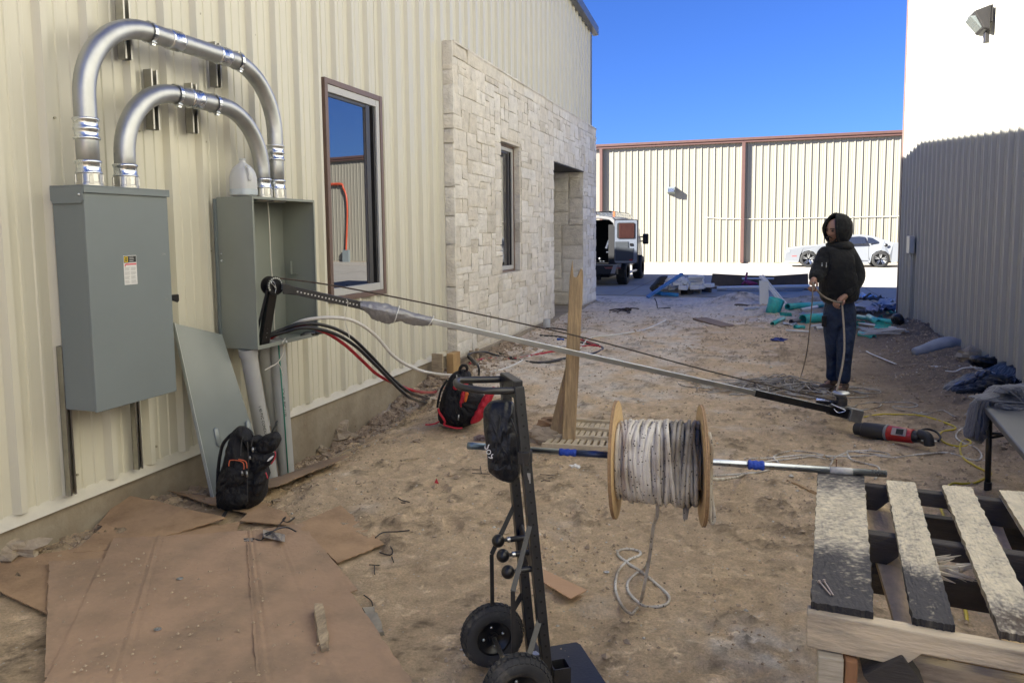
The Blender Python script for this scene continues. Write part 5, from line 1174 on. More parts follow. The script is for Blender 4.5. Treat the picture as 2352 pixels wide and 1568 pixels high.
# ---------------------------------------------------------------- cardboard
m_card = M('cardboard', (.40, .27, .175), rough=.9, var=.16, scale=2.2, bump=.35, bscale=50, col2=(.26, .19, .125), thr=.58, soft=.14, dscale=3.2)
m_card2 = M('cardboard_orange', (.40, .265, .155), rough=.9, var=.2, scale=4, bump=.25, bscale=60, col2=(.25, .16, .09), thr=.6, dscale=5)
cB = crop(0, 1100, 2.45)
def zpt(px, py, z): return onz(px, py, z)
def card(corners, lift, label, mat_, nu=36, nv=36, bump_=.006, fold=None, seed=0, t_=.005, ragged=.008, lifts=None):
    c = [onz(*cB(*p), .0) for p in corners]; lf = lifts or [lift]*4; P = []
    for i in range(nu+1):
        row = []
        for j in range(nv+1):
            a, b = i/nu, j/nv; w4 = [(1-a)*(1-b), a*(1-b), a*b, (1-a)*b]
            q = sum((c[k]*w4[k] for k in range(4)), Vector())
            e = min(a, 1-a, b, 1-b)
            if e == 0:
                q.x += ragged*noise.noise(Vector((i*.5, j*.5, seed))); q.y += ragged*noise.noise(Vector((i*.5, j*.5, seed+5)))
            q.z = gbase(q.x, q.y)+.016+sum(lf[k]*w4[k] for k in range(4))+bump_*noise.noise(Vector((q.x*3, q.y*3, seed)))+bump_*.3*noise.noise(Vector((q.x*9, q.y*9, seed)))
            if fold:
                for axis, pos, h_ in fold:
                    d_ = (a if axis == 'u' else b)-pos; q.z += h_*math.exp(-(d_/.008)**2)-.4*h_*math.exp(-((abs(d_)-.022)/.01)**2)
            row.append(q)
        P.append(row)
    t = MB(); t.s = True; t.sheet(P, t_); return tag(t.build('cardboard_sheet', mat_), label, 'cardboard')
card([(255, 1300), (1500, 1300), (1420, 395), (655, 435)], .030, 'large flattened brown cardboard sheet lying front left on the dirt', m_card, 70, 60, .008, [('u', .335, .006)], 1, lifts=[.026, .034, .022, .024])
card([(260, 1245), (700, 1245), (662, 545), (285, 568)], .020, 'narrow left flap of cardboard beside the large flattened sheet', m_card, 30, 40, .005, [], 9)
card([(1480, 1320), (2400, 1320), (1740, 335), (1415, 395)], .028, 'right hand flap of the large cardboard sheet beyond its long crease', m_card, 40, 60, .007, [('u', .05, .006), ('u', .12, .005), ('u', .52, .004)], 2, lifts=[.036, .02, .012, .024])
card([(265, 852), (1250, 700), (1380, 320), (-10, 548)], .004, 'orange brown cardboard sheet underneath the left of the large one', m_card2, 40, 30, .006, [], 3)
card([(-10, 720), (270, 855), (700, 620), (-10, 548)], .006, 'torn corner of orange brown cardboard at the left picture edge', m_card2, 20, 20, .004, [], 12)
card([(420, 500), (1350, 420), (1240, 332), (620, 320)], .006, 'orange brown cardboard strip below the curled flap', m_card2, 30, 20, .005, [], 13)
card([(850, 430), (1300, 330), (720, 214), (560, 330)], .0, 'curled cardboard flap standing up near the foundation', m_card2, 24, 24, .006, [], 4, lifts=[.0, .035, .06, .0])
card([(1380, 320), (1700, 350), (1640, 270), (1480, 215)], .012, 'small orange cardboard piece in front of the black backpack', m_card2, 20, 20, .004, [], 5)
card([(1940, 556), (2205, 452), (1955, 226), (1690, 345)], .006, 'square brown cardboard piece right of the plastic strapping', m_card2, 24, 24, .008, [], 6)
card([(1955, 752), (2052, 718), (1800, 410), (1700, 420)], .008, 'narrow cardboard piece poking out to the right of the large sheet', m_card, 20, 24, .004, [], 7)
card([(1180, 225), (1420, 275), (1560, 210), (960, 130)], .004, 'dirty cardboard under the black backpack', m_card2, 24, 20, .006, [], 8, lifts=[.02, .01, .0, .02])
card([(1500, 150), (1590, 165), (2010, -30), (1500, -60)], .004, 'muddy cardboard sheet right of the backpack with a curled edge', M('muddy_cardboard', (.32, .215, .135), rough=.95, var=.25, scale=3, col2=(.24, .17, .11), thr=.5), 30, 24, .012, [], 10, lifts=[.035, .06, .05, .05])
q = [G(*crop(1040, 1200, 3.92)(*p), .030) for p in ((915, 640), (1165, 790), (1315, 712), (915, 520))]
t = MB(); t.sheet([[q[0], q[3]], [q[1], q[2]]], .004); 
tag(t.build('cardboard_sheet', M('clean_cardboard', (.52, .33, .20), rough=.85, var=.08)), 'small clean cardboard rectangle on the dirt behind the hand truck', 'cardboard')

# wood scraps on and near the cardboard
def chunk(A, B, w_, h_, mat_, label, name='wood_scrap', cat='wood scrap', seed=0):
    t = MB(); A, B = Vector(A), Vector(B); n = 7; e = (B-A).normalized(); s_ = e.cross(Vector((0, 0, 1))).normalized(); r = random.Random(seed); rows = []
    for i in range(n+1):
        f = i/n; w2 = w_*(.85+.3*r.random())*(1 if i < n-1 else .7); h2 = h_*(.8+.4*r.random())*(1 if i < n-1 else .5); c = A+(B-A)*f
        rows.append([c-s_*w2/2, c+s_*w2/2, c+s_*w2*.42+Vector((0, 0, h2)), c-s_*w2*.45+Vector((0, 0, h2*.8))])
    t.grid([[rows[i][j] for i in range(n+1)] for j in range(4)], True); t.add(rows[0], [(0, 1, 2, 3)]); t.add(rows[-1], [(3, 2, 1, 0)])
    for k in range(7): p = B+s_*r.uniform(-.4, .4)*w_+Vector((0, 0, h_*r.random()*.7)); t.bar(p-e*.04, p+e*r.uniform(.0, .025), .004, .006, taper=.2)
    return tag(t.build(name, mat_), label, cat)
m_scr = M('split_timber', (.42, .33, .215), rough=.85, var=.35, scale=12, bump=.6, bscale=70, stretch=(3, .6, 3), col2=(.25, .20, .14), thr=.55)
chunk(onz(*cB(1830, 815), .04), onz(*cB(1866, 1050), .04), .042, .035, m_scr, 'split stub of timber lying on the large cardboard sheet', seed=1)
chunk(G(*cB(2115, 830)), G(*cB(2180, 955)), .05, .03, M('grey_timber', (.27, .245, .20), rough=.85, var=.3, stretch=(3, .6, 3)), 'short grey timber offcut on the dirt right of the cardboard', seed=2)
c3b = crop(380, 700, 3.016)
chunk(G(*c3b(1130, 1140)), G(*c3b(1350, 1020)), .055, .03, m_scr, 'longer of two broken laths in the trench by the foundation', seed=3)
chunk(G(*c3b(1170, 1160)), G(*c3b(1400, 1040)), .04, .02, m_scr, 'thinner broken lath beside the longer one in the trench', seed=4)
chunk(G(*c3b(1590, 760)), G(*c3b(1660, 700)), .05, .02, M('pale_offcut', (.36, .33, .28), var=.2), 'flat pale board scrap at the foot of the foundation', seed=5)
chunk(G(*c3b(1690, 1150)), G(*c3b(1805, 1135)), .03, .012, m_scr, 'small splinter of lath on open dirt left of the pouch', seed=6)
chunk(G(*c3(598, 850)), G(*c3(800, 945)), .035, .016, M('fresh_lath', (.40, .27, .14), var=.2, stretch=(3, 3, .7)), 'thin fresh lath on the dirt left of the pallet', seed=7)
chunk(G(*cB(330, 420)), G(*cB(450, 310)), .09, .02, M('dirty_block', (.36, .28, .19), var=.3, rough=.95, bump=.6), 'dirty flat board end against the foundation at left', seed=8)
# black plastic strapping
m_strap = M('black_strap', (.03, .03, .032), rough=.45)
g_ = lambda x, y, l=.03: onz(*cB(x, y), .012+l)
t = MB(); t.tube(smooth_path([g_(1400, 400), g_(1450, 395), g_(1500, 405), g_(1520, 370, .05), g_(1580, 345, .06), g_(1610, 310, .05), g_(1640, 275, .05), g_(1625, 290, .04), g_(1655, 300, .05), g_(1690, 275, .06)], 4), .006, 5, flat=.5)
t.tube(smooth_path([g_(1510, 395, .04), g_(1570, 350, .07), g_(1640, 330, .05), g_(1700, 355, .03)], 4), .004, 5)
tag(t.build('plastic_strapping', m_strap), 'snarl of black plastic strapping lying where the cardboard sheets meet', 'strap')
t = MB(); t.sheet([[g_(1400, 392), g_(1400, 408)], [g_(1450, 392, .035), g_(1452, 410, .035)]], .004); P = [[g_(1510+x*18, 385-y*14+4*x, .045+.01*math.sin(x*1.3+y)) for y in range(4)] for x in range(8)]; t.sheet(P, .002); tag(t.build('plastic_scrap', M('clear_film', (.30, .27, .24), rough=.3)), 'torn scrap of dirty film caught in the black strapping', 'plastic scrap')
t = MB(); P = [g_(1300, 238), g_(1285, 262, .02), g_(1268, 288, .015)]; t.tube(P, [.010, .012, .013], 6, flat=.3); tag(t.build('strap_end', m_strap), 'black webbing strap end lying below the black backpack', 'strap')

# ---------------------------------------------------------------- backpacks
m_pack = M('black_cordura', (.010, .010, .012), rough=.7, var=.3, scale=14, bump=.6, bscale=70, spec=.35)
m_zip = M('zip_pull', (.35, .36, .36), rough=.35, metal=.9)
cP = crop(480, 960, 5.6); DP = 4.20
BP = thing('backpack', 'black tool backpack with orange piping standing against the leaning metal cover', 'backpack', tuple(G(550, 1160)))
def puff(name, pts, dep, th, mat_, par, wr=.006, seed=0, cr_=cP, bevel=0): 
    t = MB(); outline_solid(t, [cr_(*p) for p in pts], dep, th, wr=wr, seed=seed); return t.build(name, mat_, par, weld=True)
body = puff('pack_body', [(460, 210), (400, 250), (370, 320), (330, 430), (270, 700), (200, 900), (180, 1080), (185, 1240), (260, 1290), (400, 1310), (560, 1295), (700, 1240), (790, 1140), (810, 980), (835, 850), (800, 740), (760, 600), (640, 480), (600, 330), (540, 240)], DP, .28, m_pack, BP, .020, 1)
puff('side_pocket', [(300, 740), (285, 900), (300, 1000), (420, 1010), (520, 960), (570, 860), (570, 770), (430, 750)], DP-.125, .07, m_pack, BP, .008, 2)
puff('lower_pocket', [(280, 1020), (250, 1150), (300, 1250), (450, 1270), (560, 1230), (570, 1100), (520, 1000), (400, 1010)], DP-.115, .07, m_pack, BP, .012, 3)
puff('front_pocket', [(660, 850), (640, 960), (680, 1120), (760, 1080), (805, 960), (830, 870), (790, 780), (720, 800)], DP-.10, .09, m_pack, BP, .010, 4)
puff('top_pouch', [(680, 430), (740, 360), (860, 300), (945, 295), (1000, 380), (960, 480), (900, 550), (800, 575), (700, 540)], DP-.06, .12, m_pack, BP, .012, 5)
puff('lid', [(480, 230), (420, 260), (430, 330), (560, 400), (640, 350), (740, 350), (760, 420), (690, 470), (600, 520), (560, 420), (500, 350)], DP-.05, .13, m_pack, BP, .012, 6)
puff('front_flap', [(600, 560), (740, 560), (900, 560), (925, 600), (900, 680), (840, 740), (760, 800), (680, 880), (620, 820), (590, 700)], DP-.085, .09, m_pack, BP, .010, 8)
t = MB(); P = [ond(*cP(x, y), DP-.06) for x, y in ((870, 330), (900, 260), (930, 200), (950, 145))]; t.tube(P, [.012, .013, .014, .013], 6, flat=.45); t.build('webbing_handle', M('webbing', (.035, .04, .038), rough=.7), BP)
t = MB(); t.tube(smooth_path([ond(*cP(x, y), DP-.02) for x, y in ((400, 290), (320, 350), (240, 450), (200, 600), (175, 800), (170, 1000), (180, 1150))], 5), .016, 8, flat=.6); t.build('shoulder_strap', m_pack, BP)
m_or = M('orange_piping', (.62, .13, .05), rough=.5)
for pts in (((315, 740), (320, 690), (340, 660), (440, 665), (500, 690), (515, 740), (512, 780)), ((440, 650), (500, 660), (545, 690), (555, 765))):
    t = MB(); t.tube(smooth_path([ond(*cP(*p), DP-.155) for p in pts], 4), .0026, 6); t.build('piping', m_or, BP)
t = MB(); t.tube(smooth_path([ond(*cP(*p), DP-.13) for p in ((915, 545), (930, 590), (905, 660), (870, 710))], 4), .0035, 6); t.tube(smooth_path([ond(*cP(*p), DP-.145) for p in ((800, 820), (818, 870), (825, 900))], 3), .003, 6); t.build('piping', M('red_piping', (.45, .03, .05), rough=.5), BP)
puff('logo_tab', [(820, 668), (850, 630), (895, 600), (900, 615), (870, 650), (830, 675)], DP-.135, .006, M('logo_white', (.7, .7, .7), var=.1), BP, 0, 6)
for x, y, a in ((628, 490, 560), (487, 800, 860), (550, 800, 880), (590, 605, 650)):
    t = MB(); t.tube([ond(*cP(x, y), DP-.165), ond(*cP(x+4, (y+a)/2), DP-.17), ond(*cP(x+8, a), DP-.165)], [.004, .0055, .005], 8, flat=.5); t.build('zip_pull', m_zip, BP)
for pts in (((560, 420), (570, 560), (575, 700), (560, 900), (560, 1200)), ((640, 350), (620, 420), (612, 480)), ((500, 350), (480, 450), (470, 600)), ((700, 900), (690, 1000), (710, 1080))):
    t = MB(); t.tube(smooth_path([ond(*cP(*p), DP-.135) for p in pts], 4), .003, 5); t.build('seam', M('seam_grey', (.04, .04, .042), rough=.6), BP)

cR = crop(980, 860, 8.254); DR_ = 5.93
m_red = M('red_fabric', (.50, .018, .035), rough=.6, var=.15, bump=.4, bscale=60)
RP = thing('backpack', 'black and red backpack sitting on the rubble where the cables end', 'backpack', tuple(G(1050, 975)))
puff('pack_body', [(800, 60), (700, 100), (620, 180), (540, 340), (470, 520), (420, 700), (380, 900), (400, 1040), (470, 1110), (640, 1160), (850, 1170), (1030, 1110), (1200, 1000), (1330, 860), (1330, 620), (1180, 450), (1060, 340), (1040, 200), (1000, 90), (900, 45)], DR_, .30, m_pack, RP, .018, 1, cR)
puff('front_pocket', [(660, 150), (560, 330), (480, 620), (500, 860), (600, 1060), (760, 1090), (830, 900), (800, 600), (830, 330), (840, 180), (760, 130)], DR_-.12, .08, m_pack, RP, .010, 2, cR)
puff('red_panel', [(1480, 380), (1400, 400), (1310, 500), (1200, 660), (1080, 880), (1010, 1060), (1050, 1100), (1200, 1040), (1300, 900), (1400, 700), (1490, 480)], DR_-.09, .12, m_red, RP, .010, 3, cR)
puff('red_lining', [(930, 200), (890, 260), (870, 400), (830, 520), (800, 700), (830, 790), (900, 660), (960, 480), (970, 260)], DR_-.145, .04, m_red, RP, .010, 4, cR)
puff('orange_item', [(920, 480), (900, 560), (895, 660), (930, 668), (965, 560), (975, 500)], DR_-.165, .02, M('orange_plastic', (.65, .15, .02)), RP, .002, 5, cR)
t = MB(); t.tube(smooth_path([ond(*cR(*p), DR_-.05) for p in ((800, 90), (815, 20), (860, -30), (930, -20), (945, 50), (900, 90))], 4), .012, 8); t.build('carry_handle', m_pack, RP)
t = MB(); t.tube(smooth_path([ond(*cR(*p), DR_-.10) for p in ((560, 250), (450, 430), (390, 650), (375, 780))], 4), .016, 8, flat=.6); t.build('shoulder_strap', m_pack, RP)
t = MB(); t.tube(smooth_path([ond(*cR(*p), DR_-.13) for p in ((390, 800), (410, 880), (480, 980), (520, 1070), (500, 1110), (600, 1150), (740, 1180), (860, 1178))], 4), .013, 8, flat=.5); t.build('red_strap', m_red, RP)
t = MB(); t.tube(smooth_path([ond(*cR(*p), DR_-.10) for p in ((410, 1050), (330, 1090), (230, 1110), (140, 1110))], 4), .011, 8, flat=.5); t.build('red_strap', m_red, RP)
t = MB(); q = ond(*cR(728, 388), DR_-.175); t.lathe([(.008, 0), (.022, 0), (.022, .006), (.008, .006)], q, tuple(-fwd), 20); t.build('red_ring', m_red, RP)
t = MB(); t.tube([ond(*cR(745, 150), DR_-.17), ond(*cR(750, 230), DR_-.175)], .004, 6); t.tube([ond(*cR(735, 270), DR_-.172), ond(*cR(728, 350), DR_-.178)], .007, 6); t.tube([ond(*cR(785, 920), DR_-.17), ond(*cR(775, 1030), DR_-.17)], .006, 6); t.build('zip_pull', m_zip, RP)
t = MB(); outline_solid(t, [cR(*p) for p in ((1150, 290), (1210, 220), (1330, 190), (1400, 200), (1480, 190), (1480, 230), (1400, 280), (1250, 300))], DR_+.1, .10, wr=.02, seed=9); tag(t.build('dark_gloves', M('dark_glove', (.03, .033, .036), rough=.7, var=.3)), 'dark crumpled glove on the rubble behind the red and black backpack', 'glove')
# crushed packet by the pouch
cA = crop(1040, 880, 5.6)
t = MB(); P = [G(*cA(*p), .02) for p in ((385, 815), (440, 750), (540, 770), (540, 870), (400, 860))]; 
t.prism([(0, 0), (.09, .0), (.1, .05), (.02, .07)], .03, o=G(*cA(390, 850), .005)); tag(t.build('crushed_packet', M('packet_print', (.08, .04, .045), rough=.4, col2=(.4, .38, .38), thr=.58, dscale=40)), 'small crushed printed packet on the dirt left of the pouch', 'packet')

# ---------------------------------------------------------------- folding table, hoodie, rubbish bags
TZ = .56
TB = thing('folding_table', 'dark grey folding table at the right edge with black tube legs', 'table', (1.35, 4.2, 0))
m_tab = M('table_top', (.085, .09, .10), rough=.45, var=.15, scale=10, bump=.15, bscale=120)
q0_, q1_ = onz(2285, 962, TZ), onz(2370, 1062, TZ)
e = (q1_-q0_); 
far = q0_-e.normalized()*.35
t = MB(); x_ = Vector((1.0, .1, 0))
t.hexa([far+Vector((0, 0, -.035)), q1_+e*.3+Vector((0, 0, -.035)), q1_+e*.3+x_+Vector((0, 0, -.035)), far+x_+Vector((0, 0, -.035)), far, q1_+e*.3, q1_+e*.3+x_, far+x_]); t.build('table_top', m_tab, TB, bevel=.008)
lb = onz(2268, 1133, 0); lt = lb+Vector((-.01, 0, TZ-.03)); m_leg = M('leg_black', (.02, .018, .017), rough=.35)
t = MB(); t.tube([lb+Vector((0, 0, -.01)), lt], .0165, 12); t.cyl(lb+Vector((0, 0, -.02)), lb+Vector((0, 0, .07)), .021, 12); t.build('leg', m_leg, TB)
t = MB(); t.tube([lb+Vector((.9, 0, -.01)), lt+Vector((.9, 0, 0))], .0165, 12); t.build('leg', m_leg, TB)
t = MB(); t.tube([lt-Vector((0, 0, .17)), lt+Vector((.9, 0, -.17))], .009, 8); t.tube([lt-Vector((0, 0, .20)), lt+Vector((.15, -.1, -.12)), lt+Vector((.25, -.3, -.02))], .008, 8); t.build('leg_brace', m_leg, TB)
cH = crop(2180, 880, 5.227); HD = (lb-CAM).dot(fwd)-.10
m_hood = M('grey_fleece', (.10, .105, .118), rough=.95, var=.25, scale=12, bump=.7, bscale=60, sheen=.3)
HO = thing('hoodie', 'grey hooded sweatshirt thrown over the corner of the folding table, sleeve hanging down', 'hoodie', tuple(ond(*cH(700, 400), HD)))
puff('garment', [(560, 290), (620, 255), (740, 235), (830, 180), (900, 125), (1100, 115), (1190, 120), (1300, 130), (1300, 560), (1100, 540), (950, 520), (800, 490), (720, 470), (700, 400)], HD-.02, .30, m_hood, HO, .030, 1, cH)
puff('sleeve', [(560, 290), (520, 380), (500, 470), (490, 560), (455, 700), (450, 760), (520, 800), (600, 830), (640, 730), (665, 600), (700, 500), (720, 400), (680, 300), (620, 265)], HD-.06, .13, m_hood, HO, .016, 2, cH)
for k, pts in enumerate((((600, 300), (560, 420), (530, 600), (500, 760)), ((650, 300), (610, 420), (590, 560), (570, 790)), ((700, 320), (660, 430), (650, 560), (630, 700)))):
    t = MB(); t.tube(smooth_path([ond(*cH(*p), HD-.125) for p in pts], 5), [.013]*(5*3+1), 8, flat=.6); t.build('fold', m_hood, HO)
puff('garment', [(830, 340), (900, 350), (1060, 375), (1300, 385), (1300, 540), (1050, 500), (880, 430), (820, 390)], HD-.16, .10, m_hood, HO, .02, 4, cH)
puff('hood', [(800, 210), (850, 140), (920, 120), (1100, 112), (1110, 180), (1130, 310), (1000, 240), (900, 180)], HD-.12, .12, m_hood, HO, .012, 5, cH)
t = MB()
for pts in (((830, 345), (870, 340), (960, 360), (1100, 372), (1290, 382)), ((850, 140), (950, 180), (1040, 240), (1120, 310)), ((760, 310), (900, 320), (1100, 330), (1290, 335)), ((560, 300), (700, 290), (850, 250))):
    t.tube(smooth_path([ond(*cH(*p), HD-.185) for p in pts], 5), .0045, 6)
t.build('seam', M('fleece_edge', (.17, .175, .19), rough=.9), HO)
cG = crop(2060, 480, 3.268)
m_bag = M('black_plastic', (.006, .006, .008), rough=.34, var=.3, scale=9, bump=.9, bscale=22, spec=.28, bdist=.02)
m_bags = M('painted_sheen', (.03, .045, .09), rough=.16, var=.4, scale=9, bump=.8, bscale=26, spec=.8, bdist=.02)  # bluish highlights of the black bags, painted as separate folds
gb = G(2190, 915); BD = (gb-CAM).dot(fwd)
def bag(pts, dep, th, label, seed): 
    t = MB(); outline_solid(t, [cG(*p) for p in pts], dep, th, wr=.05, seed=seed); return tag(t.build('rubbish_bag', m_bag), label, 'rubbish bag', 'rubbish bags')
b1_ = bag([(515, 1440), (560, 1390), (700, 1320), (760, 1290), (900, 1300), (1000, 1220), (1150, 1180), (1250, 1250), (1250, 1420), (1000, 1440), (850, 1490), (720, 1520), (600, 1500), (520, 1475)], BD+.25, .55, 'nearer black plastic rubbish bag with creased sheen behind the folding table', 1)
b2_ = bag([(720, 1200), (750, 1155), (840, 1170), (930, 1130), (1111, 1150), (1250, 1160), (1250, 1330), (900, 1300), (780, 1260)], BD+.75, .4, 'farther black plastic rubbish bag against the right hand wall', 2)
for pts, dd_, sd, par in (([(735, 1300), (790, 1265), (860, 1275), (830, 1300), (770, 1330)], BD-.02, 3, b1_), ([(915, 1230), (930, 1170), (945, 1135), (1070, 1165), (1000, 1200), (940, 1260)], BD+.52, 4, b2_), ([(565, 1385), (650, 1340), (740, 1310), (745, 1345), (640, 1385)], BD-.03, 5, b1_)):
    t = MB(); outline_solid(t, [cG(*p) for p in pts], dd_, .05, wr=.015, seed=sd); t.build('painted_sheen_fold', m_bags, par)
t = MB(); t.tube(smooth_path([ond(*cG(*p), BD-.02) for p in ((700, 1232), (760, 1262), (830, 1270), (890, 1290))], 5), .008, 6, flat=.5); t.tube(smooth_path([ond(*cG(*p), BD) for p in ((510, 1270), (580, 1275), (640, 1250), (710, 1245), (790, 1250))], 5), .005, 6); tag(t.build('white_tie', m_white), 'white plastic tie strip trailing onto the black rubbish bags', 'plastic strip')

# ---------------------------------------------------------------- the standing person
def skinned(name, verts, edges, rad, mat_, parent, root=0, sub=2):
    me = bpy.data.meshes.new(name); off = wloc(parent) if parent else Vector()
    me.from_pydata([tuple(Vector(v)-off) for v in verts], edges, []); me.materials.append(mat_)
    o = bpy.data.objects.new(name, me); sc.collection.objects.link(o); o.parent = parent
    md = o.modifiers.new('skin', 'SKIN'); md.use_smooth_shade = True; me.skin_vertices.new() if not me.skin_vertices else None
    sv = me.skin_vertices[0].data
    for i, r in enumerate(rad): sv[i].radius = r if isinstance(r, tuple) else (r, r); sv[i].use_root = i == root
    s_ = o.modifiers.new('sub', 'SUBSURF'); s_.levels = s_.render_levels = sub
    return o
PY = 7.45
def pp(px, py, dy=0): return ony(px, py, PY+dy)
m_skin = M('skin', (.36, .20, .135), rough=.5, var=.1, scale=30, bump=.1)
m_hoodie = M('black_hoodie', (.008, .0085, .0085), rough=.92, var=.4, scale=9, bump=1, bscale=14, sheen=.05, bdist=.03)
m_jean = M('dark_denim', (.014, .028, .068), rough=.85, var=.45, scale=12, bump=1, bscale=16, bdist=.03, col2=(.03, .045, .08), thr=.62, dscale=14)
m_boot = M('brown_boot', (.085, .055, .035), rough=.6, var=.3, scale=20, bump=.3)
ff = Vector((-.62, -.78, 0)).normalized(); rt_ = Vector((-ff.y, ff.x, 0))   # rt_: the person's left, to the right in the picture
hipc = pp(1932, 700); chest = pp(1930, 600)
ch = Vector((.705, PY, 1.27))
V = {}
V['pel'] = Vector((.715, PY, .90)); V['belly'] = Vector((.700, PY-.03, 1.04)); V['chest'] = Vector((.705, PY-.0, 1.24)); V['neck'] = Vector((.680, PY-.02, 1.40)); V['head0'] = Vector((.664, PY-.05, 1.50)); V['head1'] = Vector((.664, PY-.06, 1.62))
V['shL'] = pp(1957, 586, -.02); V['elL'] = pp(1968, 640, -.04); V['wrL'] = pp(1940, 682, -.20); V['haL'] = pp(1930, 688, -.24)
V['shR'] = pp(1896, 588, -.10); V['elR'] = pp(1880, 625, -.16); V['wrR'] = pp(1869, 643, -.30); V['haR'] = pp(1866, 649, -.34)
V['hpL'] = Vector((.755, PY, .80)); V['knL'] = Vector((.765, PY-.06, .48)); V['anL'] = Vector((.765, PY-.0, .10)); V['toL'] = Vector((.70, PY-.10, .04))
V['hpR'] = Vector((.665, PY, .82)); V['knR'] = Vector((.672, PY+.04, .48)); V['anR'] = Vector((.690, PY+.18, .11)); V['toR'] = Vector((.60, PY+.12, .05))
names = list(V); ix = {n: i for i, n in enumerate(names)}
E_ = [('pel', 'belly'), ('belly', 'chest'), ('chest', 'neck'), ('neck', 'head0'), ('head0', 'head1'), ('chest', 'shL'), ('shL', 'elL'), ('elL', 'wrL'), ('wrL', 'haL'), ('chest', 'shR'), ('shR', 'elR'), ('elR', 'wrR'), ('wrR', 'haR'),
      ('pel', 'hpL'), ('hpL', 'knL'), ('knL', 'anL'), ('anL', 'toL'), ('pel', 'hpR'), ('hpR', 'knR'), ('knR', 'anR'), ('anR', 'toR')]
rad = dict(pel=.06, belly=.12, chest=.12, neck=.05, head0=.075, head1=.085, shL=.055, elL=.04, wrL=.027, haL=.03, shR=.055, elR=.04, wrR=.027, haR=.03, hpL=.032, knL=.035, anL=.03, toL=.018, hpR=.032, knR=.035, anR=.03, toR=.018)
MAN = thing('person', 'person in black hoodie and dark jeans standing with head bowed, feeding rope through both hands', 'person', (.71, PY, .01))
skinned('body', [V[n] for n in names], [(ix[a], ix[b]) for a, b in E_], [rad[n] for n in names], m_skin, MAN)
# face and hands over the body
HC = Vector((.655, PY-.07, 1.545)); fd = Vector((-.66, -.72, -.28)).normalized()
rf = Vector((0, -1, 0)).rotation_difference(fd).to_matrix()
t = MB(); t.s = True; P = []
for i in range(25):
    th = math.pi*i/24; row = []
    for j in range(33):
        a = 2*math.pi*j/32; x, y, z = math.sin(th)*math.cos(a)*.070, math.sin(th)*math.sin(a)*.088, math.cos(th)*.105
        front = max(0, -y/.088)
        if z < 0: x *= 1-.22*(-z/.105); y *= 1-.08*(-z/.105)
        y -= front**6*.022*math.exp(-((z+.012)/.028)**2)*math.exp(-(x/.014)**2)     # nose
        y += front**3*.010*(math.exp(-((z-.018)/.014)**2)*(math.exp(-((abs(x)-.027)/.014)**2)))   # eye sockets
        y -= front**3*.006*math.exp(-((z-.038)/.012)**2)                             # brow
        y -= front**4*.005*math.exp(-((z+.058)/.012)**2)*math.exp(-(x/.02)**2)       # lips
        row.append(HC+rf@Vector((x, y, z)))
    P.append(row)
t.grid(P); t.build('face', m_skin, MAN)
hm = M('dark_hair', (.02, .015, .012), rough=.8); 
t = MB()
for s_ in (-1, 1): t.tube(smooth_path([HC+rf@Vector(p) for p in ((s_*.012, -.092, .036), (s_*.030, -.089, .041), (s_*.046, -.074, .034))], 4), .0045, 6)
t.build('eyebrows', hm, MAN)
t = MB(); t.tube(smooth_path([HC+rf@Vector(p) for p in ((-.024, -.083, -.048), (-.01, -.098, -.038), (.01, -.098, -.038), (.024, -.083, -.048))], 4), .006, 6); t.tube(smooth_path([HC+rf@Vector(p) for p in ((-.05, -.055, -.06), (-.03, -.078, -.085), (0, -.088, -.095), (.03, -.078, -.085), (.05, -.055, -.06))], 4), .008, 6); t.build('beard', hm, MAN)
t = MB()
for s_ in (-1, 1): t.ball(HC+rf@Vector((s_*.027, -.076, .016)), .0105, 10, 8)
t.build('eyes', M('eye_dark', (.05, .04, .035), rough=.2), MAN)
def hand(c, dirn, up_, label):
    dirn = dirn.normalized(); up_ = (up_-dirn*up_.dot(dirn)).normalized(); sd = dirn.cross(up_)
    vs = [c-dirn*.05, c-dirn*.01, c+dirn*.03]; es = [(0, 1), (1, 2)]; rd_ = [(.022, .018), (.034, .020), (.034, .018)]
    o = skinned('hand', vs, es, rd_, m_skin, MAN, sub=2)
    for k, (s_, ln) in enumerate(((-.028, .052), (-.009, .060), (.010, .056), (.027, .044))):
        b0 = c+dirn*.038+sd*s_; pts = [b0, b0+dirn*ln*.45-up_*.006, b0+dirn*ln*.6-up_*.030, b0+dirn*ln*.35-up_*.046]
        skinned('finger', pts, [(0, 1), (1, 2), (2, 3)], [.0098, .0092, .0085, .0075], m_skin, o if False else MAN, sub=1)
    b0 = c+sd*(-.03)-dirn*.01; skinned('thumb', [b0, b0-sd*.018+dirn*.022-up_*.008, b0-sd*.010+dirn*.045-up_*.022], [(0, 1), (1, 2)], [.012, .0105, .0085], m_skin, MAN, sub=1)
hand(V['haL'], Vector((-.55, -.35, -.55)), Vector((-.3, -.6, .7)), 'L'); hand(V['haR'], Vector((-.2, -.35, -.8)), Vector((-.6, -.6, .3)), 'R')
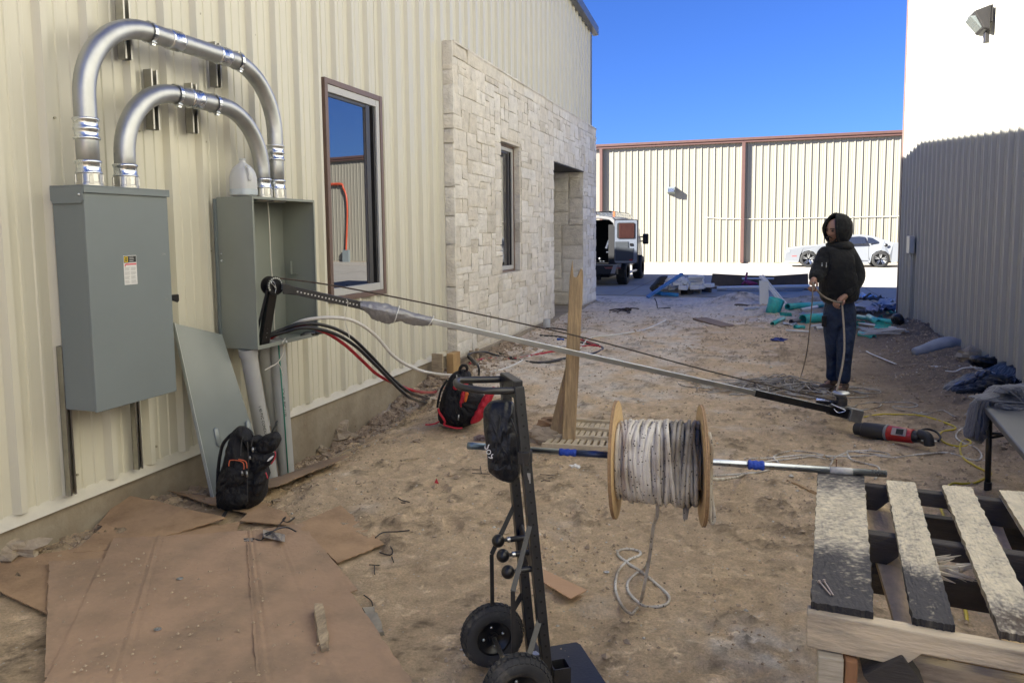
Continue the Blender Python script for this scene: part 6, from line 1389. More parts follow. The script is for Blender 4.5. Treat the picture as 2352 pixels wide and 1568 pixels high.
# hoodie
hv = [V['pel']+Vector((0, 0, -.045)), V['pel']+Vector((-.005, 0, .05)), V['belly']+Vector((0, 0, .04)), V['chest']+Vector((0, 0, .0)), V['neck']+Vector((.01, .02, -.03)), V['shL'], V['elL'], V['wrL'], V['shR'], V['elR'], V['wrR']]
skinned('hoodie', hv, [(0, 1), (1, 2), (2, 3), (3, 4), (3, 5), (5, 6), (6, 7), (3, 8), (8, 9), (9, 10)], [(.185, .17), (.215, .19), (.225, .20), (.190, .165), .118, .105, .092, .058, .100, .082, .054], m_hoodie, MAN, root=0)
t = MB(); t.s = True; P = []   # hood: shell around the head, open in front
hc = HC+Vector((.022, .03, .012))
for i in range(21):
    th = math.pi*.96*i/20; row = []
    for j in range(25):
        a = R_(-90+36)+R_(360-72)*j/24
        x, y, z = math.sin(th)*math.cos(a)*.116, math.sin(th)*math.sin(a)*.130, math.cos(th)*.140
        k = 1+.07*noise.noise(Vector((x*14, y*14, z*14))); z2 = z*k
        if z < -.02: x *= 1.0+.2*(-z-.02)/.1
        row.append(hc+rf@Vector((x*k, y*k, z2)))
    P.append(row)
t.grid(P); o = t.build('hood', m_hoodie, MAN); sm_ = o.modifiers.new('solid', 'SOLIDIFY'); sm_.thickness = .016; sm_.offset = 0
rim = [P[i][0] for i in range(20, -1, -1)]+[P[i][-1] for i in range(21)]
t = MB(); t.tube(rim, .013, 8); t.tube(smooth_path([P[19][0], HC+rf@Vector((-.04, -.06, -.125)), HC+rf@Vector((.0, -.085, -.14)), HC+rf@Vector((.04, -.06, -.125)), P[19][-1]], 5), .022, 8); t.build('hood_rim', m_hoodie, MAN)
t = MB(); t.ball(HC+Vector((.045, .03, -.152)), .115, 18, 12, (1.05, 1.0, .55)); t.build('collar', m_hoodie, MAN)
t = MB()
for px in (1888, 1898): a = pp(px, 608, -.22); t.tube([a+Vector((0, 0, .02)), a], .0016, 6); t.tube([a, a-Vector((0, 0, .025))], .0032, 6)
t.build('drawstrings', m_white, MAN)
wst = Vector((.715, PY, 1.0)); crt = Vector((.712, PY, .875))
thL, thR = Vector((.780, PY, .68)), Vector((.655, PY-.01, .68))
jv = [wst, crt, thL, V['knL'], V['anL']+Vector((0, 0, .13)), V['anL']+Vector((0, 0, .0)), thR, V['knR'], V['anR']+Vector((0, -.02, .13)), V['anR']+Vector((0, 0, -.01))]
skinned('jeans', jv, [(0, 1), (1, 2), (2, 3), (3, 4), (4, 5), (1, 6), (6, 7), (7, 8), (8, 9)], [(.15, .13), (.150, .135), .098, .080, .066, .074, .094, .078, .064, .072], m_jean, MAN, root=0)
for s_, an, to in (('L', V['anL'], V['toL']), ('R', V['anR'], V['toR'])):
    d_ = (to-an); d_.z = 0; d_.normalize(); an2 = an.copy(); an2.z = gz(an.x, an.y, False)+.04
    skinned('boot', [an2+Vector((0, 0, .08)), an2-d_*.01, an2+d_*.08, an2+d_*.16], [(0, 1), (1, 2), (2, 3)], [.055, (.062, .055), (.055, .045), (.040, .034)], m_boot, MAN, root=1)
# gear on the belt
t = MB(); q = pp(1893, 735, -.1); t.box(q-Vector((.02, .02, .06)), q+Vector((.02, .02, .04))); t.build('belt_pouch', m_pack, MAN, bevel=.006)
# the rope and the tugger handle passing through the hands
hl, hr = V['haL']+Vector((-.005, -.03, -.02)), V['haR']+Vector((-.0, -.03, -.02))
m_prope = M('handled_rope', (.26, .22, .17), rough=.85, var=.3, scale=80)
t = MB(); t.tube(smooth_path([hr+Vector((0, 0, .03)), hr+Vector((.02, 0, -.02)), hl+Vector((-.14, 0, .05)), hl+Vector((-.03, 0, .0)), hl+Vector((.01, 0, .0)), hl+Vector((.02, 0, -.04)), onz(1938, 800, .35) if False else (hl+ca)/2+Vector((.03, 0, .0)), ca+Vector((-.035, 0, .10)), ca+Vector((-.04, 0, .03))], 6), .0085, 8)
tag(t.build('held_rope', m_prope), 'taut rope running from both hands of the person down to the winch', 'rope')
t = MB(); g1 = G(1838, 868); t.tube(smooth_path([hr, hr+Vector((0, 0, -.15)), (hr*.5+g1*.5)+Vector((.02, 0, -.1)), g1+Vector((.03, 0, .12)), g1], 6), .0055, 6); tag(t.build('slack_rope', m_prope), 'slack rope falling from the left hand side of the person to the grey heap', 'rope')

# ---------------------------------------------------------------- white car across the lot
m_cw = M('white_paint', (.19, .20, .215), rough=.22, var=.01, bump=0, coat=.5)
m_tint = glassmat('tinted_glass', (.02, .022, .025), .03)
m_rub = M('tyre_rubber', (.02, .02, .02), rough=.8, var=.1)
CARY = 31.9; xF = ony(1806, 600, CARY).x; xw1, xw2 = ony(1857, 597, CARY-.85).x, ony(2023, 597, CARY-.85).x
CR = thing('parked_car', 'white two door coupe parked side-on in the sun beyond the person', 'car', (xw1, CARY, .09))
S = (xw2-xw1)/2.95; Z0 = .09; W2 = .92*S; rW = .365*S
def cx(x): return xw1+x*S     # x measured in metres from the front axle, rearwards
prof = [(-.98, .22), (-1.0, .42), (-.97, .62), (-.93, .76), (-.80, .86), (-.2, .95), (.45, 1.0), (.72, 1.02), (1.1, 1.2), (1.45, 1.36), (1.75, 1.43), (2.15, 1.45), (2.6, 1.40), (3.1, 1.22), (3.45, 1.09), (3.75, 1.08), (4.0, 1.05), (4.05, .85), (4.06, .6), (4.0, .35), (3.5, .24)]
def arch(cx0): return [(cx0+.42, .20), (cx0+.42*math.cos(.55), .37+.42*math.sin(.55)), (cx0+.42*math.cos(1.1), .37+.42*math.sin(1.1)), (cx0, .37+.43), (cx0-.42*math.cos(1.1), .37+.42*math.sin(1.1)), (cx0-.42*math.cos(.55), .37+.42*math.sin(.55)), (cx0-.42, .20)]
full = prof+arch(2.95)+[(1.5, .2)]+arch(0)
def carpt(x, z, y): return Vector((cx(x), CARY+y, Z0+z*S))
n = len(full); V_ = []; Fs = []
slices = [(-1, .0), (-.97, .02), (1, 0)]
def inset(z): return 1 if z < .95 else 1-.55*(z-.95)*1.0
rings_ = []
for y, shrink in ((-1, .035), (-.975, 0), (-.5, 0), (.5, 0), (.975, 0), (1, .035)):
    rings_.append([carpt(x, z if z < .3 else z-shrink, y*W2*inset(z)*1.0) for x, z in full])
t = MB(); t.s = True; t.grid([[rings_[k][i] for k in range(len(rings_))] for i in range(n)], True); t.s = False
import bmesh
def ngon_fill(mb, ring):
    bm = bmesh.new(); vs = [bm.verts.new(v) for v in ring]; f = bm.faces.new(vs); bmesh.ops.triangulate(bm, faces=[f]); bm.verts.index_update()
    mb.add([v.co.copy() for v in bm.verts], [tuple(v.index for v in f.verts) for f in bm.faces]); bm.free()
ngon_fill(t, rings_[0]); ngon_fill(t, list(reversed(rings_[-1])))
t.build('body', m_cw, CR)
def side(pts, off, mat_, name, par=CR, th=.012):
    for s_ in (-1,):
        P = [carpt(x, z, s_*(W2*inset(z)+off)) for x, z in pts]; t = MB(); ngon_fill(t, P); Q = [p+Vector((0, th, 0)) for p in P]
        t.grid([[P[i], Q[i]] for i in range(len(P))], True); return t.build(name, mat_, par)
side([(1.12, 1.02), (1.35, 1.20), (1.6, 1.33), (2.1, 1.37), (2.32, 1.34), (2.36, 1.05)], .006, m_tint, 'side_window')
side([(2.44, 1.05), (2.42, 1.33), (2.62, 1.30), (2.86, 1.14), (2.80, 1.08)], .006, m_tint, 'side_window')
side([(-.96, .64), (-.93, .74), (-.78, .76), (-.80, .66)], .006, M('headlamp', (.25, .27, .28), rough=.15), 'headlight')
side([(-.70, .49), (-.70, .52), (-.50, .52), (-.50, .49)], .006, M('marker_red', (.5, .04, .03)), 'marker_light')
side([(1.05, .30), (1.05, .31), (2.45, .31), (2.45, .30)], .007, m_dark, 'sill_line'); side([(1.10, .35), (1.09, .95), (1.10, 1.0), (1.115, 1.0), (1.105, .95), (1.115, .35)], .007, m_dark, 'door_gap'); side([(2.46, .35), (2.46, 1.0), (2.472, 1.0), (2.472, .35)], .007, m_dark, 'door_gap')
side([(-.98, .23), (-.97, .30), (-.45, .26), (-.45, .22)], .02, M('splitter', (.3, .3, .31)), 'splitter')
t = MB(); t.lathe([(0, .012), (.07*S, .012), (.075*S, 0)], carpt(3.15, .98, -W2-.002), (0, -1, 0), 16); t.build('fuel_cap', m_black, CR)
t = MB(); q = carpt(1.0, 1.06, -W2-.08); t.ball(q, .09*S, 12, 8, (1.3, .9, .8)); t.build('wing_mirror', m_cw, CR)
for xx, yy in ((0, -1), (2.95, -1), (0, 1), (2.95, 1)):
    c = carpt(xx, 0, yy*(W2-.10)); c.z = Z0+rW; t = MB(); t.lathe([(rW*.66, -.11), (rW*.9, -.12), (rW, -.09), (rW, .09), (rW*.9, .12), (rW*.66, .11), (rW*.66, -.11)], c, (0, 1, 0), 32); wh = t.build('wheel', m_rub, CR)
    t = MB(); t.lathe([(0, .03), (rW*.62, .05), (rW*.64, -.11), (rW*.70, -.112)], c, (0, 1, 0) if yy < 0 else (0, -1, 0), 28); t.build('rim_dish', m_black, wh)
    if yy < 0:
        t = MB()
        for k in range(10):
            a = 2*math.pi*(k//2)/5+(-.16 if k % 2 else .16)+.3; p1 = c+Vector((math.cos(a)*rW*.15, -.075, math.sin(a)*rW*.15)); p2 = c+Vector((math.cos(a)*rW*.66, -.105, math.sin(a)*rW*.66)); t.bar(p1, p2, .022, .045, up=(0, 1, 0))
        t.build('spokes', m_zinc, wh)
# ---------------------------------------------------------------- white van with open rear door
cV = crop(1380, 470, 7.125); _q = onz(*cV(650, 1400), .09); VS = 1.09; VW = 1.72; VY = _q.y-.55*VS; VX0 = _q.x
VX = VX0-.13*VS; VO = Vector((VX, VY, .09))
def vs(P): return VO+(P-VO)/VS
VN = thing('parked_van', 'white lifted work van half hidden by the stone wall, rear door swung open', 'van', tuple(VO)); VN.scale = (VS, VS, VS)
m_vw = M('van_white', (.24, .24, .245), rough=.3, var=.04, bump=0)
m_vd = M('van_interior', (.012, .012, .014), rough=.7)
zb_, zt_ = .62, 1.80
t = MB()   # shell: floor, sides with rounded roof, open at the rear
secs = [(0, zb_), (0, 1.15), (-.03, 1.45), (-.09, 1.68), (-.20, 1.78), (-.45, 1.82)]
prof_ = [(VX+a, z) for a, z in secs]+[(VX-VW-a, z) for a, z in reversed(secs)]
P = [[Vector((x, VY+yy, z)) for x, z in prof_] for yy in (.05, 3.5)]
t.s = True; t.grid(P); t.s = False
t.grid([[Vector((x, VY+.05, z)) for x, z in prof_], [Vector((x, VY+.05, max(z, zb_))) if False else Vector((VX-VW/2+(x-(VX-VW/2))*.93, VY+.05, zb_+(z-zb_)*.955)) for x, z in prof_]])
t.box((VX-VW, VY+.05, zb_-.08), (VX, VY+3.5, zb_)); 
t.hexa([(VX-VW, VY+3.5, .45), (VX, VY+3.5, .45), (VX-.05, VY+4.4, .45), (VX-VW+.05, VY+4.4, .45), (VX-VW, VY+3.5, 1.25), (VX, VY+3.5, 1.25), (VX-.1, VY+4.3, 1.1), (VX-VW+.1, VY+4.3, 1.1)])
o = t.build('body', m_vw, VN); o.modifiers.new('s', 'SOLIDIFY').thickness = .02
t = MB(); t.box((VX-VW+.05, VY+2.2, zb_), (VX-.05, VY+2.25, 1.75)); t.box((VX-.28, VY+.10, zb_+.01), (VX-.05, VY+2.1, 1.6)); t.box((VX-VW+.05, VY+.1, zb_+.001), (VX-.05, VY+2.2, zb_+.015)); t.box((VX-VW+.05, VY+.1, zb_+.05), (VX-VW+.4, VY+2.1, 1.6)); t.build('interior', m_vd, VN)
t = MB(); q0v = vs(ony(*cV(290, 800), VY+.35)); t.bar(q0v, q0v+Vector((.07, 0, .22)), .05, .05, taper=.6); t.box(vs(ony(*cV(290, 870), VY+.3)), vs(ony(*cV(340, 850), VY+.34))); t.build('hand_tools', m_zinc, VN)
for (x, y) in ((185, 980), (200, 1030), (250, 1030)):
    q = vs(ony(*cV(x, y), VY+.2)); t = MB(); t.cyl(q, q+Vector((0, 0, .04)), .025, 8); t.build('small_container', m_pvc, VN)
# bumper, reflective tape
t = MB(); t.box((VX-VW-.02, VY-.16, .38), (VX-.02, VY+.04, .60)); t.build('bumper', m_black, VN, bevel=.01)
t = MB(); a, b = vs(ony(*cV(280, 1125), VY-.165)), vs(ony(*cV(550, 1128), VY-.165)); 
for k in range(14):
    f0, f1 = k/14, (k+.55)/14; x0, x1 = a.x+(b.x-a.x)*f0, a.x+(b.x-a.x)*f1; t.hexa([(x0, VY-.166, a.z-.02), (x1, VY-.166, a.z-.02), (x1, VY-.162, a.z-.02), (x0, VY-.162, a.z-.02), (x0-.03, VY-.166, a.z+.025), (x1-.03, VY-.166, a.z+.025), (x1-.03, VY-.162, a.z+.025), (x0-.03, VY-.162, a.z+.025)])
t.build('reflective_tape', M('reflector_red', (.35, .12, .10)), VN)
t = MB(); t.hexa([(VX-.18, VY-.17, .40), (VX-.07, VY-.17, .40), (VX-.07, VY+.02, .40), (VX-.18, VY+.02, .40), (VX-.10, VY-.17, .62), (VX+.0, VY-.17, .62), (VX+.0, VY+.02, .62), (VX-.10, VY+.02, .62)]); t.build('bumper_end', m_vw, VN, bevel=.01)
t = MB(); t.box((VX-VW+.2, VY+.3, .28), (VX-.3, VY+2.8, .5)); t.box((VX-.9, VY+.1, .22), (VX-.5, VY+.3, .42)); t.build('chassis', m_vd, VN)
t = MB(); t.tube([(VX+.05, VY+1.0, .36), (VX+.05, VY+2.35, .36)], .035, 10); t.build('side_step', m_galv, VN)
for yy, xx in ((.62, VX), (3.1, VX), (.62, VX-VW+.13), (3.1, VX-VW+.13)):
    c = Vector((xx, VY+yy, .09+.33)); t = MB(); t.lathe([(.17, -.12), (.30, -.13), (.33, -.09), (.33, .09), (.30, .13), (.17, .12)], c, (1, 0, 0), 32)
    for k in range(28):
        a = 2*math.pi*k/28; t.obox(c+Vector((0, math.cos(a)*.328, math.sin(a)*.328)), (.2, .04, .02), Matrix.Rotation(a-math.pi/2, 3, 'X'))
    wh = t.build('wheel', m_rub, VN); t = MB(); t.lathe([(0, .06), (.10, .07), (.17, .12), (.18, .115)], c, (1, 0, 0) if xx > -3.5 else (-1, 0, 0), 20); t.build('rim', m_black, wh)
# open door seen from its inner side
D0, D1_ = vs(ony(*cV(425, 800), VY-.10)), vs(ony(*cV(818, 800), VY-.02)); zt2, zb2 = vs(ony(*cV(600, 318), VY-.06)).z, vs(ony(*cV(600, 1050), VY-.06)).z
de = (D1_-D0); de.z = 0; dl = de.length; de.normalize(); dn_ = Vector((de.y, -de.x, 0)); 
def dpt(x, z, o_=0): return Vector((D0.x, D0.y, 0))+de*x*dl+Vector((0, 0, zb2+(zt2-zb2)*z))+dn_*o_
def dpanel(pts, o0, o1, mat_, name, par):
    P = [dpt(x, z, o1) for x, z in pts]; Q = [dpt(x, z, o0) for x, z in pts]; t = MB(); ngon_fill(t, P); ngon_fill(t, list(reversed(Q))); t.grid([[P[i], Q[i]] for i in range(len(P))], True); return t.build(name, mat_, par)
def rrect(x0, x1, z0, z1, r=.06, rz=.05):
    o = []
    for cx_, cz_, a0 in ((x1-r, z1-rz, 0), (x0+r, z1-rz, 90), (x0+r, z0+rz, 180), (x1-r, z0+rz, 270)):
        for k in range(5): a = R_(a0+k*22.5); o.append((cx_+r*math.cos(a), cz_+rz*math.sin(a)))
    return o
dr = dpanel(rrect(0, 1, 0, 1, .07, .04), -.05, 0, m_black, 'rear_door', VN)
m_bl = M('door_inner_white', (.17, .19, .23), rough=.4)
dpanel(rrect(.02, .965, .015, .985, .07, .04), 0, .012, m_bl, 'inner_panel', dr)
dpanel(rrect(.12, .88, .565, .93, .08, .04), .012, .02, M('rubber_seal', (.02, .02, .02)), 'window_seal', dr)
gp_ = dpanel(rrect(.20, .85, .58, .915, .08, .04), .02, .024, M('mesh_backed_glass', (.06, .018, .014), rough=.5, bump=0), 'window', dr)
t = MB()
for k in range(-12, 18):
    x0 = .20+k*.045; a, b = (x0, .58), (x0+.30, .915)
    if b[0] > .2 and a[0] < .85:
        fa = max(0, (.2-a[0])/.30); fb = min(1, (.85-a[0])/.30); t.bar(dpt(a[0]+.30*fa, .58+.335*fa, .026), dpt(a[0]+.30*fb, .58+.335*fb, .026), .006, .004)
t.build('mesh_bars', M('mesh_orange', (.13, .045, .03)), gp_)
dpanel([(.04, .06), (.04, .50), (.60, .50), (.60, .37), (.62, .35), (.82, .35), (.82, .10), (.78, .06)], .012, .02, M('door_card', (.045, .052, .062), rough=.7), 'door_card', dr)
dpanel(rrect(.66, .80, .40, .46, .02, .01), .012, .022, m_black, 'latch', dr)
dpanel([(.62, .07), (.66, .09), (.78, .10), (.76, .06)], .02, .024, M('red_reflector', (.35, .01, .01)), 'reflector', dr)
# mirror and roof rack with ladders
q = vs(ony(*cV(950, 640), VY+3.9)); t = MB(); t.obox(q, (.17, .12, .30)); mr_ = t.build('wing_mirror', m_black, VN, bevel=.03); t = MB(); t.tube([q+Vector((-.06, 0, .06)), q+Vector((-.30, 0, .06))], .018, 8); t.tube([q+Vector((-.06, 0, -.06)), q+Vector((-.30, 0, -.09))], .018, 8); t.build('mirror_arm', m_black, mr_)
t = MB()
for yy in (.4, 1.6, 2.8): t.tube([(VX-VW+.1, VY+yy, 1.82), (VX-VW+.15, VY+yy, 1.92), (VX-.25, VY+yy, 1.92), (VX-.15, VY+yy, 1.80)], .018, 8)
t.tube([(VX-.3, VY+.2, 1.93), (VX-.3, VY+3.2, 1.93)], .018, 8); t.build('roof_rack', m_black, VN)
t = MB()
for xx, zz in ((VX-.15, 1.98), (VX-.55, 1.98), (VX-.20, 2.05), (VX-.60, 2.05)): t.bar((xx, VY+.1, zz), (xx, VY+3.2, zz), .03, .055)
for k in range(9): t.bar((VX-.15, VY+.25+k*.33, 1.98), (VX-.55, VY+.25+k*.33, 1.98), .03, .03); t.bar((VX-.20, VY+.3+k*.33, 2.05), (VX-.6, VY+.3+k*.33, 2.05), .03, .03)
lad = tag(t.build('ladder', m_zinc), 'aluminium ladders stacked on the roof rack of the white van', 'ladder')
t = MB(); t.box((VX-.17, VY+.05, 1.95), (VX-.12, VY+.12, 2.08)); t.build('orange_end', M('orange_cap', (.6, .12, .04)), lad)

# ---------------------------------------------------------------- things lying about further back
cT = crop(1640, 640, 4.704)
m_teal = M('teal_pvc', (.05, .50, .44), rough=.35, var=.12, scale=20, col2=(.10, .27, .23), thr=.62)
m_tin = M('teal_inner', (.02, .20, .17), rough=.5)
def tpipe(a, b, dpx, label, mat_=m_teal, lift=None, zlift=(0, 0), ll=0):
    ga, gb_ = G(*cT(*a)), G(*cT(*b)); dz = ((ga+gb_)/2-CAM).dot(fwd); r = dpx/4.704/1.0204/FO*dz/2
    A, B = ga+Vector((0, 0, r*.8+zlift[0])), gb_+Vector((0, 0, r*.8+zlift[1])); t = MB(); t.pipe(A, B, r, r*.9, 20)
    return tag(t.build('teal_pipe' if mat_ is m_teal else 'pipe_offcut', mat_), label, 'pipe', 'sewer pipe offcuts' if mat_ is m_teal else None)
tpipe((965, 410), (1340, 385), 70, 'longest teal pipe offcut lying level left of the person', zlift=(.02, .02))
tpipe((1135, 555), (1400, 530), 110, 'fattest teal pipe offcut with a white end just behind the person')
t_ = tpipe((1110, 500), (1290, 460), 36, 'white plastic pipe offcut lying on the fattest teal one', m_white, zlift=(.12, .12))
tpipe((800, 575), (925, 515), 44, 'short teal pipe offcut pointing up to the right by itself')
tpipe((1045, 612), (1150, 615), 46, 'small teal pipe ring in front of the fattest teal offcut')
tpipe((1745, 500), (2165, 565), 50, 'long thin teal pipe offcut right of the person')
tpipe((1860, 530), (1970, 570), 62, 'broken teal fitting lying on the thin pipe right of the person', zlift=(.04, .0))
tpipe((1762, 690), (1920, 730), 56, 'teal pipe offcut nearest the right hand building corner')
tpipe((2065, 470), (2150, 455), 40, 'small teal scrap beside the right building corner', zlift=(.03, .03))
tpipe((1275, 625), (1385, 620), 44, 'white plastic pipe offcut beside the left leg of the person', m_white)
tpipe((1010, 560), (1130, 540), 56, 'grey cardboard tube end left of the fattest teal offcut', M('tube_grey', (.20, .19, .20)))
# cut teal fitting
def blob(pts, dep, th, mat_, label, name, cat, cr_=cT, wr=.01, seed=0, par=None, group=None):
    t = MB(); outline_solid(t, [cr_(*p) for p in pts], dep, th, wr=wr, seed=seed); o = t.build(name, mat_, par)
    return tag(o, label, cat, group) if par is None else o
q = G(*cT(800, 440)); t = MB(); t.lathe([(.10, 0), (.12, 0), (.125, .14), (.135, .28), (.12, .285), (.10, 0)], q-Vector((0, 0, .02)), (.25, -.1, 1), 22, 0, 5.2); tag(t.build('pipe_fitting', m_teal), 'cut open teal pipe fitting at the foot of the white trim piece', 'pipe fitting')
dT = (G(*cT(480, 400))-CAM).dot(fwd)
blob([(385, 345), (430, 335), (520, 345), (610, 370), (620, 400), (520, 400), (400, 385)], dT, .25, M('muddy_lump', (.15, .12, .09), rough=.95, var=.4, bump=.6), 'mud covered lump of pipe at the left end of the debris heap', 'muddy_lump', 'debris', wr=.03)
dT = (G(*cT(560, 430))-CAM).dot(fwd)
blob([(488, 415), (510, 385), (570, 380), (640, 370), (655, 395), (600, 440), (520, 432)], dT, .16, m_strut, 'bent sheet metal elbow at the left end of the debris heap', 'metal_elbow', 'duct elbow', wr=.02, seed=3)
# trim pieces
def bar_px(a, b, w_, h_, mat_, label, name, cat, lifts=(0, 0), cr_=cT, zs=None):
    A, B = (G(*cr_(*a), lifts[0]), G(*cr_(*b), lifts[1])); t = MB(); t.bar(A, B, w_, h_); return tag(t.build(name, mat_), label, cat)
v0 = G(*cT(722, 345)); dv = (v0-CAM).dot(fwd)
t = MB(); a, b = ond(*cT(710, 352), dv), ond(*cT(706, 92), dv); t.bar(a, b, .17, .02, up=tuple(fwd)); t.box(b-Vector((.085, .0, 0)), b+Vector((.085, .12, .01))); tag(t.build('trim_piece', m_white), 'upright white metal trim piece stuck in the debris heap', 'metal trim')
t = MB(); a, b = ond(*cT(660, 30), dv+.3), ond(*cT(955, 400), dv-.3); a2, b2 = ond(*cT(692, 25), dv+.3), ond(*cT(975, 370), dv-.3); t.bar(a, b, .02, .04); t.bar(a2, b2, .02, .04); t.bar((a+a2)/2, (b+b2)/2, .09, .01, up=tuple(fwd)); tag(t.build('metal_channel', m_white), 'white metal channel leaning diagonally down onto the longest teal pipe', 'metal channel')
for (a, b, w_, l_) in (((190, 165), (1210, 145), .045, 'topmost long white tube behind the debris heap'), ((190, 185), (1150, 170), .03, 'second long white tube behind the debris heap'), ((300, 205), (1130, 212), .03, 'lowest long pale tube on the ground behind the debris heap')):
    A, B = ony(*cT(*a), 18.6), ony(*cT(*b), 18.9); A.z = max(A.z, .11); B.z = max(B.z, .11); t = MB(); t.tube([A, B], w_, 8); tag(t.build('long_tube', m_white if w_ > .04 else M('bluish_tube', (.30, .36, .48))), l_, 'tube')
# long cardboard carton
DCB = 19.6
q = [ony(*cT(*p), DCB) for p in ((118, 110), (1200, 130), (1195, 5), (820, 30), (500, 25), (140, 5))]
bzc = .10
t = MB(); top = [Vector((p.x, DCB, p.z)) for p in q[2:]]; P = []
for p in [Vector((q[0].x, DCB, bzc)), Vector((q[1].x, DCB, bzc))]+top: P.append(p)
ngon_fill(t, P); ngon_fill(t, [p+Vector((0, .03, 0)) for p in reversed(P)]); t.grid([[P[i], P[i]+Vector((0, .03, 0))] for i in range(len(P))], True)
t.box((q[0].x, DCB-.35, bzc-.005), (q[1].x, DCB, bzc+.015)); tag(t.build('long_carton', M('brown_carton', (.125, .095, .07), rough=.8, var=.2)), 'long opened brown carton lying across the alley behind the trim pieces', 'carton')
m_mag = M('magenta_plastic', (.22, .02, .09), rough=.4)
t = MB(); a = ony(*cT(520, 5), 19.3); b = ony(*cT(500, 90), 19.2); t.tube([ony(*cT(525, -8), 19.3), a, b, ony(*cT(465, 125), 19.1)], .03, 6); t.tube([b, ony(*cT(560, 112), 19.1), ony(*cT(640, 118), 19.1)], [.05, .06, .02], 8); tag(t.build('magenta_tool', m_mag), 'magenta plastic garden tool lying against the long carton', 'tool')
t = MB(); t.tube([ony(*cT(465, 62), 19.4), ony(*cT(820, 60), 19.4)], .025, 8); tag(t.build('white_tube', m_white), 'thin white tube resting inside the long carton', 'tube')
# stone blocks on a pallet
cS = crop(1280, 560, 5.6)
PG = thing('pallet', 'low wooden pallet carrying pale stone blocks near the lot', 'pallet', tuple(onz(1600, 676, .09)))
x0, x1 = onz(*cS(1740, 740), .09), onz(*cS(2240, 700), .09); dirx = (x1-x0).normalized(); diry = Vector((-dirx.y, dirx.x, 0))
Lp = (x1-x0).length
for k in range(4): 
    t = MB(); a = x0+diry*(.25*k)*1.0+Vector((0, 0, .155)); t.bar(a-dirx*.05, a+dirx*Lp, .10, .02, up=(0, 0, 1)); t.build('deck_board', m_pw2, PG)
for k in range(4):
    t = MB(); a = x0+dirx*(.04+.35*k)+Vector((0, 0, .075)); t.bar(a, a+diry*.8, .05 if k != 1 else .2, .13); t.build('bearer', m_pwd if k % 2 else m_pw2, PG)
m_blk = M('cut_limestone', (.80, .78, .73), rough=.9, var=.12, bump=.4, bscale=30)
dS = (x0-CAM).dot(fwd)
blocks = [(1450, 595, 150, 60), (1600, 610, 130, 60), (1740, 610, 120, 58), (1875, 600, 150, 62), (2025, 600, 60, 55), (2085, 580, 110, 55), (1535, 565, 110, 45), (1660, 560, 90, 50), (1750, 560, 60, 45), (1840, 590, 50, 45), (1880, 555, 150, 50), (1985, 540, 90, 55), (1520, 500, 120, 55), (1600, 480, 130, 50), (1735, 500, 75, 60), (1800, 520, 75, 65), (1860, 478, 210, 36), (1890, 512, 90, 38), (1960, 505, 100, 45), (2035, 480, 40, 45), (1640, 520, 100, 40), (1700, 590, 60, 30)]
r7 = random.Random(5)
descr = ['leftmost bottom', 'second bottom', 'middle bottom', 'wide bottom front', 'narrow bottom', 'rightmost bottom', 'left second row', 'centre second row', 'small dark gap', 'small centre', 'long second row', 'right second row', 'leftmost top', 'broad top left', 'tilted upright', 'diamond tilted', 'longest topmost', 'small upper', 'squarish upper right', 'small end top', 'half hidden upper', 'thin wedge']
for k, (bx, by, bw, bh) in enumerate(blocks):
    c = ond(*cS(bx+bw/2, by+bh/2), dS+.1+(.12 if by < 560 else 0)+r7.uniform(-.12, .16)); sw, sh = bw/5.6/1.0204/FO*dS, bh/5.6/1.0204/FO*dS
    t = MB(); t.obox(c, (sw*.93, .26, sh*.9), Matrix.Rotation(r7.uniform(-.25, .25), 3, 'Z')@Matrix.Rotation(.6 if k == 15 else (-.35 if k == 14 else r7.uniform(-.04, .04)), 3, 'Y'))
    tag(t.build('stone_block', m_blk, bevel=.012), descr[k]+' pale stone block in the pile on the low pallet', 'stone block', 'pale stone blocks piled on the pallet')
# dark tarp and blue pipes at its left
blob([(1360, 640), (1420, 570), (1480, 500), (1530, 485), (1590, 490), (1560, 540), (1530, 600), (1450, 620), (1440, 680), (1395, 690)], dS+.05, .3, M('dark_tarp', (.045, .04, .03), rough=.7, var=.3), 'dark crumpled tarp hanging off the left of the stone blocks', 'dark_tarp', 'tarp', cr_=cS, wr=.03)
m_blue = M('blue_plastic', (.08, .20, .42), rough=.4, var=.1)
t = MB(); t.bar(onz(*cS(1330, 762), .10), ond(*cS(1785, 458), dS-.15), .09, .05); tag(t.build('blue_board', m_blue), 'long pale blue plank leaning diagonally on the stone blocks', 'plank')
for k, (a, b) in enumerate((((1400, 700), (1520, 712)), ((1520, 690), (1725, 690)), ((1520, 720), (1725, 735)))):
    t = MB(); t.tube([onz(*cS(*a), .14), onz(*cS(*b), .14)], .045, 10); tag(t.build('blue_pipe', M('blue_pipe', (.03, .22, .42), rough=.35)), ('leftmost short', 'upper', 'lower')[k]+' blue plastic pipe left of the low pallet', 'pipe', 'blue pipes by the stone pallet')
# plank on the dirt
a, b = G(*cT(0, 500), .03), G(*cT(310, 590), .02); t = MB(); t.bar(a, b, .26, .03); tag(t.build('plank', M('brown_plank', (.22, .165, .13), rough=.85, var=.2)), 'flat brown plank lying alone on the pale dirt in mid alley', 'plank')
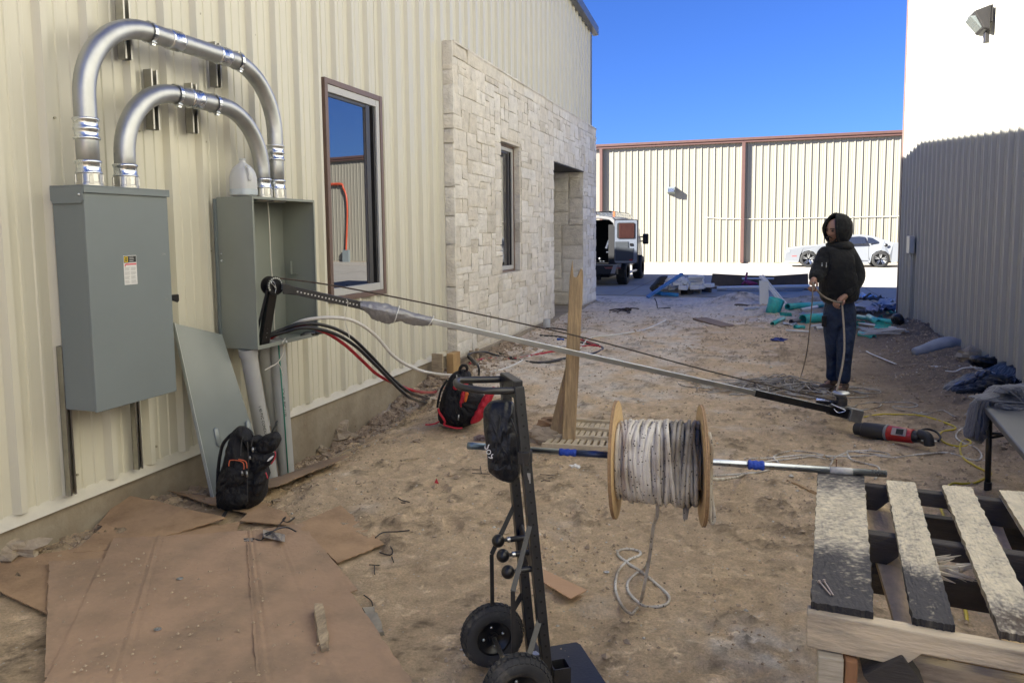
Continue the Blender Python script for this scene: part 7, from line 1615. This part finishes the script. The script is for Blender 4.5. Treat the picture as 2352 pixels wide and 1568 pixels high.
# more broken scraps of the same pipe and sheet scattered through the heap
r12 = random.Random(44)
spots_ = [((1215, 470), 'beside the fattest teal offcut'), ((1000, 470), 'under the longest teal pipe'), ((930, 560), 'left of the small teal ring'), ((1660, 560), 'just right of the legs of the person'), ((1830, 600), 'in front of the white rod'), ((2010, 500), 'behind the broken fitting'), ((1900, 640), 'between the rod and the wire tangle'), ((2090, 600), 'at the right end of the white rod'), ((870, 400), 'right of the cut fitting'), ((1750, 600), 'between the person and the wire tangle')]
for k, (p, l_) in enumerate(spots_):
    q = G(*cT(*p), .03); t = MB(); a_ = r12.uniform(0, 3.1); d_ = Vector((math.cos(a_), math.sin(a_), r12.uniform(-.1, .3)))
    if k % 2: t.lathe([(.05, 0), (.056, 0), (.056, .2), (.05, .21)], q, d_, 14, 0, r12.uniform(2, 4)); tag(t.build('pipe_shard', m_teal), 'split teal pipe shard '+l_, 'pipe shard', 'pipe shards in the debris heap')
    else: n_ = Vector((-d_.y, d_.x, 0)); t.sheet([[q+d_*(i*.06)+n_*(j*.06)+Vector((0, 0, .06*noise.noise(Vector((i*.9, j*.9, k*3.))))) for j in range(4)] for i in range(5)], .005); tag(t.build('scrap_sheet', M('pale_scrap_sheet', (.42, .44, .46))), 'small pale sheet scrap '+l_, 'scrap', 'pale sheet scraps in the debris heap')
# tangle of white wire
r8 = random.Random(8); P = []
for k in range(60): P.append(G(*cT(r8.uniform(1760, 2270), r8.uniform(608, 678)), .012+r8.uniform(0, .05)))
t = MB(); t.tube(smooth_path(P, 5), .008, 5); tag(t.build('wire_tangle', M('pale_wire', (.50, .50, .50))), 'tangle of pale wire on the dirt by the right hand building corner', 'wire')
for a, b, w_, l_ in (((1700, 545), (2160, 605), .018, 'thin white rod lying in front of the thin teal pipe'), ((950, 628), (1215, 645), .016, 'thin white rod lying left of the person'), ((1220, 585), (1370, 565), .016, 'short white rod touching the left leg of the person'), ((2020, 310), (2155, 330), .02, 'white strip at the back of the right debris heap')):
    t = MB(); t.tube([G(*cT(*a), .03), G(*cT(*b), .03)], w_, 6); tag(t.build('white_rod', m_white), l_, 'rod')
# sheet metal scraps
r9 = random.Random(3)
scr = [((1790, 300), (1870, 330), .18, m_zinc, 'shiny folded metal sheet'), ((1850, 340), (1970, 320), .22, M('dark_sheet', (.05, .05, .055)), 'dark bent sheet'), ((1750, 430), (1850, 400), .3, M('paper_scrap', (.42, .43, .45)), 'large crumpled white sheet'), ((1860, 410), (1990, 400), .2, M('blue_grey_scrap', (.12, .16, .24)), 'blue grey crumpled sheet'), ((1930, 430), (2080, 380), .16, M('pale_scrap', (.35, .38, .44)), 'pale twisted sheet'), ((2000, 460), (2140, 420), .18, M('navy_scrap', (.04, .06, .12)), 'navy blue sheet'), ((1880, 470), (1960, 450), .12, M('lilac_scrap', (.34, .36, .5)), 'lilac plastic sheet'), ((2060, 360), (2150, 350), .12, M('white_scrap', (.5, .5, .52)), 'small white sheet')]
for k, (a, b, w_, mt, l_) in enumerate(scr):
    A, B = G(*cT(*a), .05), G(*cT(*b), .05); e_ = (B-A); n_ = Vector((-e_.y, e_.x, 0)).normalized()*w_
    P = [[A+e_*(i/8)+n_*(j/4-.5)*1.5+Vector((0, 0, .10+.12*noise.noise(Vector((i*.5, j*.7, k*4.))))) for j in range(5)] for i in range(9)]; t = MB(); t.sheet(P, .006); tag(t.build('scrap_sheet', mt), l_+' in the scrap heap right of the person', 'scrap', 'scraps heaped by the right building')
t = MB(); t.bar(G(*cT(1785, 285), .1), G(*cT(1880, 225), .35), .03, .02); tag(t.build('scrap_bar', m_dark), 'thin dark bar sticking up out of the scrap heap', 'bar')
dT = (G(*cT(2180, 570))-CAM).dot(fwd)
blob([(2130, 480), (2190, 440), (2225, 500), (2230, 560), (2190, 590), (2150, 560)], dT, .25, m_bag, 'small black bag slumped at the foot of the right building corner', 'black_bag', 'bag')
t = MB(); t.ball(G(*cT(872, 735), .02), .06, 12, 8, (1.5, .8, .5), jit=.8, seed=2); tag(t.build('blue_rag', M('blue_rag', (.03, .05, .22), rough=.8)), 'small blue rag on the dirt left of the person', 'rag')
t = MB(); P = [G(*cG(*p), .02) for p in ((-95, 1120), (-60, 1140), (0, 1165), (60, 1190), (130, 1218))]; t.tube(smooth_path(P, 4), .012, 6, flat=.4); tag(t.build('white_strip', m_white), 'bent white plastic strip on the dirt right of the person', 'plastic strip')
t = MB(); t.tube([G(*cG(365, 1240), .02), G(*cG(490, 1245), .02)], .014, 8); tag(t.build('white_rod', m_white), 'short grey white tube end left of the rubbish bags', 'rod')
dT = (G(*cG(300, 1150))-CAM).dot(fwd)
t = MB(); P = [ond(*cG(*p), dT) for p in ((268, 1130), (350, 1110), (450, 1080), (540, 1058), (600, 1065), (670, 1080))]; t.tube(smooth_path(P, 4), [.05, .055, .06, .062, .065, .07, .075, .08, .085, .085, .085, .08, .08, .075, .07, .065, .06, .06, .055, .05, .05][:21], 12); tag(t.build('half_buried_pipe', M('chalky_pipe', (.33, .35, .38), rough=.6, var=.2)), 'chalky grey pipe half buried in the spoil bank by the right building', 'pipe')
t = MB(); q = G(*cG(700, 1150), .05); t.ball(q, .10, 10, 7, (1.2, 1, .8), jit=.7, seed=4); t.s = False; tag(t.build('rock', m_conc), 'rough grey rock at the foot of the right wall beside the buried pipe', 'rock')
# root / black scrap in the pale dirt
r2 = random.Random(21); q = G(1440, 712, .02); t = MB(); t.ball(q, .07, 10, 7, (1.2, 1, .6), jit=.8, seed=6)
for k in range(9): a = r2.uniform(0, 6.28); t.tube(smooth_path([q, q+Vector((math.cos(a)*.15, math.sin(a)*.2, .02)), q+Vector((math.cos(a)*.33, math.sin(a)*.4, -.01))], 3), .010, 5)
tag(t.build('root_clump', M('root_dark', (.05, .035, .03), rough=.9)), 'dark root clump on the pale dirt by the end of the stone wall', 'root')
t = MB(); q = G(1510, 708, 0); t.tube(smooth_path([q, q+Vector((-.02, 0, .12)), q+Vector((-.06, 0, .2))], 3), .010, 5); t.tube([q, q+Vector((.25, 0, .02))], .01, 5); tag(t.build('stick', M('stick_dark', (.06, .05, .04))), 'small dark forked stick standing up from the pale dirt', 'stick')
# capped pipe stub by the slab
q = onx(1256, 748, -3.12); q.z = 0; t = MB(); t.tube([q, q+Vector((0, 0, .20))], .055, 16); t.cyl(q+Vector((0, 0, .2)), q+Vector((0, 0, .205)), .05, 16); st_ = tag(t.build('pipe_stub', m_pvc), 'grey pipe stub standing in the dirt against the stone wall slab', 'pipe')
# formwork at the slab corner
FW = thing('formwork', 'rough timber form boards left at the corner where siding meets stone', 'formwork', (-3.2, 7.6, .0))
q = onx(1040, 842, -3.18); t = MB(); t.box((q.x-.03, q.y-.10, q.z-.06), (q.x+.05, q.y+.10, q.z+.16)); t.build('board', M('form_wood', (.42, .27, .12), rough=.8, var=.25), FW, bevel=.004)
t = MB(); t.box((q.x-.16, q.y-.20, q.z-.05), (q.x-.035, q.y-.17, q.z+.17)); t.build('board', m_pw2, FW)
for k, (px, py) in enumerate(((1082, 835), (1096, 830), (1152, 782))):
    q = G(px, py); t = MB(); t.bar(q-Vector((0, 0, .05)), q+Vector((0, 0, .16 if k < 2 else .10)), .05, .03); tag(t.build('form_stake', m_pw2 if k < 2 else M('brick_red', (.30, .13, .08), rough=.9)), ('left rough wooden peg', 'right rough wooden peg', 'reddish wooden peg')[k]+' at the foot of the stone wall', 'stake')
# slatted crate lid lying on the dirt
m_crw = M('crate_wood', (.50, .42, .30), rough=.85, var=.3, scale=14)
SC = thing('slatted_crate', 'slatted wooden crate lid lying on the dirt behind the two prop boards', 'crate', tuple(G(1340, 1000)))
q = [G(*p, .045) for p in ((1245, 1030), (1408, 1030), (1410, 972), (1300, 968))]
for v in q: v.z = max(p.z for p in q)
def bl_(a, b): return q[0]*(1-a)*(1-b)+q[1]*a*(1-b)+q[2]*a*b+q[3]*(1-a)*b
for k in range(4): t = MB(); t.bar(bl_(0, k/3), bl_(1, k/3), .03, .03); t.build('rail', m_crw, SC)
for k in range(10): t = MB(); t.bar(bl_(k/10+.02, 0)-Vector((0, 0, .012)), bl_(k/10+.09, 1)-Vector((0, 0, .012)), .030, .012); t.build('slat', m_crw, SC)
t = MB(); t.ball(G(1245, 1000, .04), .12, 16, 10, (1.2, .8, .55), jit=.7, seed=9); tag(t.build('paper_sack', M('dirty_paper', (.36, .29, .21), rough=.9, var=.25, bump=.6)), 'crumpled dirty paper sack beside the foot of the leaning board', 'paper sack')
t = MB(); t.ball(G(1262, 970, .05), .07, 10, 8, (1.4, .7, .8), jit=.9, seed=10); tag(t.build('cardboard_scrap', m_card2), 'small torn cardboard scrap just above the paper sack', 'cardboard')
# tie wire bits
m_wire = M('tie_wire', (.03, .025, .025), rough=.6)
c5b = crop(1000, 850, 2.09)
def wire(pts, label, cr_, r=.0026, lift=.008):
    t = MB(); 
    for pl in pts: t.tube(smooth_path([G(*cr_(*p), lift) for p in pl], 3), r, 5)
    tag(t.build('wire_bit', m_wire), label, 'wire')
wire([[(220, 522), (262, 522)], [(222, 540), (310, 543)], [(262, 505), (268, 540)]], 'H shaped bit of black wire on the dirt below the left end of the axle', c5b)
wire([[(555, 545), (630, 550)], [(630, 552), (560, 580)], [(580, 575), (605, 578)]], 'Z shaped bit of black wire right of the hand truck', c5b)
wire([[(2155, 390), (2200, 360), (2280, 355), (2352, 348)]], 'long bent black wire at the corner of the square cardboard piece', cB, .0034)
wire([[(2180, 475), (2240, 490), (2255, 465), (2240, 440)], [(2250, 500), (2260, 530)]], 'curled bit of dark wire below the square cardboard piece', cB, .0034)
wire([[(2120, 545), (2180, 548)], [(2150, 548), (2152, 600)]], 'T shaped bit of wire on the dirt right of the cardboard', cB)
wire([[(2090, 720), (2130, 750), (2140, 780)]], 'thin curved wire just above the grey timber offcut', cB)
wire([[(1670, 1408), (1700, 1425), (1750, 1435)], [(1690, 1440), (1720, 1440)]], 'short bent black wire on open dirt right of the backpack', c3b, .0034)
wire([[(740, 1245), (785, 1248), (770, 1290)], [(742, 1335), (830, 1335)]], 'black wire prongs just right of the black backpack', c3b, .004, .04)
t = MB(); q = G(*c3b(1925, 1300), .01); t.add([q, q+Vector((.035, -.01, .0)), q+Vector((.0, .03, .02)), q+Vector((.01, .01, .012))], [(0, 1, 2), (0, 3, 1), (1, 3, 2), (2, 3, 0)]); tag(t.build('red_scrap', m_red), 'tiny red plastic scrap on open dirt left of the hand truck', 'plastic scrap')
for (cr_, p, l_, h_) in ((c4, (165, 1188), 'blue grey steel washer on the dirt below the left flange', 0), (cB, (1032, 625), 'small dark washer on the large cardboard sheet', .045), (cB, (905, 915), 'second small washer lower on the large cardboard sheet', .045)):
    q = G(*cr_(*p), h_ if h_ else .006); t = MB(); t.lathe([(.004, 0), (.014, 0), (.014, .002), (.004, .002), (.004, 0)], q, (0, .1, 1), 18); tag(t.build('washer', m_galv), l_, 'washer')
m_lump = M('broken_concrete', (.42, .35, .26), rough=.95, var=.25, bump=.8, bscale=40, col2=(.28, .22, .16), thr=.55)
# concrete lumps by the trench
for k, (px, py, r_, l_) in enumerate(((765, 1000, .13, 'largest broken concrete lump in the trench by the foundation'), (800, 985, .07, 'middle broken concrete lump in the trench'), (735, 1035, .06, 'small broken concrete lump beside the laths'), (30, 1265, .10, 'grey dirt lump at the far left against the foundation'), (1322, 1072, .022, 'small white stone on the dirt right of the hand truck'))):
    q = G(px, py, r_*.4); t = MB(); t.ball(q, r_, 14, 10, (1.3, .9, .7), jit=1.0, seed=k+20); o = t.build('rock', m_lump if k < 4 else m_blk); tag(o, l_, 'rock')
# loose stones and crumbs: nobody could count them
r10 = random.Random(31); t = MB(); tW = MB()
def peb(mb, x, y, r, s):
    c = gp(x, y, 0); c.z = gz(x, y)+r*.25
    q = Matrix.Rotation(s.uniform(0, 6.3), 3, 'Z'); k = [s.uniform(.6, 1.4) for _ in range(6)]
    v = [Vector((r*k[0], 0, 0)), Vector((-r*k[1], 0, 0)), Vector((0, r*k[2], 0)), Vector((0, -r*k[3], 0)), Vector((r*.2*s.uniform(-1, 1), 0, r*.7*k[4])), Vector((0, 0, -r*.6))]
    mb.add([c+q@p for p in v], [(0, 2, 4), (2, 1, 4), (1, 3, 4), (3, 0, 4), (2, 0, 5), (1, 2, 5), (3, 1, 5), (0, 3, 5)])
n = 0
while n < 26000:
    y = 1.5+12*r10.random()**2.3; x = r10.uniform(-3.35, 2.15)
    dens = .12+.9*max(0, fbm(x*1.6, y*1.6, 3))+.8*(1-sstep(-3.2, -2.4, x))*sstep(3.2, 4, y)+.4*sstep(1.2, 2, x)
    if r10.random() > dens or (y < 3.3 and x < -1.1): n += .2; continue
    n += 1; r = r10.choice((.003, .004, .004, .006, .007, .010))*(1+.05*y)
    if r10.random() < .05: r *= 2.0
    mk = r10.random()
    if mk < .10+.25*(x < -.8)*(y > 4.5): peb(tW, x, y, r*.8, r10)
    else: peb(t, x, y, r, r10)
for k in range(420):   # crumbs shed on the cardboard
    p = onz(*cB(r10.uniform(300, 1900), r10.uniform(420, 1225)), .052); r = r10.choice((.002, .003, .003, .005, .008)); q = Matrix.Rotation(r10.uniform(0, 6), 3, 'Z')
    t.add([p+q@Vector(v)*r for v in ((1, 0, 0), (-.8, .2, 0), (0, .9, 0), (.1, -1, 0), (0, 0, .8))], [(0, 2, 4), (2, 1, 4), (1, 3, 4), (3, 0, 4)])
struct(t.build('soil_crumbs', M('crumb_soil', (.42, .325, .225), rough=.95, var=.35, scale=8)), 'stuff')
struct(tW.build('limestone_chips', M('chip_white', (.60, .56, .49), rough=.9, var=.2)), 'stuff')
# clods tumbled along the foundation
t = MB(); r11 = random.Random(77)
for k in range(1500):
    y = r11.uniform(3.5, 9.5); x = -3.36+abs(r11.gauss(0, .26)); r = r11.choice((.008, .012, .016, .022, .032, .04))*(.7+.04*y)*(1.3 if x < -3.15 else .8)
    c = gp(x, y, r*.15); t.ball(c, r, 8, 6, (1.2, .95, .7), jit=1.0, seed=k)
for k in range(600):
    y = r11.uniform(1.7, 3.6); x = -3.37+abs(r11.gauss(0, .10)); r = r11.choice((.006, .01, .014, .02)); c = gp(x, y, r*.15); t.ball(c, r, 8, 6, (1.2, .95, .7), jit=1.0, seed=k)
for k in range(500):
    y = r11.uniform(5, 13); x = 2.15-abs(r11.gauss(0, .30)); r = r11.choice((.01, .015, .025)); c = gp(x, y, r*.1); t.ball(c, r, 7, 5, (1.2, .95, .6), jit=1.0, seed=k)
for v in (): pass
struct(t.build('clods', M('clod_soil', (.42, .33, .235), rough=.95, var=.35, scale=9, bump=1., bscale=60, col2=(.27, .205, .145), thr=.5, dscale=9)), 'stuff')
